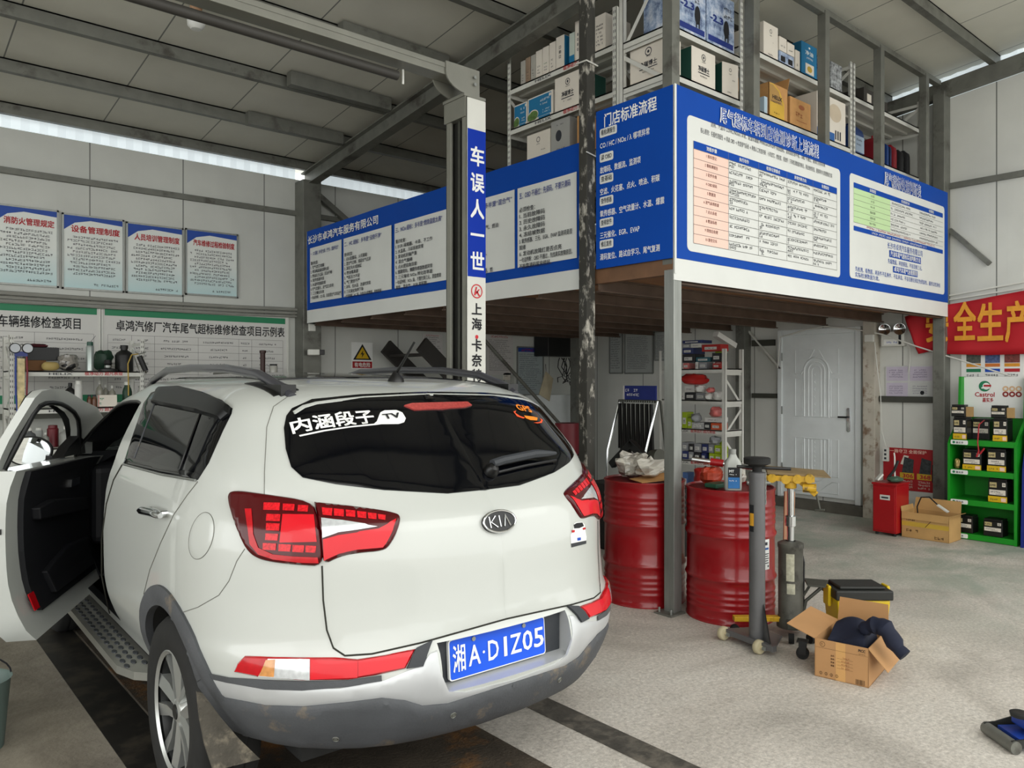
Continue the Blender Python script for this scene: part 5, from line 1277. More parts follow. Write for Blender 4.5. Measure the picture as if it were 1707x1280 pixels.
def jerry(label, loc, w, d, h, m, rz=0, lab=None, group=None, capm=None, name='oil_bottle', cat='bottle'):
    t = thing(name, label, cat, V(loc) + V((0, 0, .0015)), rz, group); b = MB(); vs = []; fs = []; K = 20
    secs = [(0, .94), (.03, 1.0), (.70, 1.0), (.80, .95), (.88, .72), (.93, .38)]
    for z, s in secs:
        for k in range(K):
            a = 2 * pi * k / K; c, q = cos(a), sin(a); r = 1 / (abs(c) ** 5 + abs(q) ** 5) ** .2
            sx_ = w / 2 * s if z < .9 else w / 2 * s; off = (w * .18 if z > .85 else (w * .05 if z > .75 else 0)); vs.append((c * r * sx_ - off, q * r * d / 2 * (s if s > .5 else .6), z * h))
    for i in range(len(secs) - 1):
        for k in range(K): fs.append((i * K + k, i * K + (k + 1) % K, (i + 1) * K + (k + 1) % K, (i + 1) * K + k))
    fs += [tuple(reversed(range(K))), tuple(range((len(secs) - 1) * K, len(secs) * K))]; b.add(vs, fs, m); b.build('body', t, smooth=True)
    b = MB(); b.lathe([(w * .17, .92 * h), (w * .17, h), (w * .15, h * 1.005), (0, h * 1.005)], capm or m, 14, (-w * .18, 0, 0), caps=False); b.build('cap', t, smooth=True, ang=40)
    if lab:
        f = frame((0, -d / 2 - .0005, 0), (1, 0, 0), (0, 0, 1)); b = MB(); b.rect(f, -w * .34, h * .15, w * .36, h * .62, lab, .001); b.scrawl(f, -w * .28, h * .48, w * .5, h * .06, M_txt if lab is not M_ink else M_sw, .002); b.scrawl(f, -w * .28, h * .34, w * .4, h * .05, M_txt if lab is not M_ink else M_sw, .002); b.build('label', t)
    return t
M_bb = mat('bottle_blue', '#1b3a72', .35, var=.05); M_rb = mat('bottle_red', '#7e1a24', .35, var=.05); M_kb = mat('bottle_black', '#1d1d1f', .4); M_nb = mat('bottle_navy', '#1c2745', .35)
zs_ = ZB + 1.405
jerry('dark blue oil bottle with pale label beside the perforated post', (bx(1438), YF + .10, zs_), .26, .14, .34, M_bb, lab=mat('label_pale', '#9fb0c4', .5))
jerry('dark blue oil bottle without label behind the labelled one', (bx(1453), YF + .27, zs_), .22, .14, .37, M_bb)
for u, m, h, lb in ((1479, M_rb, .36, 'dark red oil bottle first in the row after the upright'), (1486, M_bb, .32, 'blue oil bottle between the two red bottles'), (1499, M_rb, .33, 'dark red oil bottle in front of the black ones'), (1491, M_nb, .31, 'navy oil bottle squeezed beside the second red bottle'), (1511, M_kb, .31, 'black oil bottle next to the red one'), (1521, M_kb, .33, 'black oil bottle ending the shelf row by the wall')):
    jerry(lb, (bx(u) + .02, YF + .16, zs_), {1479: .055, 1486: .05, 1491: .035, 1499: .075}.get(u, .07), .24, h, m, rz=0, group='oil bottles on the mezzanine')
# ================================================================== LEFT-HAND WALL
FB = FX(YB)
def WX(u, v): p = P(u, v, Y=YB - .02); return p.x, p.z
def mpost(name, grad):
    m = bpy.data.materials.new(name); m.use_nodes = True; nt = m.node_tree; N = nt.nodes; L = nt.links; b = N['Principled BSDF']; tc = N.new('ShaderNodeTexCoord'); s = N.new('ShaderNodeSeparateXYZ'); L.new(tc.outputs['Generated'], s.inputs[0])
    r = N.new('ShaderNodeValToRGB'); L.new(s.outputs[2], r.inputs[0]); e = r.color_ramp.elements; e[0].position = 0; e[0].color = (*lin(grad[0]), 1); e[1].position = .5; e[1].color = (*lin(grad[1]), 1); L.new(r.outputs[0], b.inputs['Base Color']); b.inputs['Roughness'].default_value = .45; return m
M_post_ = mpost('poster_paper', ('#b9d6d8', '#dfe3de')); M_tred = mat('print_crimson', '#b0202a', .6, var=0); M_pblue = mat('poster_blue', '#1d479e', .5, var=.05)
xw = None
for i, (u0, u1, vt, vb, title, lab) in enumerate(((-8, 98, 351, 480, '消防火管理规定', 'framed rules poster at the frame edge, first of the wall row'), (103, 207, 354, 481, '设备管理制度', 'framed rules poster with widely spaced red title, second of the row'), (210, 306, 369, 488, '人员培训管理制度', 'framed rules poster third of the row above the shop rack'), (309, 397, 380, 491, '汽车维修过程检验制度', 'framed rules poster ending the row near the steel column'))):
    x0, zt = WX(u0 if i else 98, vt); x1, _ = WX(u1, vt); _, zb_ = WX(u0 if i else 98, vb)
    if i == 0: x1 = WX(98, vt)[0]; x0 = x1 - .56
    t = thing('wall_poster', lab, 'poster', ((x0 + x1) / 2, YB - .02, zb_)); w, h = x1 - x0, zt - zb_
    b = MB(); b.rect(FB, x0 + .015, zb_ + .015, x1 - .015, zt - .015, M_post_, .02, .012); sh = b.build('sheet', t, world=True)
    b = MB()
    for a in ((x0, zb_, x0 + .018, zt), (x1 - .018, zb_, x1, zt), (x0, zb_, x1, zb_ + .018), (x0, zt - .018, x1, zt)): b.rect(FB, *a, M_galv, .026, .02)
    b.build('frame', t, world=True)
    b = MB(); b.poly(FB, [(x0 + .018, zt - .018), (x0 + .018, zt - .17), (x0 + w * .2, zt - .09), (x0 + w * .45, zt - .055), (x1 - .018, zt - .075), (x1 - .018, zt - .018)], M_pblue, .0212)
    b.text(FB, title, (x0 + x1) / 2 + .02, zt - .19, .072, M_tred, .023, .045, width=w * .78, align='c')
    y = zt - .25; n = 0
    while y > zb_ + .12:
        ind = n % 2 == 0; b.scrawl(FB, x0 + (.10 if ind else .05), y, w * (rn.uniform(.72, .84) if not ind else rn.uniform(.7, .78)), .024, M_txt, .0225, rn, .96); y -= .038; n += 1
        if n > 22: break
    b.scrawl(FB, x0 + w * .5, zb_ + .05, w * .42, .024, M_txt, .0225, rn); b.build('lettering', sh, world=True)
M_grn = mat('board_green', '#1d7a52', .5, var=.03); M_bpap = mat('board_paper', '#c9c8c4', .5, var=.02)
def big_board(lab, x0, x1, zt, zb_, title, tx, tw, cols, rh):
    t = thing('notice_board', lab, 'notice board', ((x0 + x1) / 2, YB - .02, zb_))
    b = MB(); b.rect(FB, x0, zb_, x1, zt, M_bpap, .02, .015); b.rect(FB, x0 + .02, zt - .085, x1 - .02, zt - .015, M_grn, .0212); b.rect(FB, x0 + .02, zb_ + .015, x1 - .02, zb_ + .10, M_grn, .0212); sh = b.build('sheet', t, world=True)
    b = MB()
    for a in ((x0 - .02, zb_ - .02, x0, zt + .02), (x1, zb_ - .02, x1 + .02, zt + .02), (x0, zb_ - .02, x1, zb_), (x0, zt, x1, zt + .02)): b.rect(FB, *a, M_white, .03, .025)
    b.build('frame', t, world=True)
    b = MB(); b.text(FB, title, tx, zt - .25, .12, M_ink, .022, .03, width=tw, align='c')
    y = zt - .29; xs = [x0 + .05 + (x1 - x0 - .1) * c for c in cols]; y0 = y
    while y > zb_ + .2:
        b.rect(FB, xs[0], y - .0015, xs[-1], y + .0015, M_grid, .0215)
        for i in range(len(xs) - 1):
            cw = xs[i + 1] - xs[i]; w = cw * rn.uniform(.35, .8); b.scrawl(FB, xs[i] + (cw - w) / 2, y - rh * .72, w, .022, M_txt, .0222, rn, .95)
        y -= rh
    for x in xs: b.rect(FB, x - .0015, y, x + .0015, y0, M_grid, .0215)
    b.build('lettering', sh, world=True)
xa = WX(165, 505)[0]; xb_, zt_ = WX(171, 512); xc = WX(478, 520)[0]; zbb = WX(10, 676)[1]
big_board('white inspection notice board with green bands at the frame edge behind the rack', xa - 2.35, xa, zt_, zbb, '卓鸿汽修厂汽车尾气超标车辆维修检查项目', xa - 1.05, 1.75, (0, .1, .25, .45, .52, .76, 1), .10)
big_board('white inspection table board with green top next to the steel column', xb_, xc, zt_, zbb, '卓鸿汽修厂汽车尾气超标维修检查项目示例表', (xb_ + xc) / 2 + .05, 1.9, (0, .12, .24, .48, .72, .8, 1), .085)
# rack with workshop odds and ends
RE = rack('white workshop rack against the wall beside the open car door', (1.10, 8.45, 0.0), 0, 1.17, .42, (.25, .60, .95, 1.335, 1.69), 2.02, sticker=(1.335, 1.69), brace=(0, 1))
def sh(u, z=1.691, y=8.58): p = P(u, 600, Y=y); return V((p.x, y, z + .0015))
def simple(name, label, cat, loc, parts, group=None, rz=0):
    t = thing(name, label, cat, loc, rz, group)
    for nm, fn in parts: b = MB(); r = fn(b) or {}; b.build(nm, t, **({'smooth': True, 'ang': 40} | r))
    return t
def lat(prof, m, n=20): return lambda b: (b.lathe(prof, m, n, caps=False), None)[1]
def spray(label, loc, r, h, m, capm, lab=None, group=None):
    t = thing('spray_can', label, 'spray can', loc, 0, group)
    b = MB(); b.lathe([(0, 0), (r, 0), (r * 1.03, .006), (r, .012), (r, h * .82), (r * .8, h * .87)], m, 20, caps=False); b.build('body', t, smooth=True, ang=40)
    b = MB(); b.lathe([(r * .82, h * .86), (r * .78, h * .99), (r * .6, h), (0, h)], capm, 20, caps=False); b.build('cap', t, smooth=True, ang=40)
    if lab: b = MB(); b.lathe([(r * 1.004, h * .18), (r * 1.004, h * .5)], lab, 20, caps=False); b.build('label', t, smooth=True)
    return t
def roundbottle(label, loc, r, h, m, capm, name='bottle', lab=None, group=None, neck=.3):
    t = thing(name, label, 'bottle', loc, 0, group)
    b = MB(); b.lathe([(0, 0), (r, 0), (r, h * .58), (r * .85, h * .70), (r * neck, h * .80), (r * neck, h * .88)], m, 20, caps=False); b.build('body', t, smooth=True, ang=50)
    b = MB(); b.lathe([(r * (neck + .06), h * .86), (r * (neck + .06), h * .99), (0, h)], capm, 16, caps=False); b.build('cap', t, smooth=True, ang=40)
    if lab: b = MB(); b.lathe([(r * 1.01, h * .12), (r * 1.01, h * .48)], lab, 20, caps=False); b.build('label', t, smooth=True)
    return t
def lumpy(b, m, sx_, sy_, sz_, seed=1, n=18, rough=.25, c=(0, 0, 0)):
    """crumpled / soft object"""
    r_ = random.Random(seed); ph = [r_.uniform(0, 6.28) for _ in range(8)]; vs = []; fs = []; M_ = n // 2 + 1
    for i in range(M_ + 1):
        th = pi * i / M_
        for k in range(n):
            a = 2 * pi * k / n; d = 1 + rough * (.5 * sin(3 * a + ph[0] + 2 * th) + .35 * sin(5 * a + ph[1] - 3 * th) + .3 * sin(7 * th + ph[2] + a) + .25 * r_.uniform(-1, 1)); d = max(.3, d) if 0 < i < M_ else 1
            z = (1 - cos(th)) / 2
            vs.append((c[0] + sx_ * sin(th) ** .6 * cos(a) * d, c[1] + sy_ * sin(th) ** .6 * sin(a) * d, c[2] + max(0, sz_ * z * (1 + .4 * (d - 1)))))
    for i in range(M_):
        for k in range(n): fs.append((i * n + k, i * n + (k + 1) % n, (i + 1) * n + (k + 1) % n, (i + 1) * n + k))
    b.add(vs, fs, m)
M_bag = mat('clear_plastic_bag', '#8b8780', .25, var=.3, scale=25, coat=.5)
M_yel = mat('dull_yellow', '#a8935a', .6); M_dkg = mat('dark_green', '#1c3a2a', .5)
t = carton('black fabric tool case with a red cloth on the rack top', sh(47) + V((0, .06, .10)), .27, .25, .125, m=M_black, name='tool_case', cat='case')
t = thing('red_cloth', 'dark red cloth draped over the black tool case', 'cloth', sh(58) + V((.03, .1, .226))); b = MB(); lumpy(b, mat('cloth_red', '#4e1620', .9), .10, .08, .035, 3); b.build('cloth', t, smooth=True)
carton('low brown carton under the black tool case', sh(44) + V((0, -.02, 0)), .16, .24, .098, m=mat('cardboard_dark', '#6b4a2c', .8))
t = thing('sponge', 'yellow sponge block resting between carton and clear bag', 'sponge', sh(84, y=8.5)); b = MB(); lumpy(b, M_yel, .075, .05, .085, 5, rough=.06); b.build('sponge', t, smooth=True)
t = thing('plastic_bag', 'clear plastic bag bundled with black things on the rack top', 'bag', sh(114)); b = MB(); lumpy(b, M_bag, .085, .08, .16, 7, rough=.25); b.build('bag', t, smooth=True); b = MB(); lumpy(b, M_black, .075, .08, .11, 8, rough=.15); b.build('contents', t, smooth=True)
t = spray('tall silver and green spray can with red straw, rack top', sh(150, y=8.52), .035, .29, mat('can_silver', '#a9b2ae', .3, .6), mat('can_green', '#1f4a3c', .4), None)
b = MB(); b.tube([(0, 0, .28), (.05, 0, .35)], .002, M_txt, 5); b.build('straw', t)
t = thing('green_pouch', 'green and dark cloth pouch heaped on the rack top', 'pouch', sh(172, y=8.70)); b = MB(); lumpy(b, M_dkg, .09, .06, .21, 9); b.build('pouch', t, smooth=True)
t = thing('air_sander', 'grey and black air sander lying on the rack top', 'tool', sh(180, y=8.52)); b = MB(); b.lathe([(0, 0), (.09, 0), (.09, .018), (.03, .03), (.03, .06), (.04, .075), (.03, .11), (0, .115)], M_black, 20, caps=False); b.build('body', t, smooth=True, ang=40); b = MB(); b.lathe([(.032, .035), (.032, .058)], M_galv, 16, caps=False); b.build('collar', t, smooth=True)
roundbottle('big black jug with screw cap on the rack top', sh(207, y=8.6), .085, .27, M_black, M_black, 'jug', neck=.38)
# hanging gauge set on the post
g = thing('gauge_set', 'refrigerant gauge set with two round dials hanging on the rack post', 'gauge', P(35, 585, Y=8.42)); b = MB()
b.box((-.05, -.02, -.05), (.05, .02, -.005), mat('gauge_blue', '#1f2f74', .4)); b.tube([(0, 0, .02), (-.015, 0, .05), (.01, 0, .065), (.02, 0, .045)], .005, M_galv, 6); b.build('manifold', g)
for s in (-1, 1):
    b = MB(); b.lathe([(0, 0), (.043, 0), (.047, .01), (.047, .03), (.041, .036)], M_black, 24, M=Matrix.Translation((s * .05, 0, .025)) @ Matrix.Rotation(pi / 2, 4, 'X'), caps=False); b.lathe([(0, .034), (.04, .034)], mat('dial', '#b8bcc0', .3), 24, M=Matrix.Translation((s * .05, 0, .025)) @ Matrix.Rotation(pi / 2, 4, 'X'), caps=False); b.build('dial', g, smooth=True, ang=40)
for s, m in ((-.04, mat('hose_blue', '#243b86', .5)), (.045, mat('hose_red', '#7c2430', .5))): b = MB(); b.tube([(s, 0, -.05), (s * 1.1, -.01, -.2), (s * 1.0, .0, -.42), (s * .6, .0, -.6)], .008, m, 8); b.build('hose', g, smooth=True)
b = MB(); b.box((-.028, -.012, -.62), (.028, .012, -.07), mat('gauge_scale', '#c9b88a', .5, var=.3, scale=20)); b.build('charging_cylinder', g)
q = thing('grease_gun', 'black grease gun with yellow hose hanging from the rack post', 'grease gun', P(232, 590, Y=8.40)); b = MB(); b.tube([(0, 0, -.02), (.06, -.01, -.17)], .027, M_black, 12); b.lathe([(0, 0), (.012, .01), (.02, .03)], M_chrome, 10, (.06, -.01, -.2), caps=False); b.build('barrel', q, smooth=True, ang=50)
b = MB(); b.tube([(0, 0, 0), (-.04, 0, .02), (-.05, .01, .06)], .006, M_galv, 6); b.tube([(0, 0, 0), (.06, -.01, .02)], .006, M_galv, 6); b.build('lever', q); b = MB(); b.tube([(-.01, 0, .0), (-.07, 0, -.01), (-.105, 0, -.10), (-.10, 0, -.30), (-.10, .0, -.42)], .006, mat('hose_yellow', '#a58a3a', .5), 8); b.build('hose', q, smooth=True)
# second shelf
S2 = 1.336
jb = roundbottle('black pump bottle on the second shelf with a wire hoop', sh(117, S2), .05, .24, M_black, M_black, 'pump_bottle', neck=.3)
spray('white spray can with pale cap on the second shelf', sh(131, S2, 8.52), .035, .26, mat('can_white', '#c5c5c0', .4), M_white)
for i, (u, lb) in enumerate(((149, 'small amber jar next to the white spray can'), (157, 'small amber jar beside the boxed lamp bulbs'))): roundbottle(lb, sh(u, S2, 8.55), .024, .12, mat('amber_glass', '#5e3a26', .3), M_txt, 'jar', neck=.6)
carton('white carton with green and red print, second shelf', sh(164, S2, 8.5), .17, .15, .115, m=M_cw, prints=[('s', .05, .55, .35, .2, M_grn), ('s', .05, .2, .35, .2, M_grn), ('r', .0, 0, .03, 1, M_tred)])
for i, (u, h, lb) in enumerate(((166, .26, 'clear squeeze bottle standing behind the printed carton'), (187, .21, 'frosted bottle behind the printed carton'), (176, .22, 'pale bottle with slim neck behind the printed carton'))): roundbottle(lb, sh(u, S2, 8.70 + (i == 2) * .08), .034, h, mat('frosted_bottle', '#8e8c80', .3, coat=.3), M_white)
roundbottle('dark green bottle with white cap, post end of second shelf', sh(212, S2), .045, .25, M_dkg, M_white, neck=.6)
roundbottle('small white jar near the gauge set, second shelf', sh(62, S2), .05, .09, M_white, M_white, 'jar', neck=.8)
# third shelf
S3 = .951
mm = [mat('can_a', '#5a5d5e', .4), mat('can_b', '#8c8d88', .4), mat('can_c', '#6b1c24', .4), mat('can_d', '#30404a', .4), mat('can_e', '#a3a7a4', .4)]
for i, (u, r, h, k, lb) in enumerate(((50, .06, .20, 0, 'grey squat tin on the lower shelf, gauge set side'), (65, .04, .19, 4, 'pale bottle seen through the door window'), (76, .035, .15, 1, 'short grey tin seen through the door window'), (88, .06, .21, 2, 'dark red tin seen through the door window'), (110, .07, .20, 1, 'beige jug half hidden by the door frame'), (137, .03, .16, 2, 'slim red can between door and windscreen pillar'), (145, .042, .21, 3, 'blue grey bottle between door and windscreen pillar'), (156, .036, .19, 4, 'white can with dark label beside the blue grey bottle'))):
    (spray if i % 2 else roundbottle)(lb, sh(u, S3, 8.52 + (i % 2) * .17 + (i == 4) * .06), r * .85, h, mm[k], M_white if k in (1, 4, 0) else mm[k], lab=M_txt if i == 7 else None)
# cabinet hidden behind the car, with a brown tube and a jar on top
tc_ = thing('tool_cabinet', 'grey tool cabinet standing behind the car roof', 'cabinet', (3.62, 8.6, 0)); b = MB(); b.box((-.5, -.25, 0), (.5, .3, 1.69), M_steel); b.build('body', tc_, bevel=.004, seg=1)
b = MB(); b.box((-.48, -.27, .1), (-.01, -.252, 1.62), M_steel); b.build('door', tc_); b = MB(); b.box((.01, -.27, .1), (.48, -.252, 1.62), M_steel); b.build('door', tc_)
p = P(438, 613, Y=8.6); t = thing('brown_tube', 'brown plastic tube standing upright on the tool cabinet', 'tube', (p.x, 8.6, 1.6915)); b = MB(); b.lathe([(0, 0), (.028, 0), (.028, .22), (.036, .222), (.036, .25), (.02, .255), (0, .25)], mat('tube_brown', '#3b2420', .5), 16, caps=False); b.build('tube', t, smooth=True, ang=40)
p = P(456, 613, Y=8.5); t = thing('glass_jar', 'small glass jar with dark lid on the tool cabinet', 'jar', (p.x, 8.5, 1.6915)); b = MB(); b.lathe([(0, 0), (.045, 0), (.045, .07), (.038, .08)], mat('jar_glass', '#a5a49c', .15), 20, caps=False); b.build('body', t, smooth=True, ang=40); b = MB(); b.lathe([(.04, .076), (.042, .095), (0, .096)], M_black, 20, caps=False); b.build('lid', t, smooth=True, ang=40)
# ceiling lamp
p = P(327, 40, Y=5.6); zl = zc(5.6) - .0; p = CAM + ray(327, 20) * ((3.0)); 
d_ = ray(327, 8); tt = (zc(0) - .0 - H) / (d_.z + .108 * d_.y); p = CAM + d_ * tt
lp = thing('ceiling_lamp', 'unlit white globe bulb on a short holder under the roof', 'lamp', (p.x, p.y, p.z)); b = MB(); b.lathe([(.05, .0), (.045, -.05), (.03, -.07)], mat('lamp_holder', '#b08a6a', .5), 16); b.build('holder', lp, smooth=True, ang=40)
b = MB(); b.lathe([(.0, -.20), (.04, -.197), (.066, -.17), (.07, -.13), (.055, -.09), (.03, -.065)], mat('bulb_white', '#cfd0cc', .3), 24, caps=False); b.build('bulb', lp, smooth=True)
# bucket by the lift
bk = thing('bucket', 'grey green bucket with wire handle at the frame edge by the door', 'bucket', (.40, 4.06, 0)); b = MB(); b.lathe([(0, .01), (.11, 0), (.135, .29), (.142, .30), (.13, .29), (.11, .02)], mat('bucket_green', '#5b6b66', .5), 28, caps=False); b.build('pail', bk, smooth=True, ang=50)
b = MB(); b.tube([(.14 * cos(a * pi / 12), .02, .29 + .10 * sin(a * pi / 12)) for a in range(13)], .004, M_ink, 6); b.build('handle', bk, smooth=True)
# security camera and wall sign
cm = thing('security_camera', 'small black and white security camera fixed to the steel column', 'camera', P(520, 590, Y=8.86)); b = MB(); b.tube([(0, 0, 0), (0, -.10, .01)], .014, M_white, 8); b.build('bracket', cm, smooth=True); b = MB(); b.box((-.06, -.22, -.02), (.08, -.10, .05), M_white, Matrix.Rotation(-.4, 4, 'Z')); b.build('housing', cm, bevel=.01); b = MB(); b.box((.08, -.215, -.015), (.14, -.11, .045), M_black, Matrix.Rotation(-.4, 4, 'Z')); b.build('lens_hood', cm, bevel=.006)
jb_ = thing('junction_box', 'small white junction box on the steel column under the long sign', 'junction box', P(519, 546, Y=8.858)); b = MB(); b.box((-.045, -.03, -.045), (.045, 0, .045), M_white); b.build('box', jb_, bevel=.006)
x0, zt = WX(587, 570); x1, zb_ = WX(622, 615)
ws_ = thing('warning_sign', 'white electric shock warning sign with yellow triangle on wall', 'sign', ((x0 + x1) / 2, YB - .02, zb_)); b = MB(); b.rect(FB, x0, zb_, x1, zt, M_paper, .01, .008); b.rect(FB, x0 + .01, zb_ + .01, x1 - .01, zb_ + (zt - zb_) * .28, M_red, .0112); b.build('plate', ws_, world=True)
b = MB(); cx = (x0 + x1) / 2; w = (x1 - x0) * .44; zz0 = zb_ + (zt - zb_) * .34; hh = (zt - zb_) * .60
b.poly(FB, [(cx - w, zz0), (cx + w, zz0), (cx, zz0 + hh)], M_ink, .0115); b.poly(FB, [(cx - w * .72, zz0 + hh * .08), (cx + w * .72, zz0 + hh * .08), (cx, zz0 + hh * .82)], mat('sign_yellow', '#c9a414', .5), .0125)
b.poly(FB, [(cx + w * .1, zz0 + hh * .62), (cx - w * .22, zz0 + hh * .33), (cx - w * .02, zz0 + hh * .36), (cx - w * .08, zz0 + hh * .12), (cx + w * .2, zz0 + hh * .42), (cx + w * .02, zz0 + hh * .40)], M_ink, .0135); b.text(FB, '有电危险', cx, zb_ + (zt - zb_) * .06, (zt - zb_) * .18, M_sw, .0125, .02, width=(x1 - x0) * .75, align='c'); b.build('pictogram', ws_, world=True)
# ================================================================== FLOOR OBJECTS
M_drum = mat('drum_red', '#8e0f17', 0.28, var=0.08, scale=3, coat=.35, bump=.12, bscale=5)
M_drumtop = mat('drum_lid', '#6e1016', 0.45, var=.2)
def drum(label, loc, rz):
    t = thing('oil_drum', label, 'oil drum', loc, rz); b = MB(); R_ = .2915
    pr = [(0, .012), (R_ - .02, .012), (R_ - .012, 0), (R_ + .004, 0), (R_ + .006, .012), (R_, .02)]
    def bead(z, a=.007, w=.018): return [(R_, z - w), (R_ + a * .7, z - w * .5), (R_ + a, z), (R_ + a * .7, z + w * .5), (R_, z + w)]
    for z in (.09, .13, .17, .21): pr += bead(z, .004, .014)
    pr += bead(.29, .012, .02)
    pr += [(R_, .40), (R_, .48)] + bead(.575, .012, .02)
    for z in (.65, .69, .73, .77): pr += bead(z, .004, .014)
    pr += [(R_, .86), (R_ + .006, .868), (R_ + .005, .878), (R_ - .006, .88), (R_ - .012, .868)]
    b.lathe(pr, M_drum, 64, caps=False); b.build('barrel', t, smooth=True, ang=60)
    b = MB(); b.lathe([(R_ - .012, .866), (0, .866)], M_drumtop, 48, caps=False); b.lathe([(.03, .866), (.03, .874), (0, .874)], M_galv, 16, (.18, 0, 0), caps=False); b.build('lid', t, smooth=True, ang=40)
    return t
D1 = drum('red oil drum close to the car with crumpled rubbish on its lid', (4.44, 3.70, 0), .4)
D2 = drum('red oil drum with white side label and a grey bottle on its lid', (4.58, 3.06, 0), 1.2)
b = MB(); a0 = math.atan2(-3.05, -4.58) + .80 - 1.2; fr_ = []
vs = [(.2935 * cos(a0 + k * .05), .2935 * sin(a0 + k * .05), z) for k in range(5) for z in (.36, .56)]
b.add(vs, [(2 * i, 2 * i + 2, 2 * i + 3, 2 * i + 1) for i in range(4)], M_paper)
vs = lambda z, h, i0, i1: [(.2942 * cos(a0 + k * .05), .2942 * sin(a0 + k * .05), q) for k in (i0, (i0 + i1) / 2, i1) for q in (z, z + h)]
for z, h, i0, i1, m in ((.52, .02, .4, 2.6, M_txt), (.49, .014, .4, 3.4, MC['print_cobalt']), (.46, .006, .4, 3.6, M_txt), (.445, .006, .4, 3.2, M_txt), (.43, .006, .4, 3.6, M_txt), (.415, .006, .4, 3.0, M_txt), (.40, .006, .4, 3.5, M_txt), (.375, .012, 2.6, 3.6, M_txt)): b.add(vs(z, h, i0, i1), [(0, 2, 3, 1), (2, 4, 5, 3)], m)
b.build('paper_label', D2, smooth=True)
ZD = .8815
M_wrap = mat('clear_wrap', '#b4b0a6', .22, var=.35, scale=30, coat=.6); M_wpaper = mat('waste_paper', '#c4c0b6', .7, var=.1)
t = thing('plastic_wrap', 'crumpled clear plastic wrap on the drum close to the car', 'plastic wrap', (4.42, 3.79, ZD)); b = MB(); lumpy(b, M_wrap, .13, .11, .17, 21, 22, .45); b.build('wrap', t, smooth=False)
t = thing('waste_paper', 'crumpled white paper on the drum close to the car', 'paper', (4.36, 3.58, ZD + .03)); b = MB(); lumpy(b, M_wpaper, .12, .07, .12, 23, 14, .5); b.build('paper', t)
def sheet(name, label, cat, loc, pts, m, th=.004):
    t = thing(name, label, cat, loc); b = MB(); k = len(pts); b.add([V(p) for p in pts] + [V(p) + V((0, 0, th)) for p in pts], [tuple(reversed(range(k))), tuple(range(k, 2 * k))] + [(i, (i + 1) % k, (i + 1) % k + k, i + k) for i in range(k)], m); b.build('sheet', t); return t
sheet('cardboard_scrap', 'flat torn cardboard scrap hanging over the rim of the drum close to the car', 'cardboard', (4.40, 3.57, ZD), [(-.2, -.05, .0), (.0, -.12, .01), (.16, -.06, .02), (.18, .06, .03), (-.16, .1, .01)], M_card)
# clutter on the second drum
j = thing('gear_oil_bottle', 'grey gear oil bottle with blue label standing on the drum by the pole', 'bottle', (4.40, 2.92, ZD), radians(-48)); M_gb = mat('bottle_grey', '#a3a5a0', .35, .1)
b = MB(); K = 24; vs = []; fs = []; secs = [(0, .96, .96), (.01, 1, 1), (.155, 1, 1), (.19, .86, .95), (.215, .5, .7), (.235, .36, .5)]
for z, s1, s2 in secs:
    for k in range(K):
        a = 2 * pi * k / K; c, q = cos(a), sin(a); r = 1 / (abs(c) ** 5 + abs(q) ** 5) ** .2; vs.append((c * r * .055 * s1, q * r * .034 * s2, z))
for i in range(len(secs) - 1):
    for k in range(K): fs.append((i * K + k, i * K + (k + 1) % K, (i + 1) * K + (k + 1) % K, (i + 1) * K + k))
fs += [tuple(reversed(range(K))), tuple(range((len(secs) - 1) * K, len(secs) * K))]; b.add(vs, fs, M_gb); b.build('body', j, smooth=True, ang=50)
b = MB(); b.lathe([(.021, .235), (.021, .265), (.018, .268), (0, .268)], mat('cap_grey', '#8f918d', .4), 18, caps=False); b.build('cap', j, smooth=True, ang=40)
f = frame((0, -.0345, 0), (1, 0, 0), (0, 0, 1)); b = MB(); b.rect(f, -.036, .012, .040, .15, M_ink, .001); b.rect(f, -.034, .014, .038, .085, mat('label_sky', '#2a6fb0', .4, var=.15, scale=20), .0018); b.text(f, 'MT', -.028, .115, .022, M_sw, .002, .05); b.scrawl(f, -.028, .10, .055, .008, M_sw, .002); b.scrawl(f, -.028, .06, .05, .008, M_sw, .0025); b.build('label', j)
t = thing('red_rag_bundle', 'orange red packet lying on the lid of the labelled drum', 'packet', (4.53, 3.18, ZD)); b = MB(); lumpy(b, mat('packet_red', '#a63a22', .5, var=.2, scale=18), .09, .07, .12, 31, 14, .2); b.build('packet', t)
t = thing('chrome_bar', 'chrome steel bar with red sleeve lying across the drum lid', 'bar', (4.57, 3.06, ZD + .15)); b = MB(); b.tube([(-.12, .22, .02), (.10, -.18, -.03)], .018, M_chrome, 12); b.build('bar', t, smooth=True, ang=40); b = MB(); b.tube([(-.06, .11, .0065), (-.02, .035, -.0025)], .026, M_red, 12); b.build('sleeve', t, smooth=True, ang=40)
t = thing('green_packet', 'flat dark green packet under the chrome bar on the drum', 'packet', (4.43, 3.06, ZD)); b = MB(); b.box((-.08, -.05, 0), (.08, .05, .03), mat('packet_green', '#1f4d38', .5, var=.2)); b.build('packet', t, bevel=.008)
t = thing('clear_packet', 'clear plastic packet beside the chrome bar on the drum', 'packet', (4.70, 3.08, ZD)); b = MB(); lumpy(b, M_wrap, .07, .05, .11, 35, 16, .3); b.build('packet', t)
t = thing('pipe_fitting', 'grey pipe fitting lying at the far rim of the labelled drum', 'fitting', (4.70, 2.92, ZD + .018)); b = MB(); b.tube([(-.06, .05, 0), (.05, -.06, 0)], .017, M_galv, 12); b.build('pipe', t, smooth=True, ang=40)
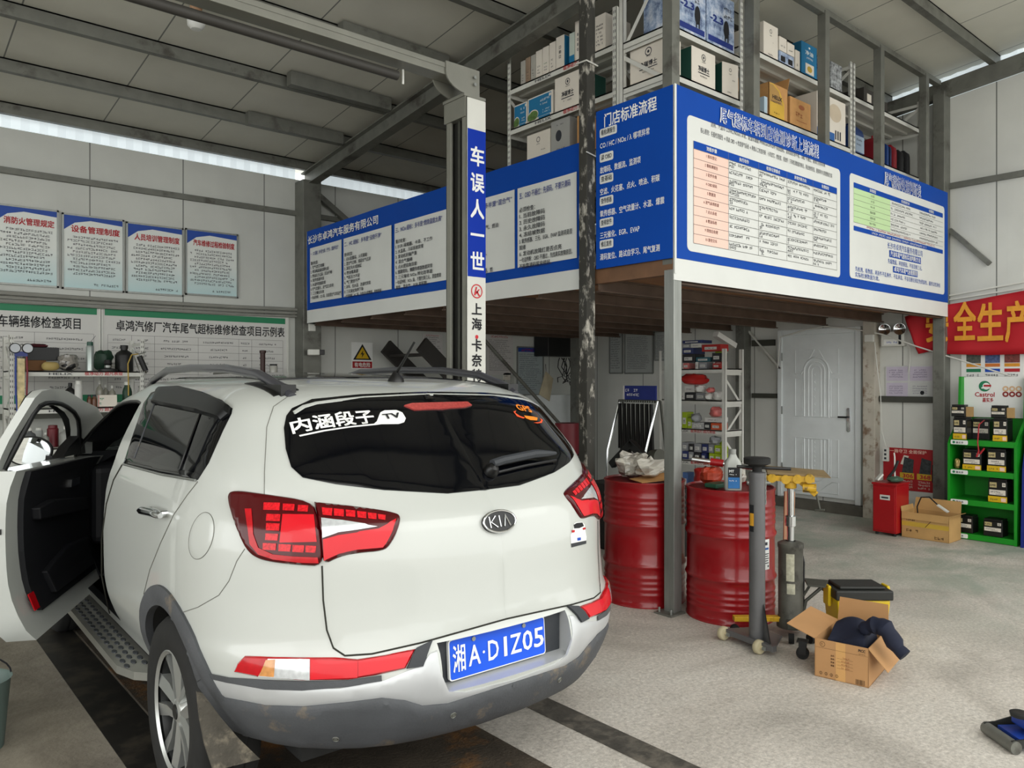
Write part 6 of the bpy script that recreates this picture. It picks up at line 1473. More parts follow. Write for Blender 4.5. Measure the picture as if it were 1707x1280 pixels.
# ---- grey support stand with wheels
M_stand = mat('stand_grey', '#5f5f60', .4, .2, var=.08)
S0 = P(1262, 1066, Z=.05); S0.z = 0
st = thing('support_stand', 'tall grey screw stand on a small wheeled triangular base', 'jack stand', S0)
w1 = P(1206, 1055, Z=.042) - S0; w2 = P(1265, 1078, Z=.042) - S0; w1.z = w2.z = .042
dv = (w2 - w1).normalized(); nv = V((-dv.y, dv.x, 0)); nv = nv if nv.dot(V((1, 1, 0))) > 0 else -nv
b = MB(); pl = [w1 + nv * .03 + dv * -.01, w2 + nv * .03 + dv * .10, w2 + nv * .22 + dv * -.02, w1 + nv * .22 + dv * .06]
b.add([V((p.x, p.y, .055)) for p in pl] + [V((p.x, p.y, .064)) for p in pl], [(3, 2, 1, 0), (4, 5, 6, 7), (0, 1, 5, 4), (1, 2, 6, 5), (2, 3, 7, 6), (3, 0, 4, 7)], M_stand)
b.bar(w1 + V((0, 0, .012)) + nv * .02, w2 + V((0, 0, .012)) + nv * .02 + dv * .1, .035, .035, M_stand); b.build('base_plate', st, bevel=.003)
for p in (w1, w2, w1 + nv * .20 + dv * .06):
    b = MB(); Rm = Matrix.Translation(p) @ Matrix.Rotation(math.atan2(-nv.y, -nv.x), 4, 'Z') @ Matrix.Rotation(pi / 2, 4, 'X')
    Rm = Matrix.Translation(p) @ dv.to_track_quat('Z', 'Y').to_matrix().to_4x4() if 0 else Matrix.Translation(p) @ dv.to_track_quat('Z', 'Y').to_matrix().to_4x4()
    b.lathe([(0, -.018), (.036, -.018), (.042, -.01), (.042, .01), (.036, .018), (.012, .018), (.012, .03), (0, .03)], mat('wheel_cream', '#b5ab8c', .5, var=.1), 24, M=Rm, caps=False)
    b.tube([p, p + dv * .05], .012, M_galv, 8); b.build('wheel', st, smooth=True, ang=40)
b = MB(); b.lathe([(.047, .06), (.047, 1.02), (.05, 1.02), (.05, 1.05), (.03, 1.055)], M_stand, 28, caps=False); b.build('tube', st, smooth=True, ang=40)
b = MB(); b.lathe([(.028, 1.04), (.028, 1.085), (.045, 1.09), (.078, 1.105), (.078, 1.135), (.07, 1.14), (0, 1.14)], M_rubber, 28, caps=False); b.tube([RT * -.12 + V((0, 0, 1.085)), RT * .2 + V((0, 0, 1.07))], .010, M_black, 8); b.build('saddle', st, smooth=True, ang=40)
cv = (CAM - S0); cv.z = 0; cv.normalize(); rg_ = V((0, 0, 1)).cross(cv)
fg = frame(cv * .04 + rg_ * -.025, rg_, (0, 0, 1)); b = MB()
for a in (-1,):
    g0 = math.atan2(cv.y, cv.x) - 1.05
    def arc(z0, z1, m, r=.0478):
        vs = [(r * cos(g0 + k * .13), r * sin(g0 + k * .13), z) for k in range(6) for z in (z0, z1)]; b.add(vs, [(2 * i, 2 * i + 2, 2 * i + 3, 2 * i + 1) for i in range(5)], m)
    arc(.70, .86, M_ink); arc(.735, .81, mat('label_amber', '#d29a2a', .5), .0482)
b.build('label', st, smooth=True)
b = MB(); b.tube([cv.cross(V((0, 0, 1))) * .048 * -1 + V((0, 0, .86 + i * .016)) + V((.003 * (i % 2), 0, 0)) - rg_ * .0 for i in range(13)], .004, M_galv, 5); b.build('chain', st)
b = MB(); q = w2 + nv * .02 + dv * .085; b.add([q + V((0, 0, .015)), q + V((0, 0, .03)) - dv * .02, V((0, 0, .28)) + dv * .045, V((0, 0, .06)) + dv * .045], [(0, 1, 2, 3)], M_stand)
b.add([v + nv * .008 for v in (q + V((0, 0, .015)), q + V((0, 0, .03)) - dv * .02, V((0, 0, .28)) + dv * .045, V((0, 0, .06)) + dv * .045)], [(3, 2, 1, 0)], M_stand); b.build('gusset', st)
# ---- hydraulic transmission jack
J0 = P(1318, 1057, Z=.0)
jk = thing('transmission_jack', 'dirty grey hydraulic transmission jack with yellow clamp head', 'transmission jack', J0)
M_jack = mat('jack_grey', '#55544d', .55, .2, var=.25, scale=8, dirt='#2e2c28', dirt_amt=.35, dscale=6); M_jy = mat('jack_yellow', '#c49a22', .45, var=.15, scale=12, dirt='#4a3a1c', dirt_amt=.3, dscale=14)
b = MB(); b.lathe([(.085, .05), (.085, .10), (.075, .12), (.075, .545), (.079, .55), (.079, .575), (.06, .585), (.03, .59)], M_jack, 32, caps=False); b.build('cylinder', jk, smooth=True, ang=40)
b = MB(); b.lathe([(.022, .58), (.022, .68), (.034, .685), (.034, .745), (.021, .75), (.021, .93)], M_chrome, 20, caps=False); b.build('piston', jk, smooth=True, ang=40)
b = MB(); b.lathe([(.03, .92), (.036, .925), (.036, .965), (.02, .975), (0, .975)], M_jy, 20, caps=False); b.build('collar', jk, smooth=True, ang=40)
cj = (CAM - J0); cj.z = 0; cj.normalize(); rj = V((0, 0, 1)).cross(cj)
gj = math.atan2(cj.y, cj.x)
for z0, z1, o_ in ((.35, .52, -.35), (.27, .335, -.30)):
    b = MB(); vs = [(.0758 * cos(gj + o_ + k * .13), .0758 * sin(gj + o_ + k * .13), z) for k in range(6) for z in (z0, z1)]; b.add(vs, [(2 * i, 2 * i + 2, 2 * i + 3, 2 * i + 1) for i in range(5)], mat('label_aged', '#a7a591', .6, var=.25, scale=40)); b.build('label', jk, smooth=True)
b = MB(); p0 = cj * .05
b.add([rj * x + cj * y + V((0, 0, z)) for x, y, z in ((-.16, -.09, 1.03), (.20, -.16, 1.015), (.235, .02, .995), (-.14, .06, 1.01), (-.16, -.09, 1.05), (.20, -.16, 1.025), (.235, .02, 1.0), (-.14, .06, 1.03))], [(3, 2, 1, 0), (4, 5, 6, 7), (0, 1, 5, 4), (1, 2, 6, 5), (2, 3, 7, 6), (3, 0, 4, 7)], mat('jack_plate', '#7d6a4a', .6, var=.25))
b.build('head_plate', jk, bevel=.002)
for x, z in ((-.11, .985), (-.03, .98), (.04, .985), (.11, .99)):
    b = MB(); Rm = Matrix.Translation(rj * x + cj * .06 + V((0, 0, z))) @ cj.to_track_quat('Z', 'Y').to_matrix().to_4x4(); b.lathe([(.012, -.05), (.028, -.05), (.028, .0), (.012, .0)], M_jy, 16, M=Rm); b.build('clamp_ring', jk, smooth=True, ang=40)
b = MB(); b.bar(rj * -.15 + V((0, 0, .985)), rj * .14 + V((0, 0, .985)), .10, .035, M_jy); b.bar(rj * .06 + V((0, 0, .965)), rj * .15 + V((0, 0, .89)) + cj * .02, .04, .03, M_jy); b.tube([rj * .07 + cj * .03 + V((0, 0, .93)), rj * .15 + cj * .03 + V((0, 0, .93))], .028, M_jy, 14)
b.tube([rj * .145 + V((0, 0, .92)), rj * .17 + V((0, 0, .80)), rj * .14 + V((0, 0, .79)), rj * .2 + V((0, 0, .795))], .008, M_dark, 6); b.build('clamp_arm', jk, bevel=.003)
b = MB(); b.tube([rj * .075 + V((0, 0, .12)), rj * .078 + V((0, 0, .46)), rj * .07 + V((0, 0, .50))], .007, M_black, 6)
b.tube([rj * .07 + V((0, 0, .12)), rj * .09 + V((0, 0, .22)), rj * .18 + V((0, 0, .31))], .011, M_dark, 8); b.tube([rj * .075 + V((0, 0, .25)), rj * .12 + V((0, 0, .33))], .008, M_dark, 8)
b.add([rj * .08 + cj * -.06 + V((0, 0, .335)), rj * .22 + cj * -.06 + V((0, 0, .335)), rj * .20 + cj * .06 + V((0, 0, .325)), rj * .10 + cj * .06 + V((0, 0, .325))] + [rj * .08 + cj * -.06 + V((0, 0, .347)), rj * .22 + cj * -.06 + V((0, 0, .347)), rj * .20 + cj * .06 + V((0, 0, .337)), rj * .10 + cj * .06 + V((0, 0, .337))], [(3, 2, 1, 0), (4, 5, 6, 7), (0, 1, 5, 4), (1, 2, 6, 5), (2, 3, 7, 6), (3, 0, 4, 7)], M_dark); b.build('foot_pedal', jk)
for a in (-2.6, -1.9, 2.43):
    b = MB(); d_ = V((cos(a), sin(a), 0)); Lg = .36 if a > 2 else .19; b.bar(d_ * .05 + V((0, 0, .10)), d_ * Lg + V((0, 0, .10)), .05, .03, M_jy if a > 2 else M_dark); b.build('base_leg', jk, bevel=.003)
    b = MB(); b.lathe([(0, -.016), (.03, -.016), (.03, .016), (0, .016)], M_rubber, 16, M=Matrix.Translation(d_ * (Lg - .01) + V((0, 0, .03))) @ Matrix.Rotation(a, 4, 'Z') @ Matrix.Rotation(pi / 2, 4, 'X'), caps=False); b.build('caster', jk, smooth=True, ang=40)
# leaning wooden board behind the jack
t = thing('wooden_strip', 'notched pinkish wooden strip leaning behind the hydraulic jack', 'board', (4.86, 2.80, 0)); b = MB(); b.bar((-.05, -.03, .0), (.02, -.01, .84), .02, .07, mat('pink_wood', '#a97f62', .7, var=.1), up=(1, -1, 0)); b.build('strip', t, bevel=.003)
# ---- yellow tool box with black lid
T0 = P(1346, 1096, Z=0); T1 = P(1440, 1096, Z=0)
tb = thing('rolling_toolbox', 'yellow tool box with black lid standing behind the open carton', 'tool box', (4.80, 2.29, 0), radians(-41)); tb.scale = (.86, .86, .95); M_ty = mat('toolbox_yellow', '#d2b31a', .4, var=.05); M_tk = mat('toolbox_black', '#222321', .5, var=.1)
W_ = .40
b = MB(); vs = [(-.17, -.12, .05), (.17, -.12, .05), (.17, .12, .05), (-.17, .12, .05), (-.19, -.13, .26), (.19, -.13, .26), (.19, .13, .26), (-.19, .13, .26)]; b.add(vs, [(3, 2, 1, 0), (4, 5, 6, 7), (0, 1, 5, 4), (1, 2, 6, 5), (2, 3, 7, 6), (3, 0, 4, 7)], M_ty); b.build('body', tb, bevel=.012)
b = MB(); b.box((-.205, -.145, .262), (.205, .145, .325), M_tk); b.box((-.165, -.11, .325), (.165, .11, .345), M_tk); b.build('lid', tb, bevel=.014, seg=3)
for s in (-1, 1): b = MB(); b.box((s * .212 - .012, -.05, .20), (s * .212 + .012, .05, .335), M_ty); b.build('latch', tb, bevel=.008)
for x in (-.14, .14):
    b = MB(); b.tube([(x - .015, -.135, .035), (x + .015, -.135, .035)], .035, M_rubber, 18); b.build('wheel', tb, smooth=True, ang=40)
    b = MB(); b.tube([(x - .015, .12, .035), (x + .015, .12, .035)], .035, M_rubber, 18); b.build('wheel', tb, smooth=True, ang=40)
# black caster under the tool box
t = thing('caster', 'black swivel caster between the jack and the open carton', 'caster', P(1338, 1098, Z=0), .4); b = MB(); b.tube([(-.014, 0, .035), (.014, 0, .035)], .035, M_rubber, 18); b.build('wheel', t, smooth=True, ang=40); b = MB(); b.box((-.022, -.02, .03), (-.016, .02, .10), M_black); b.box((.016, -.02, .03), (.022, .02, .10), M_black); b.box((-.03, -.03, .10), (.03, .03, .108), M_black); b.build('fork', t)
# ---- open carton with a dark blue jacket
B0 = P(1358, 1126, Z=0); B1 = P(1448, 1147, Z=0); e = (B1 - B0); WB = e.length
M_card2 = mat('cardboard_tan', '#b08558', .78, var=.05, scale=5)
ob = thing('open_carton', 'open tan carton holding a dark blue jacket on the floor', 'box', B0 + V((0, 0, .0)), math.atan2(e.y, e.x)); DBX = .42; HB = .205
open_box(ob, WB, DBX, HB, (0, .14, .13, .16), m=M_card2, angs=(0, -48, 80, 18))
b = MB(); bf = frame((0, 0, 0), (1, 0, 0), (0, 0, 1)); M_pr = mat('print_darkbrown', '#4c3319', .7, var=0)
b.rect(bf, 0.004, HB * .78, WB - .004, HB * .785, M_pr, .001); b.text(bf, 'PICC', WB * .88, HB * .86, HB * .09, M_ink, .0012, .05, width=.034, align='c'); b.scrawl(bf, WB * .80, HB * .805, .04, .005, M_pr, .0012)
b.ring(bf, WB * .15, HB * .88, .012, .014, M_pr, .001); b.scrawl(bf, WB * .12, HB * .86, .016, .009, M_pr, .0012)
for i, t_ in enumerate(('品名', '规格', '数量', '重量')): b.text(bf, t_, WB * .34, HB * (.60 - i * .085), .009, M_pr, .0012, .02, align='c'); b.rect(bf, WB * .42, HB * (.60 - i * .085) - .003, WB * .72, HB * (.60 - i * .085) - .002, M_pr, .001); b.scrawl(bf, WB * .50, HB * (.60 - i * .085), .045, .007, mat('print_rust', '#8c4a2a', .7, var=0), .0012)
for i in range(4): b.ring(bf, WB * (.12 + i * .1), HB * .12, .006, .008, M_pr, .001); b.rect(bf, WB * (.12 + i * .1) - .001, HB * .07, WB * (.12 + i * .1) + .001, HB * .16, M_pr, .001)
for i in range(14): b.rect(bf, WB * .77 + i * .0033, HB * .03, WB * .77 + i * .0033 + rn.choice((.001, .002)), HB * .16, M_pr, .0012)
b.rect(bf, WB * .40, .002, WB * .58, HB - .002, mat('tape', '#c7995f', .3, var=.05), .0006); b.build('print', ob)
ja = thing('jacket', 'dark navy jacket spilling out of the open tan carton', 'jacket', MW(ob) @ V((WB * .5, DBX * .47, .03)), math.atan2(e.y, e.x)); b = MB()
NX, NY = 26, 26; vs = []
for j in range(NY + 1):
    for i in range(NX + 1):
        x = (i / NX - .5) * (WB - .05); y = (j / NY - .5) * (DBX - .16); ed = max(abs(i / NX - .5), abs(j / NY - .5)) * 2
        z = .165 + .016 * sin(22 * x + 6 * y) * (1 - ed ** 4) + .016 * sin(19 * y - 9 * x) + .03 * (1 - ed ** 2) - .10 * max(0, ed - .85) / .15
        z += .035 * math.exp(-((x - .06) ** 2 + (y + .03) ** 2) / .008) + .045 * math.exp(-((x + .04) ** 2 + (y - .07) ** 2) / .008); vs.append((x, y, z))
for j in range(NY + 1):
    for i in range(NX + 1): x, y, z = vs[j * (NX + 1) + i]; vs.append((x, y, min(z - .02, .0)))
q = (NX + 1) * (NY + 1); fs = []
for j in range(NY):
    for i in range(NX): a = j * (NX + 1) + i; fs += [(a, a + 1, a + NX + 2, a + NX + 1), (q + a, q + a + NX + 1, q + a + NX + 2, q + a + 1)]
for i in range(NX): fs += [(i, q + i, q + i + 1, i + 1)]; a = NY * (NX + 1) + i; fs += [(a + 1, q + a + 1, q + a, a)]
for j in range(NY): a = j * (NX + 1); fs += [(a + NX + 1, q + a + NX + 1, q + a, a)]; a += NX; fs += [(a, q + a, q + a + NX + 1, a + NX + 1)]
b.add(vs, fs, mat('navy_cloth', '#141a2e', .8, var=.1, scale=20)); b.build('cloth', ja, smooth=True, ang=60)
b = MB(); sl = []
for k in range(14): s_ = k / 13; sl.append(V((WB * .26 + s_ * .22, -.06 - s_ * .05, .225 + .045 * sin(pi * min(1, s_ * 1.2)) - .075 * max(0, s_ - .55) / .45)))
b.tube(sl, [.03 + .016 * sin(pi * k / 13) + .006 * sin(k * 2.1) for k in range(14)], MC['navy_cloth'], 12); b.build('sleeve', ja, smooth=True)
# ---- trolley jack at the frame edge
TJ = P(1668, 1240, Z=0)
tj = thing('trolley_jack', 'blue and black trolley jack nose at the frame edge on the floor', 'trolley jack', TJ, radians(-38)); tj.scale = (.72, .72, .8); M_jb = mat('jack_blue', '#1f3e94', .4, var=.1)
b = MB()
for s in (-1, 1): b.add([(-.02, s * .12, .03), (.62, s * .14, .03), (.62, s * .14, .13), (.40, s * .14, .15), (.05, s * .12, .075), (-.02, s * .12, .07)] + [(-.02, s * .13, .03), (.62, s * .15, .03), (.62, s * .15, .13), (.40, s * .15, .15), (.05, s * .13, .075), (-.02, s * .13, .07)], [tuple(range(6)), tuple(reversed(range(6, 12)))] + [(i, i + 6, (i + 1) % 6 + 6, (i + 1) % 6) for i in range(6)], M_tk)
b.build('side_frame', tj); b = MB(); b.tube([(0, -.14, .035), (0, .14, .035)], .035, M_steel, 18); b.build('front_roller', tj, smooth=True, ang=40)
b = MB(); b.bar((.55, 0, .10), (.12, 0, .12), .16, .06, M_jb); b.build('lift_arm', tj, bevel=.01); b = MB(); b.lathe([(.02, .12), (.05, .13), (.055, .15), (.045, .155), (0, .15)], M_tk, 20, (.12, 0, .02), caps=False); b.build('saddle', tj, smooth=True, ang=40)
b = MB(); b.bar((.05, 0, .05), (.6, 0, .05), .2, .03, M_jb); b.build('bed_plate', tj)
# ================================================================== RIGHT-HAND WALL
FRW = FL(XR)
def RW(u, v, x=XR - .02): p = P(u, v, X=x); return -p.y, p.z           # local (x along the wall, z)
M_ban = mat('banner_red', '#b01420', .7, var=.06, scale=3); M_gold = mat('banner_gold', '#d9942a', .6, var=.1, scale=20)
bn = thing('fabric_banner', 'red cloth banner with orange characters slung along the side wall', 'banner', (XR - .1, 2.8, 2.0)); b = MB()
xs = []; top = [(1508, 528), (1540, 518), (1578, 508), (1640, 497), (1707, 484)]; bot = [(1530, 590), (1556, 584), (1578, 590), (1640, 592), (1707, 590)]
pa = [RW(u, v, XR - .10) for u, v in top] + [(-1.5, 2.70)]; pb = [RW(u, v, XR - .10) for u, v in bot] + [(-1.5, 1.86)]
def lerp_poly(q, t):
    k = t * (len(q) - 1); i = min(int(k), len(q) - 2); f_ = k - i; return (q[i][0] * (1 - f_) + q[i + 1][0] * f_, q[i][1] * (1 - f_) + q[i + 1][1] * f_)
NU, NV = 40, 8; fbn = FL(XR - .10); vs = []
for j in range(NV + 1):
    for i in range(NU + 1):
        a, c = lerp_poly(pa, i / NU), lerp_poly(pb, i / NU); f_ = j / NV; x = a[0] * (1 - f_) + c[0] * f_; z = a[1] * (1 - f_) + c[1] * f_
        vs.append(fbn[0] + fbn[1] * x + fbn[2] * z + fbn[3] * (.012 * sin(i * .55 + j * .5) + .008 * sin(j * 1.3 + i * .2)))
b.add(vs, [(j * (NU + 1) + i, (j + 1) * (NU + 1) + i, (j + 1) * (NU + 1) + i + 1, j * (NU + 1) + i + 1) for j in range(NV) for i in range(NU)], M_ban); cl = b.build('cloth', bn, smooth=True, world=True)
m_ = cl.modifiers.new('thick', 'SOLIDIFY'); m_.thickness = .003
b = MB()
def bnd(u): return RW(u, 540, XR - .10)[0]
for ch, u0, u1, v0, v1 in (('全', 1592, 1628, 571, 507), ('生', 1632, 1673, 572, 508), ('产', 1678, 1716, 572, 505)):
    z0, z1 = RW(u0, v0, XR - .1)[1], RW(u0, v1, XR - .1)[1]; b.text(fbn, ch, bnd(u0), z0, z1 - z0, M_gold, .03, .045, width=bnd(u1) - bnd(u0))
z0, z1 = RW(1552, 572, XR - .1)[1], RW(1552, 520, XR - .1)[1]; b.text(fbn, '安', bnd(1546), z0, z1 - z0, M_gold, .03, .045, width=bnd(1582) - bnd(1546))
b.build('lettering', bn, world=True)
b = MB(); b.tube([(XR - .12, 5.3, 1.75)] + [P(u, v, X=XR - .13) for u, v in ((1300, 562), (1345, 549), (1375, 544), (1420, 548), (1470, 557), (1530, 578), (1600, 600), (1707, 634))], .008, M_white, 6); o = tag(b.build('white_cable', smooth=True), 'long white cable sagging across the side wall past the steel door', 'cable'); centred(o)
# emergency light
x0, z0 = RW(1472, 578); x1, z1 = RW(1510, 552)
el = thing('emergency_light', 'white emergency light box with two round lamps on the wall', 'emergency light', (XR - .02, -(x0 + x1) / 2, z0)); b = MB(); b.rect(FRW, x0, z0, x1, z1, M_white, .07, .06); b.rect(FRW, x0 + .03, z0 + .02, x1 - .08, z0 + .08, M_paper, .071); b.scrawl(FRW, x0 + .04, z0 + .035, .14, .02, M_blueink, .072); b.rect(FRW, x1 - .06, z0 + .02, x1 - .03, z0 + .13, M_ink, .071); b.build('housing', el, bevel=.006, world=True)
for u, v in ((1478, 550), (1503, 549)):
    x, z = RW(u, v); p = V((XR - .03, -x, z)); b = MB(); Rm = Matrix.Translation(p) @ V((-1, -.15, 0)).to_track_quat('Z', 'Y').to_matrix().to_4x4(); b.lathe([(0, -.01), (.04, 0), (.062, .05), (.066, .07), (.058, .07), (.03, .05), (0, .05)], M_chrome, 24, M=Rm, caps=False); b.build('lamp_head', el, smooth=True, ang=40, world=True)
b = MB(); b.tube([P(u, v, X=XR - .04) for u, v in ((1509, 570), (1517, 580), (1517, 600), (1515, 620))], .005, M_white, 6); b.build('cord', el, smooth=True, world=True)
x0, z0 = RW(1451, 571); x1, z1 = RW(1466, 558); sb = thing('switch_box', 'small white socket box on the chipped post beside the door', 'socket box', (8.95, -(x0 + x1) / 2, z0)); b = MB(); b.box((8.92, -x1, z0), (8.958, -x0, z1), M_white); b.build('box', sb, bevel=.006, world=True)
b = MB(); b.tube([P(u, v, X=8.94) for u, v in ((1458, 571), (1462, 610), (1468, 660), (1470, 720), (1477, 745))], .005, M_white, 6); o = tag(b.build('socket_cable', smooth=True), 'thin pale power cord hanging from the socket box to the strip', 'cord'); centred(o)
x0, z0 = RW(1474, 768); x1, z1 = RW(1482, 744); ps = thing('power_strip', 'short white power strip hanging on its cord over the red cabinet', 'power strip', P(1477, 757, X=8.94)); b = MB(); b.box((-.02, -.035, -.08), (.01, .035, .08), M_white); b.build('body', ps, bevel=.006)
b = MB()
for dz in (-.045, 0, .045): b.box((-.0212, -.012, dz - .012), (-.02, .012, dz + .012), M_txt)
b.build('socket', ps)
# paper certificates beside the post
x0, z1 = RW(1476, 610); x1, z0 = RW(1556, 664); ct = thing('certificate_holder', 'clear wall holder with four pale lilac certificates beside the chipped post', 'document holder', (XR - .02, -(x0 + x1) / 2, z0)); b = MB(); b.rect(FRW, x0, z0, x1, z1, mat('holder_clear', '#c3c4c3', .2), .018, .012); h_ = b.build('holder', ct, world=True)
b = MB(); cw = (x1 - x0) / 2; chh = (z1 - z0) / 2
for i in range(2):
    for j in range(2):
        xa_, za_ = x0 + i * cw + .012, z0 + j * chh + .012; lil = mat('paper_lilac', '#bcb4c4', .6, var=.05) if not (i and j == 0) else mat('paper_pale', '#bfc1bf', .6)
        b.rect(FRW, xa_, za_, xa_ + cw - .024, za_ + chh - .024, lil, .0195)
        for k_ in range(4): b.scrawl(FRW, xa_ + .03, za_ + chh * (.62 - k_ * .14), cw * .6, .014, mat('print_violet', '#77708a', .6, var=0), .021, rn)
b.disc(FRW, x0 + cw * 1.55, z0 + .06, .022, .022, M_ink, .021); b.build('sheet', h_, world=True)
x0, z1 = RW(1602, 588); x1 = x0 + .95; _, z0 = RW(1602, 632); pp = thing('parts_poster', 'white parts poster with coloured photo squares below the red banner', 'poster', (XR - .02, -(x0 + x1) / 2, z0)); z1 += .15; b = MB(); b.rect(FRW, x0, z0, x1, z1, M_paper, .012, .008); s_ = b.build('sheet', pp, world=True); b = MB()
for i in range(5):
    xx = x0 + .05 + i * .18; b.rect(FRW, xx, z0 + .17, xx + .14, z0 + .29, [mat('sq_a', '#53564f', .5, var=.4, scale=40), mat('sq_b', '#4b5c8a', .5, var=.4, scale=40), mat('sq_c', '#7a3b36', .5, var=.4, scale=40), MC['sq_a'], MC['sq_b']][i], .0135); b.rect(FRW, xx, z0 + .13, xx + .14, z0 + .165, [M_gold, mat('sq_o', '#c9702a', .5), M_gold, M_tred, M_grn][i], .0135); b.rect(FRW, xx, z0 + .075, xx + .14, z0 + .11, [M_grn, M_blueink, M_tred, M_grn, M_blueink][i], .0135)
    b.scrawl(FRW, xx, z0 + .03, .14, .025, M_txt, .0135, rn)
b.build('picture', s_, world=True)
# red accessory poster low on the wall
x0, z1 = RW(1472, 745); x1, z0 = RW(1556, 822); rp = thing('red_poster', 'red poster of two black battery products with yellow price tags', 'poster', (XR - .02, -(x0 + x1) / 2, z0)); b = MB(); b.rect(FRW, x0, z0, x1, z1, mat('poster_red', '#a3141c', .4, var=.05), .012, .008); s_ = b.build('sheet', rp, world=True); b = MB(); w, h = x1 - x0, z1 - z0
b.text(FRW, '一路守卫 全面保护', x0 + w * .5, z0 + h * .88, h * .09, M_pink, .0135, .02, width=w * .72, align='c')
for fx_, pr in ((.48, '306'), (.82, '368')):
    cx = x0 + w * fx_; b.poly(FRW, [(cx - w * .10, z0 + h * .42), (cx + w * .12, z0 + h * .42), (cx + w * .14, z0 + h * .74), (cx - w * .05, z0 + h * .80)], mat('product_grey', '#33383a', .5, var=.5, scale=40), .0135); b.rect(FRW, cx - w * .14, z0 + h * .28, cx + w * .14, z0 + h * .42, mat('tag_yellow', '#c8a427', .5), .014); b.text(FRW, pr, cx + w * .02, z0 + h * .29, h * .12, M_tred, .015, .05, width=w * .2, align='c')
    for k_ in range(3): b.scrawl(FRW, cx - w * .12, z0 + h * (.20 - k_ * .07), w * .24, h * .045, M_cw, .0135, rn)
b.poly(FRW, [(x0 + w * .35, z0 + h * .62), (x0 + w * .45, z0 + h * .60), (x0 + w * .52, z0 + h * .82), (x0 + w * .42, z0 + h * .84)], M_cw, .013); b.build('print', s_, world=True)
# red extinguisher cabinet with odds and ends on top
Cb = P(1459, 888, Z=0); Cc = P(1489, 890, Z=0); rc = thing('extinguisher_cabinet', 'red floor cabinet with white nameplate beside the chipped post', 'cabinet', (8.10, 3.45, 0)); hgt = .52
b = MB(); b.box((0, 0, .03), (.30, .24, hgt), M_red); b.box((-.012, -.008, hgt), (.312, .248, hgt + .02), M_red); b.build('body', rc, bevel=.004)
b = MB(); b.box((-.012, .012, .05), (0, .228, hgt - .02), M_red); dd = b.build('door', rc, bevel=.003); b = MB(); b.box((-.0145, .06, .37), (-.012, .16, .42), M_white); b.box((-.0155, .075, .385), (-.0145, .145, .402), M_txt); b.build('nameplate', dd)
for x in (.03, .27):
    for y in (.03, .21): b = MB(); b.lathe([(.015, 0), (.015, .03)], M_black, 10, (x, y, 0)); b.build('foot', rc)
t = thing('tool_heap', 'green and black hand tool dropped on the red cabinet', 'tool', (8.25, 3.53, hgt + .0215)); b = MB(); lumpy(b, mat('tool_green', '#3d5a48', .5), .09, .07, .06, 41, 14, .25); b.build('body', t, smooth=True); b = MB(); b.tube([(-.05, .05, .04), (-.02, .0, .12), (.03, -.02, .22)], .014, M_black, 8); b.build('grip', t, smooth=True); b = MB(); b.tube([(0, 0, .06), (.02, .01, .26), (.03, .02, .30)], .008, M_white, 8); b.build('tip', t, smooth=True)
t = thing('plastic_scoop', 'small white plastic scoop on the edge of the red cabinet', 'scoop', (8.12, 3.66, hgt + .0215)); b = MB(); b.bar((0, 0, .02), (.06, -.03, .08), .05, .02, M_white); b.build('scoop', t, bevel=.006)
# open battery carton on the floor
B0 = P(1503, 894, Z=0); B1 = P(1582, 906, Z=0); e = B1 - B0; wb = e.length; oc = thing('open_carton', 'open brown carton with yellow printed band beside the red cabinet', 'box', B0, math.atan2(e.y, e.x)); M_c3 = mat('cardboard_pale', '#b8925c', .8, var=.1)
open_box(oc, wb, .29, .26, (.07, .05, .12, .05), m=M_c3, angs=(-78, 18, 75, 80)); bf = frame((0, 0, 0), (1, 0, 0), (0, 0, 1)); b = MB(); b.rect(bf, .002, .12, wb - .002, .165, mat('band_yellow', '#c4a23c', .6, var=.1), .001); b.text(bf, '12V-60', wb * .2, .17, .028, M_pr, .0015, .02, align='c'); b.scrawl(bf, wb * .1, .06, wb * .3, .03, M_pr, .0015, rn); b.scrawl(bf, wb * .7, .02, wb * .2, .03, M_pr, .0015, rn); b.poly(bf, [(wb * .5, .125), (wb * .62, .19), (wb * .635, .19), (wb * .515, .125)], M_pr, .0016); b.build('print', oc)
t = thing('cable_lead', 'black cable with white tag curling out of the brown carton', 'cable', MW(oc) @ V((wb * .4, .17, .0))); b = MB(); d_ = e.normalized(); b.tube([d_ * -.08 + V((0, 0, .03)), d_ * -.10 + V((0, 0, .30)), d_ * -.06 + V((0, 0, .40)), d_ * .02 + V((0, 0, .41)), d_ * .10 + V((0, 0, .34))], .007, M_black, 8); b.build('lead', t, smooth=True); b = MB(); b.bar(d_ * .10 + V((0, 0, .34)), d_ * .20 + V((0, 0, .28)), .05, .012, M_white); b.build('tag', t)
# green battery display rack
M_gr = mat('rack_green', '#138a1d', .45, var=.05); GX, GY0, GY1 = 8.52, 2.50, 3.12
gr = thing('display_rack', 'green battery display rack with white header board', 'display rack', (GX + .2, (GY0 + GY1) / 2, 0))
for y in (GY0, GY1 - .025):
    b = MB(); pr = [(GX, 0), (GX + .42, 0), (GX + .42, 1.64), (GX + .30, 1.64), (GX + .27, 1.20), (GX + .05, 1.02), (GX, .96)]; k_ = len(pr); b.add([(x, y, z) for x, z in pr] + [(x, y + .025, z) for x, z in pr], [tuple(range(k_)), tuple(reversed(range(k_, 2 * k_)))] + [(i, i + k_, (i + 1) % k_ + k_, (i + 1) % k_) for i in range(k_)], M_gr); b.build('side_panel', gr, world=True)
b = MB(); b.box((GX + .395, GY0 + .025, .02), (GX + .42, GY1 - .025, 1.25), M_gr); b.build('back_panel', gr, world=True)
FG = FL(GX); SHZ = (.06, .40, .70, 1.0)
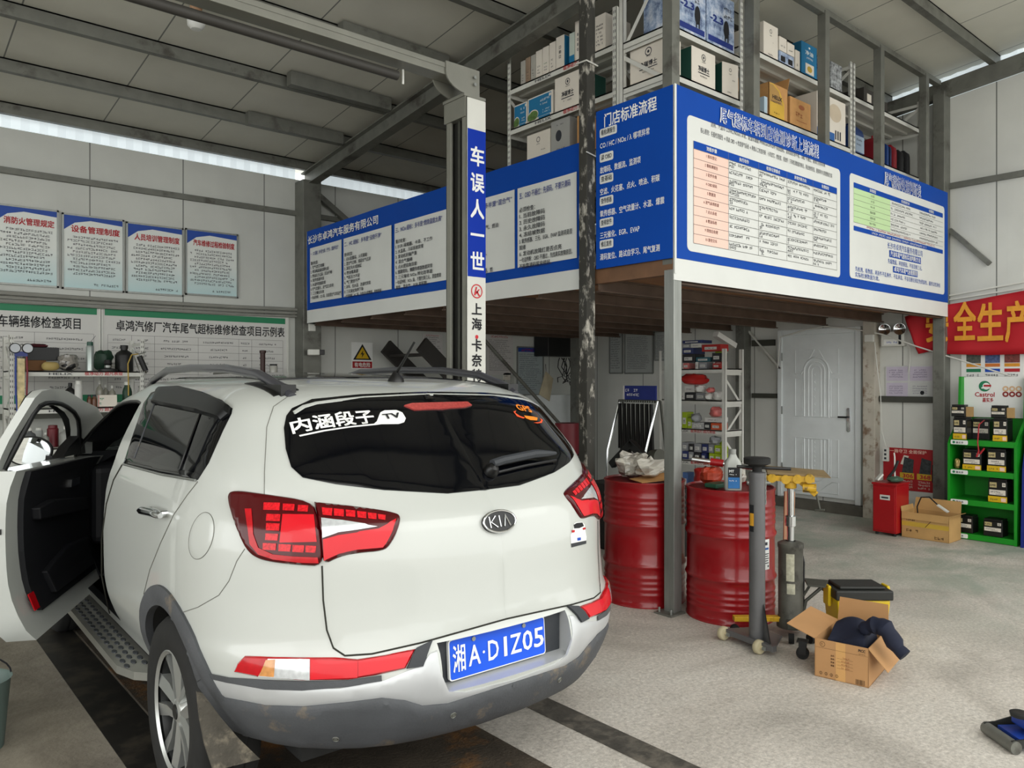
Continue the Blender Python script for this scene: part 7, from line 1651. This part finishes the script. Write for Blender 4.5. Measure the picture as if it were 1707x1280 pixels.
for z in SHZ:
    b = MB(); b.box((GX + .005, GY0 + .025, z - .055), (GX + .395, GY1 - .025, z), M_gr); s_ = b.build('shelf', gr, world=True)
    b = MB(); b.rect(FG, -GY1 + .03, z - .048, -GY1 + .19, z - .005, M_paper, .001, 0, .01); b.disc(FG, -GY1 + .06, z - .027, .013, .013, M_grn, .002, 14); b.text(FG, '嘉实多', -GY1 + .08, z - .04, .022, M_txt, .002, .02, width=.07); b.build('price_strip', s_, world=True)
b = MB(); b.box((GX + .375, GY0 + .01, 1.22), (GX + .40, GY1 - .01, 1.635), M_paper); hd_ = b.build('header_board', gr, world=True); FH = FL(GX + .374); b = MB()
cxh = -GY1 + .22; b.disc(FH, cxh, 1.54, .055, .055, M_grn, .002); b.disc(FH, cxh + .015, 1.54, .035, .035, M_paper, .003); b.rect(FH, cxh - .01, 1.535, cxh + .06, 1.555, M_tred, .004); b.rect(FH, cxh - .03, 1.515, cxh + .05, 1.53, M_paper, .0042); b.text(FH, 'Castrol', cxh, 1.425, .062, M_tred, .002, .03, width=.18, align='c'); b.text(FH, '嘉实多', cxh + .03, 1.375, .045, M_tred, .002, .03, width=.1, align='c')
for i in range(3):
    for j, m in ((0, mat('face_brown', '#8e2a24', .5)), (1, mat('face_tan', '#d9b48e', .5))): b.ring(FH, -GY0 - .21 + i * .058, 1.46 + j * .055, .013, .028, m, .002)
b.build('logo', hd_, world=True)
M_bk = mat('battery_black', '#161615', .35); M_byel = mat('battery_yellow', '#d4ae12', .45, var=.05); M_bcard = mat('card_tan', '#a8895a', .7)
def battery(label, y, z, w, h, d=.16, x=GX + .03, yellow=True, group=None, term=True):
    """y = centre along the rack"""
    t = thing('car_battery', label, 'battery', (x, y, z + .0015), -pi / 2, group); b = MB(); b.box((-w / 2, 0, 0), (w / 2, d, h), M_bk); b.build('case', t, bevel=.005)
    b = MB(); b.box((-w / 2 + .004, .004, h), (w / 2 - .004, d - .004, h + .02), M_bk); b.build('top_cover', t, bevel=.004)
    f = frame((0, 0, 0), (1, 0, 0), (0, 0, 1)); b = MB()
    if yellow: b.rect(f, -w / 2 - .0005, .002, w / 2 + .0005, h * .28, M_byel, .0015); b.rect(f, w * .18, h * .05, w * .44, h * .22, M_pink, .0025); b.scrawl(f, -w * .4, h * .09, w * .5, h * .08, M_txt, .0025, rn)
    b.rect(f, -w * .44, h * .34, w * .42, h * .58, M_cw, .0015); b.scrawl(f, -w * .38, h * .45, w * .6, h * .07, M_txt, .0025, rn); b.scrawl(f, -w * .1, h * .36, w * .4, h * .06, M_txt, .0025, rn)
    b.rect(f, -w * .42, h * .68, -w * .05, h * .92, mat('label_olive', '#b7a878', .5, var=.3, scale=60), .0015); b.text(f, 'SUPER', -w * .4, h * .74, h * .1, M_ink, .0025, .03, width=w * .3); b.rect(f, w * .24, h * .74, w * .42, h * .92, M_cw, .0015); b.ring(f, w * .33, h * .83, w * .03, w * .055, M_ink, .0025, 12); b.build('label', t)
    return t
yA = lambda u, x=GX + .03: P(u, 800, X=x).y
battery('yellow banded battery under the small pair at the drum side of the top shelf', yA(1600), SHZ[3], .125, .21)
battery('yellow banded battery on the top shelf under the header logo faces', yA(1667), SHZ[3], .125, .21)
battery('plain black battery with red lead between the two on the top shelf', yA(1633, GX + .15), SHZ[3], .16, .19, x=GX + .18, yellow=False)
battery('yellow banded battery beside the gold tin on the second shelf', yA(1620), SHZ[2], .17, .185)
battery('yellow banded battery by the blue rack on the second shelf', yA(1661), SHZ[2], .165, .205)
battery('yellow banded battery standing alone on the third shelf', yA(1663), SHZ[1], .165, .212)
battery('black battery without yellow band beside the brown carton, bottom shelf', yA(1606), SHZ[0], .17, .155, yellow=False)
battery('black battery without yellow band by the blue rack, bottom shelf', yA(1655), SHZ[0], .17, .15, yellow=False)
for u, lb in ((1597, 'small black battery with brown card stacked on the drum-side battery'), (1664, 'small black battery with brown card stacked below the header faces')):
    t = battery(lb, yA(u), SHZ[3] + .232, .13, .10, d=.10, yellow=False); b = MB(); b.box((.068, .02, .0), (.135, .03, .10), M_bcard); b.build('card', t)
gt = thing('gold_tin', 'small gold and white bundle on the second shelf end', 'tin', (GX + .06, yA(1594) , SHZ[2] + .0015)); b = MB(); lumpy(b, mat('gold_foil', '#a08a52', .35, .3, var=.4, scale=40), .026, .026, .10, 51, 14, .2); b.build('bundle', gt)
b = MB(); y_ = yA(1634, GX + .02); b.tube([(GX + .13, y_, SHZ[3] + .20), (GX - .015, y_ - .0, SHZ[3] + .16), (GX - .02, y_ + .01, SHZ[3] - .02), (GX - .02, y_, SHZ[3] - .10)], .006, mat('lead_red', '#a3222a', .5), 8)
o = tag(b.build('jump_lead', smooth=True), 'red battery lead with clamp hanging in front of the top shelf', 'lead'); b = MB(); b.tube([(GX - .02, y_, SHZ[3] - .10), (GX - .02, y_ + .02, SHZ[3] - .16)], .009, MC['lead_red'], 8); b.tube([(GX - .02, y_ - .05, SHZ[3] - .07), (GX - .02, y_ - .01, SHZ[3] - .13)], .009, MC['lead_red'], 8); centred(o); cl_ = b.build('clamp', o, smooth=True, world=True)
# blue rack at the frame edge
M_bl = mat('rack_blue', '#15257a', .4, var=.05); br = thing('blue_rack', 'dark blue display rack with slanted side at the frame edge', 'display rack', (8.6, 2.2, 0))
for y in (1.86, 2.44):
    b = MB(); pr = [(8.50, 0), (8.95, 0), (8.95, 1.5), (8.82, 1.5), (8.55, .75)]; k_ = len(pr); b.add([(x, y, z) for x, z in pr] + [(x, y + .025, z) for x, z in pr], [tuple(range(k_)), tuple(reversed(range(k_, 2 * k_)))] + [(i, i + k_, (i + 1) % k_ + k_, (i + 1) % k_) for i in range(k_)], M_bl); b.build('side_panel', br)
    br.children[-1].data.transform(Matrix.Translation((-8.6, -2.2, 0)))
for z in (.10, .45, .8, 1.12): b = MB(); b.box((-.06, -.315, z - .04), (.33, .24, z), M_bl); b.build('shelf', br)
b = MB(); b.box((.33, -.34, .02), (.35, .26, 1.5), M_bl); b.build('back_panel', br)
for z, lb in ((.4515, 'blue packed carton on the middle shelf of the blue rack'), (.8015, 'blue packed carton on the upper shelf of the blue rack')): carton(lb, (8.60, 2.40, z), .2, .22, .22, -pi / 2, m=mat('carton_navy', '#2a4170', .5, var=.2))
t = thing('plastic_bag', 'bundle of clear plastic bags at the foot of the blue rack', 'bag', (8.60, 2.36, .103)); b = MB(); lumpy(b, M_wrap, .04, .04, .16, 61, 14, .3); b.build('bag', t)
# dark gadget on wall cord between poster and rack
t = thing('hanging_charger', 'black charger with tangled lead hanging beside the green rack', 'charger', P(1563, 790, X=9.0)); b = MB(); b.box((-.03, -.05, -.1), (.03, .05, .1), M_black); b.build('body', t, bevel=.01); b = MB(); b.tube([(0, 0, .1), (0, .03, .25), (0, -.02, .4), (0, -.04, .55)], .006, M_black, 6); b.build('lead', t, smooth=True)
# ================================================================== UNDER THE MEZZANINE
# staircase along the back wall
M_stair = mat('stair_black', '#2c2a27', .6, .1, var=.1)
sr = thing('staircase', 'black steel staircase rising along the back wall to the mezzanine', 'staircase', (6.4, 8.4, 0)); off = V((-6.4, -8.4, 0))
for y in (7.98, 8.82):
    b = MB(); b.bar(V((7.70, y, .05)) + off, V((5.34, y, 2.05)) + off, .05, .20, M_stair); b.build('stringer', sr)
for i in range(9):
    f_ = (i + .7) / 10.4; x = 7.70 - 2.62 * f_; z = .02 + 2.26 * f_; b = MB(); b.box(V((x - .13, 8.0, z)) + off, V((x + .13, 8.8, z + .03)) + off, M_stair); b.build('tread', sr)
b = MB(); b.tube([V((7.75, 7.95, .92)) + off, V((6.26, 7.95, 2.17)) + off], .025, M_steel, 8); b.tube([V((7.75, 7.95, .50)) + off, V((5.72, 7.95, 2.18)) + off], .02, M_steel, 8); b.build('handrail', sr, smooth=True)
for f_ in (.02, .35, .7): x = 7.70 - 2.62 * f_; z = .05 + 2.2 * f_; b = MB(); b.tube([V((x, 7.95, z)) + off, V((x, 7.95, min(2.2, z + .86))) + off], .018, M_steel, 8); b.build('baluster', sr, smooth=True)
FBK = FX(YB)
def paper(label, u0, v0, u1, v1, title_m, m, fr='back', cat='poster', head=None, name='paper_notice', rows=14, frame_=False, Y=None):
    if fr == 'back': A_ = P(u0, v0, Y=YB - .02); B_ = P(u1, v1, Y=YB - .02); xa_, za_, xb2, zb2 = A_.x, A_.z, B_.x, B_.z; f = FBK; c = ((xa_ + xb2) / 2, YB - .02, zb2)
    else: (xa_, za_), (xb2, zb2) = RW(u0, v0), RW(u1, v1); f = FRW; c = (XR - .02, -(xa_ + xb2) / 2, zb2)
    t = thing(name, label, cat, c); b = MB(); b.rect(f, xa_, zb2, xb2, za_, m, .012, .008)
    if head: b.rect(f, xa_ + .01, za_ - (za_ - zb2) * .1, xb2 - .01, za_ - .01, head, .0128)
    s_ = b.build('sheet', t, world=True)
    if frame_:
        b = MB()
        for a in ((xa_ - .01, zb2, xa_ + .012, za_), (xb2 - .012, zb2, xb2 + .01, za_), (xa_, zb2 - .01, xb2, zb2 + .012), (xa_, za_ - .012, xb2, za_ + .01)): b.rect(f, *a, M_galv, .02, .018)
        b.build('frame', t, world=True)
    b = MB(); hgt = za_ - zb2; w = xb2 - xa_
    if title_m: b.scrawl(f, xa_ + w * .15, za_ - hgt * .085, w * .7, hgt * .05, title_m, .0135, rn)
    for i in range(rows): b.scrawl(f, xa_ + w * .08, za_ - hgt * (.16 + .78 * i / rows), w * rn.uniform(.6, .85), hgt * .4 / rows, M_txt, .0135, rn)
    b.build('print', s_, world=True); return t
M_dim = mat('notice_paper', '#c9c6c3', .6, var=.04)
paper('tall white notice with red heading next to the lift sign', 812, 556, 856, 625, M_tred, M_dim, rows=16)
paper('white notice with red heading partly behind the staircase', 705, 556, 738, 598, M_tred, M_dim, rows=9)
paper('framed grey notice with blue heading strip behind the handrail', 863, 578, 906, 658, M_tred, mat('notice_grey', '#a9b3b4', .5), head=M_pblue, frame_=True, rows=18)
paper('small arrow notice low on the back wall', 840, 622, 852, 633, None, M_cw, rows=2)
paper('grey framed parts chart on the side wall, column of short lines', 1016, 553, 1037, 622, None, mat('chart_grey', '#a5a9a6', .5, var=.05), fr='right', rows=14, frame_=True)
paper('wide grey framed parts chart on the side wall behind the blade rack', 1041, 553, 1088, 622, None, MC['chart_grey'], fr='right', rows=18, frame_=True)
paper('narrow framed list on the side wall next to the corner post', 1091, 553, 1110, 600, None, MC['chart_grey'], fr='right', rows=14, frame_=True)
# dark meter cupboard and cable bundle
q = P(928, 565, Y=9.0); mc = thing('meter_cupboard', 'black meter cupboard high in the corner under the mezzanine', 'cupboard', (q.x, 8.9, 1.98)); b = MB(); b.box((-.42, -.15, 0), (.30, .18, .32), M_black); b.build('body', mc, bevel=.01)
cb = thing('cable_tangle', 'tangle of black cables hanging below the meter cupboard', 'cables', (q.x, 8.86, 1.3)); r_ = random.Random(4); b = MB()
for i in range(9):
    x = -.15 + i * .04; pts = [(x, -.08, .655)]
    for k_ in range(5): pts.append((x + r_.uniform(-.09, .09), -.09 + r_.uniform(-.02, .02), .6 - k_ * r_.uniform(.07, .13)))
    b.tube([V(p) for p in pts], .008, M_black, 5)
b.build('cable', cb, smooth=True)
t = thing('wall_socket', 'white wall socket plate beside the cable tangle', 'socket', P(955, 592, Y=9.06)); b = MB(); b.box((-.04, 0, -.06), (.04, .03, .06), M_white); b.build('plate', t, bevel=.004); b = MB(); b.box((-.015, -.003, -.01), (.015, 0, .02), M_txt); b.build('outlet', t)
b = MB(); hb_ = P(912, 645, Y=8.2); b.add([V((-.02, 0, .22)), V((.14, .02, .12)), V((.05, 0, -.20)), V((-.13, .02, -.10))] + [V((-.02, .012, .22)), V((.14, .032, .12)), V((.05, .012, -.20)), V((-.13, .032, -.10))], [(0, 1, 2, 3), (7, 6, 5, 4), (0, 4, 5, 1), (1, 5, 6, 2), (2, 6, 7, 3), (3, 7, 4, 0)], mat('dusty_card', '#9c937c', .8, var=.15))
hc = thing('hanging_card', 'dusty cardboard hung askew on the stair handrail', 'cardboard', P(912, 645, Y=7.90)); b.build('card', hc); b = MB(); b.tube([(-.02, 0, .22), (-.01, .02, .32)], .004, M_ink, 5); b.build('string', hc)
pw = thing('partition_panel', 'pale waist-high partition panel in front of the corner under the mezzanine', 'panel', P(925, 790, Y=8.6) * V((1, 1, 0)) if 0 else V((8.15, 8.55, 0))); b = MB(); b.box((-.55, 0, 0), (.55, .05, 1.38), M_door); b.build('panel', pw, bevel=.004)
pst = thing('steel_prop', 'grey steel prop standing in front of the partition panel', 'post', V((8.36, 8.3, 0))); b = MB(); b.box((-.06, -.06, .0), (.06, .06, 2.24), M_steel); b.build('prop', pst)
t = thing('red_can', 'dark red can peeking over the car roof corner', 'can', (6.9, 7.0, 0)); 
b = MB(); b.lathe([(0, 0), (.16, 0), (.16, 1.06), (0, 1.06)], mat('can_darkred', '#6e1a24', .4), 20, caps=False); b.build('can', t, smooth=True, ang=40)
# white parts rack
RP = rack('white parts rack crammed with small packets beside the corner post', (7.5, 6.02, 0), -pi / 2, .94, .38, (.30, .66, 1.03, 1.37, 1.735), 1.96, sticker=(1.03, .66), brace=(1,), holes=False)
pal = [mat('pk_white', '#cfcfca', .5, var=.05), mat('pk_lime', '#9fb81e', .5, var=.08), mat('pk_red', '#a92420', .4, var=.1), mat('pk_pink', '#c46a66', .4, var=.15, scale=20), mat('pk_black', '#26262a', .4), mat('pk_navy', '#2b3566', .4), mat('pk_grey', '#8d8f92', .45, var=.1), mat('pk_orange', '#cf5a34', .5), mat('pk_blue', '#4a6aa0', .4, var=.15), mat('pk_teal', '#2a5a66', .4), mat('pk_stripe', '#a9a9a9', .5, var=.4, scale=40)]
cname = ['white', 'lime green', 'red', 'pink', 'black', 'navy', 'grey', 'orange', 'pale blue', 'teal', 'marbled grey']
lvl = {1.735: 'top', 1.37: 'second', 1.03: 'third', .66: 'fourth', .30: 'lowest'}
def pl_(u, x=7.56): return P(u, 640, X=x).y
used = {}
def packet(u0, u1, z, dz, h, ci, x=7.56, d=.13, tilt=0, soft=False, extra=''):
    y0, y1 = pl_(u0, x), pl_(u1, x); w = y0 - y1; nm = cname[ci]; lv = lvl[z]
    key = (nm, lv); used[key] = used.get(key, 0) + 1
    what = 'plastic packet' if soft else 'small box'
    lab = '%s %s on the %s parts rack shelf%s' % (nm, what, lv, (', ' + extra) if extra else '')
    t = thing('parts_packet', lab, 'packet' if soft else 'box', (x, (y0 + y1) / 2, z + dz + .0018), -pi / 2 + tilt, 'parts on the white rack'); b = MB()
    if soft: lumpy(b, pal[ci], w / 2, d / 2, h, int(u0 * 7 + z * 100), 14, .22)
    else:
        b.box((-w / 2, 0, 0), (w / 2, d, h), pal[ci]); f = frame((0, 0, 0), (1, 0, 0), (0, 0, 1)); b.rect(f, -w * .35, h * .25, w * .3, h * .65, pal[0] if ci else M_dim, .001); b.scrawl(f, -w * .3, h * .36, w * .5, h * .18, M_txt, .0015, rn)
    b.build('packet', t, smooth=soft, bevel=0 if soft else .002, seg=1)
Z5, Z4_, Z3, Z2, Z1 = 1.735, 1.37, 1.03, .66, .30
# top shelf
packet(1139, 1148, Z5, 0, .07, 3, extra='pink cup beside the post'); packet(1137.5, 1158, Z5, .075, .10, 4, d=.2, extra='under the navy stack'); packet(1159, 1164, Z5, 0, .08, 0, extra='slim upright one'); packet(1165, 1178, Z5, 0, .075, 6, extra='middle of the row')
packet(1188, 1200, Z5, 0, .06, 2, extra='by the perforated upright'); packet(1137.5, 1155, Z5, .178, .07, 5, d=.24, extra='low in the stack'); packet(1137.5, 1151, Z5, .25, .05, 6, d=.2, extra='flat in the stack'); packet(1151.5, 1169, Z5, .25, .05, 0, d=.2, extra='flat under the roof joists'); packet(1170, 1201, Z5, .20, .08, 2, d=.16, extra='long one lying on top'); packet(1160, 1184, Z5, .08, .055, 9, d=.12, extra='flat teal one'); packet(1187, 1202, Z5, .08, .1, 4, extra='near the upright')
packet(1137.5, 1170, Z5, .303, .035, 5, d=.2, extra='topmost navy one')
# second
packet(1138, 1180, Z4_, .175, .13, 2, soft=True, d=.2, extra='big red bag'); packet(1141, 1158, Z4_, .09, .075, 0, extra='over the black one'); packet(1142, 1159, Z4_, 0, .085, 4, extra='with a white label'); packet(1136.5, 1141, Z4_, 0, .085, 0, extra='half behind the post'); packet(1161, 1175, Z4_, .085, .09, 0, soft=True, extra='upper crumpled one'); packet(1160, 1176, Z4_, 0, .08, 6, extra='below the crumpled packet'); packet(1177, 1190, Z4_, 0, .08, 0, soft=True, extra='crumpled one in the middle'); packet(1180, 1190, Z4_, .085, .06, 3, soft=True, extra='small one on the crumpled packet'); packet(1191, 1203, Z4_, 0, .10, 0, soft=True, extra='crumpled one by the upright')
# third
packet(1137, 1145, Z3, 0, .19, 1, extra='tall one beside the post'); packet(1146, 1153, Z3, 0, .12, 1, extra='short one in the middle'); packet(1153, 1173, Z3, 0, .075, 10, extra='striped flat one'); packet(1154, 1168, Z3, .08, .10, 6, soft=True, extra='bag over the marbled box'); packet(1185, 1202, Z3, 0, .075, 7, extra='leaning one by the upright'); packet(1176, 1202, Z3, .085, .055, 0, d=.16, tilt=.12, extra='long one across the orange box'); packet(1184, 1203, Z3, .145, .12, 3, soft=True, extra='bag at the top'); packet(1174, 1184, Z3, 0, .08, 4, extra='dark one next to the marbled box')
# fourth
packet(1137, 1146, Z2, .10, .10, 6, extra='upper one beside the post'); packet(1137, 1147, Z2, 0, .095, 5, extra='lower one beside the post'); packet(1148, 1155, Z2, 0, .09, 6, extra='silver one'); packet(1149, 1156, Z2, .095, .09, 4, extra='upper dark one'); packet(1157, 1168, Z2, .095, .10, 6, extra='second silver one'); packet(1157, 1167, Z2, 0, .09, 4, extra='lower dark one'); packet(1169, 1176, Z2, 0, .09, 5, extra='lower navy one in the middle'); packet(1170, 1180, Z2, .095, .1, 5, extra='upper navy one'); packet(1181, 1189, Z2, .1, .1, 6, extra='under the clear bag'); packet(1182, 1191, Z2, 0, .095, 1, extra='lower one'); packet(1191, 1203, Z2, .1, .09, 1, extra='upper one by the upright'); packet(1191.5, 1203, Z2, 0, .095, 1, extra='lower one by the upright'); packet(1184, 1200, Z2, .205, .09, 6, soft=True, extra='clear bag on top')
# lowest (just above the drum)
packet(1138, 1146, Z1, 0, .2, 8, extra='beside the post'); packet(1158, 1188, Z1, 0, .28, 2, soft=True, d=.2, extra='bulging one over the drum')
# right end of the rack (seen through the end frame)
for (z, dz, h, ci, ex) in ((Z5, 0, .11, 2, 'behind end frame'), (Z5, .115, .09, 1, 'behind end frame'), (Z3, 0, .12, 8, 'behind end frame'), (Z2, 0, .11, 1, 'lower, behind end frame'), (Z2, .115, .11, 1, 'upper, behind end frame')): packet(1192, 1204, z, dz, h, ci, x=7.72, d=.1, extra=ex)
t = thing('long_carton', 'long white carton jutting off the top shelf of the parts rack', 'box', (7.58, 5.26, Z5 + .40)); b = MB(); b.bar((0, 0, 0), (.30, -.05, -.13), .08, .06, pal[0]); b.build('carton', t, bevel=.003); t['group'] = 'parts on the white rack'
# wiper blade display
wp = thing('wiper_rack', 'metal display rack hung with black wiper blades and blue header', 'display rack', P(1068, 800, Z=0) * 0 + V((6.55, 5.85, 0)), -pi / 2)
def wl(u, x=6.55): return 5.85 - P(u, 700, X=x).y
xa_, xb2 = wl(1033), wl(1096); zt = P(1068, 668, X=6.55).z
for x, s in ((xa_, -1), (xb2, 1)): b = MB(); b.tube([(x, 0, zt), (x + s * .0 - .05, -.14, zt - .55), (x - .08, -.16, 0.02)], .014, M_chrome, 8); b.build('leg', wp, smooth=True); b = MB(); b.tube([(x, .05, zt), (x + .02, .25, .02)], .014, M_dark, 8); b.build('leg', wp, smooth=True)
b = MB(); b.box((xa_, -.02, zt - .02), (xb2, .05, zt + .01), M_dark); b.build('top_bar', wp)
b = MB(); hb0, hb1 = wl(1042), wl(1096); b.box((hb0, -.03, zt + .012), (hb1, -.01, zt + .165), mat('header_navy', '#14256e', .4)); b.poly(frame((0, -.0312, 0), (1, 0, 0), (0, 0, 1)), [(hb0, zt + .012), (hb0 + .02, zt + .012), (hb0 + .02, zt + .165), (hb0, zt + .165)], M_dim, .001); hdb = b.build('header_board', wp)
f = frame((0, -.0312, 0), (1, 0, 0), (0, 0, 1)); b = MB(); b.scrawl(f, hb0 + .03, zt + .10, .20, .03, M_sw, .001, rn); b.scrawl(f, hb0 + .05, zt + .05, .18, .03, M_sw, .001, rn); b.build('lettering', hdb)
for i in range(16):
    x = xa_ + .03 + (xb2 - xa_ - .06) * i / 15; b = MB(); L_ = .50 + .04 * (i % 3); b.bar((x, -.04 - .02 * (i % 2), zt - .03), (x + .01, -.05, zt - .03 - L_), .012, .03, M_black); b.tube([(x, -.03, zt), (x, -.04, zt - .05)], .003, M_galv, 5); b.build('wiper_blade', wp)
b = MB(); b.bar(((xa_ + xb2) / 2 - .2, -.06, .62), ((xa_ + xb2) / 2 + .25, -.06, .62), .01, .01, M_galv)
for i in range(12): x = (xa_ + xb2) / 2 - .02 + i * .022; b.tube([(x, -.07, .70), (x, -.07, .48)], .004, M_galv, 5)
b.build('lower_rack_wire', wp)
# dark machine arms and hub in front of it
mp_ = thing('tyre_machine', 'black machine with angled arms and round motor behind the drum', 'machine', V((5.45, 4.75, 0))); w_ = lambda u, v, X=5.45: P(u, v, X=X) - V((5.45, 4.75, 0))
b = MB(); b.box((-.05, -.45, 0), (.5, .5, .62), M_black); b.build('base_cabinet', mp_, bevel=.01)
b = MB(); b.bar(w_(1020, 775), w_(1056, 737), .06, .07, M_black); b.bar(w_(1050, 737), w_(1074, 762), .06, .07, M_black); b.build('arm', mp_, bevel=.006)
b = MB(); b.tube([w_(1062, 772), w_(1090, 768)], .075, M_black, 20); b.tube([w_(1090, 768), w_(1102, 766)], [.10, .095], M_dark, 24); b.tube([w_(1080, 770), w_(1080, 770) + V((0, 0, -.25))], .03, M_dark, 12); b.build('motor', mp_, smooth=True, ang=40)
t = thing('wire_basket', 'tangle of black and silver wire beside the machine', 'wire', V((5.45, 5.47, .0))); b = MB(); r_ = random.Random(9)
for i in range(14): b.tube([V((r_.uniform(-.06, .06), r_.uniform(-.15, .15), r_.uniform(.55, .95))) for _ in range(5)], .005, M_black if i % 3 else M_galv, 5)
b.tube([V((0, 0, 0)), V((0, 0, .7))], .03, M_black, 8); b.build('wire', t, smooth=True)
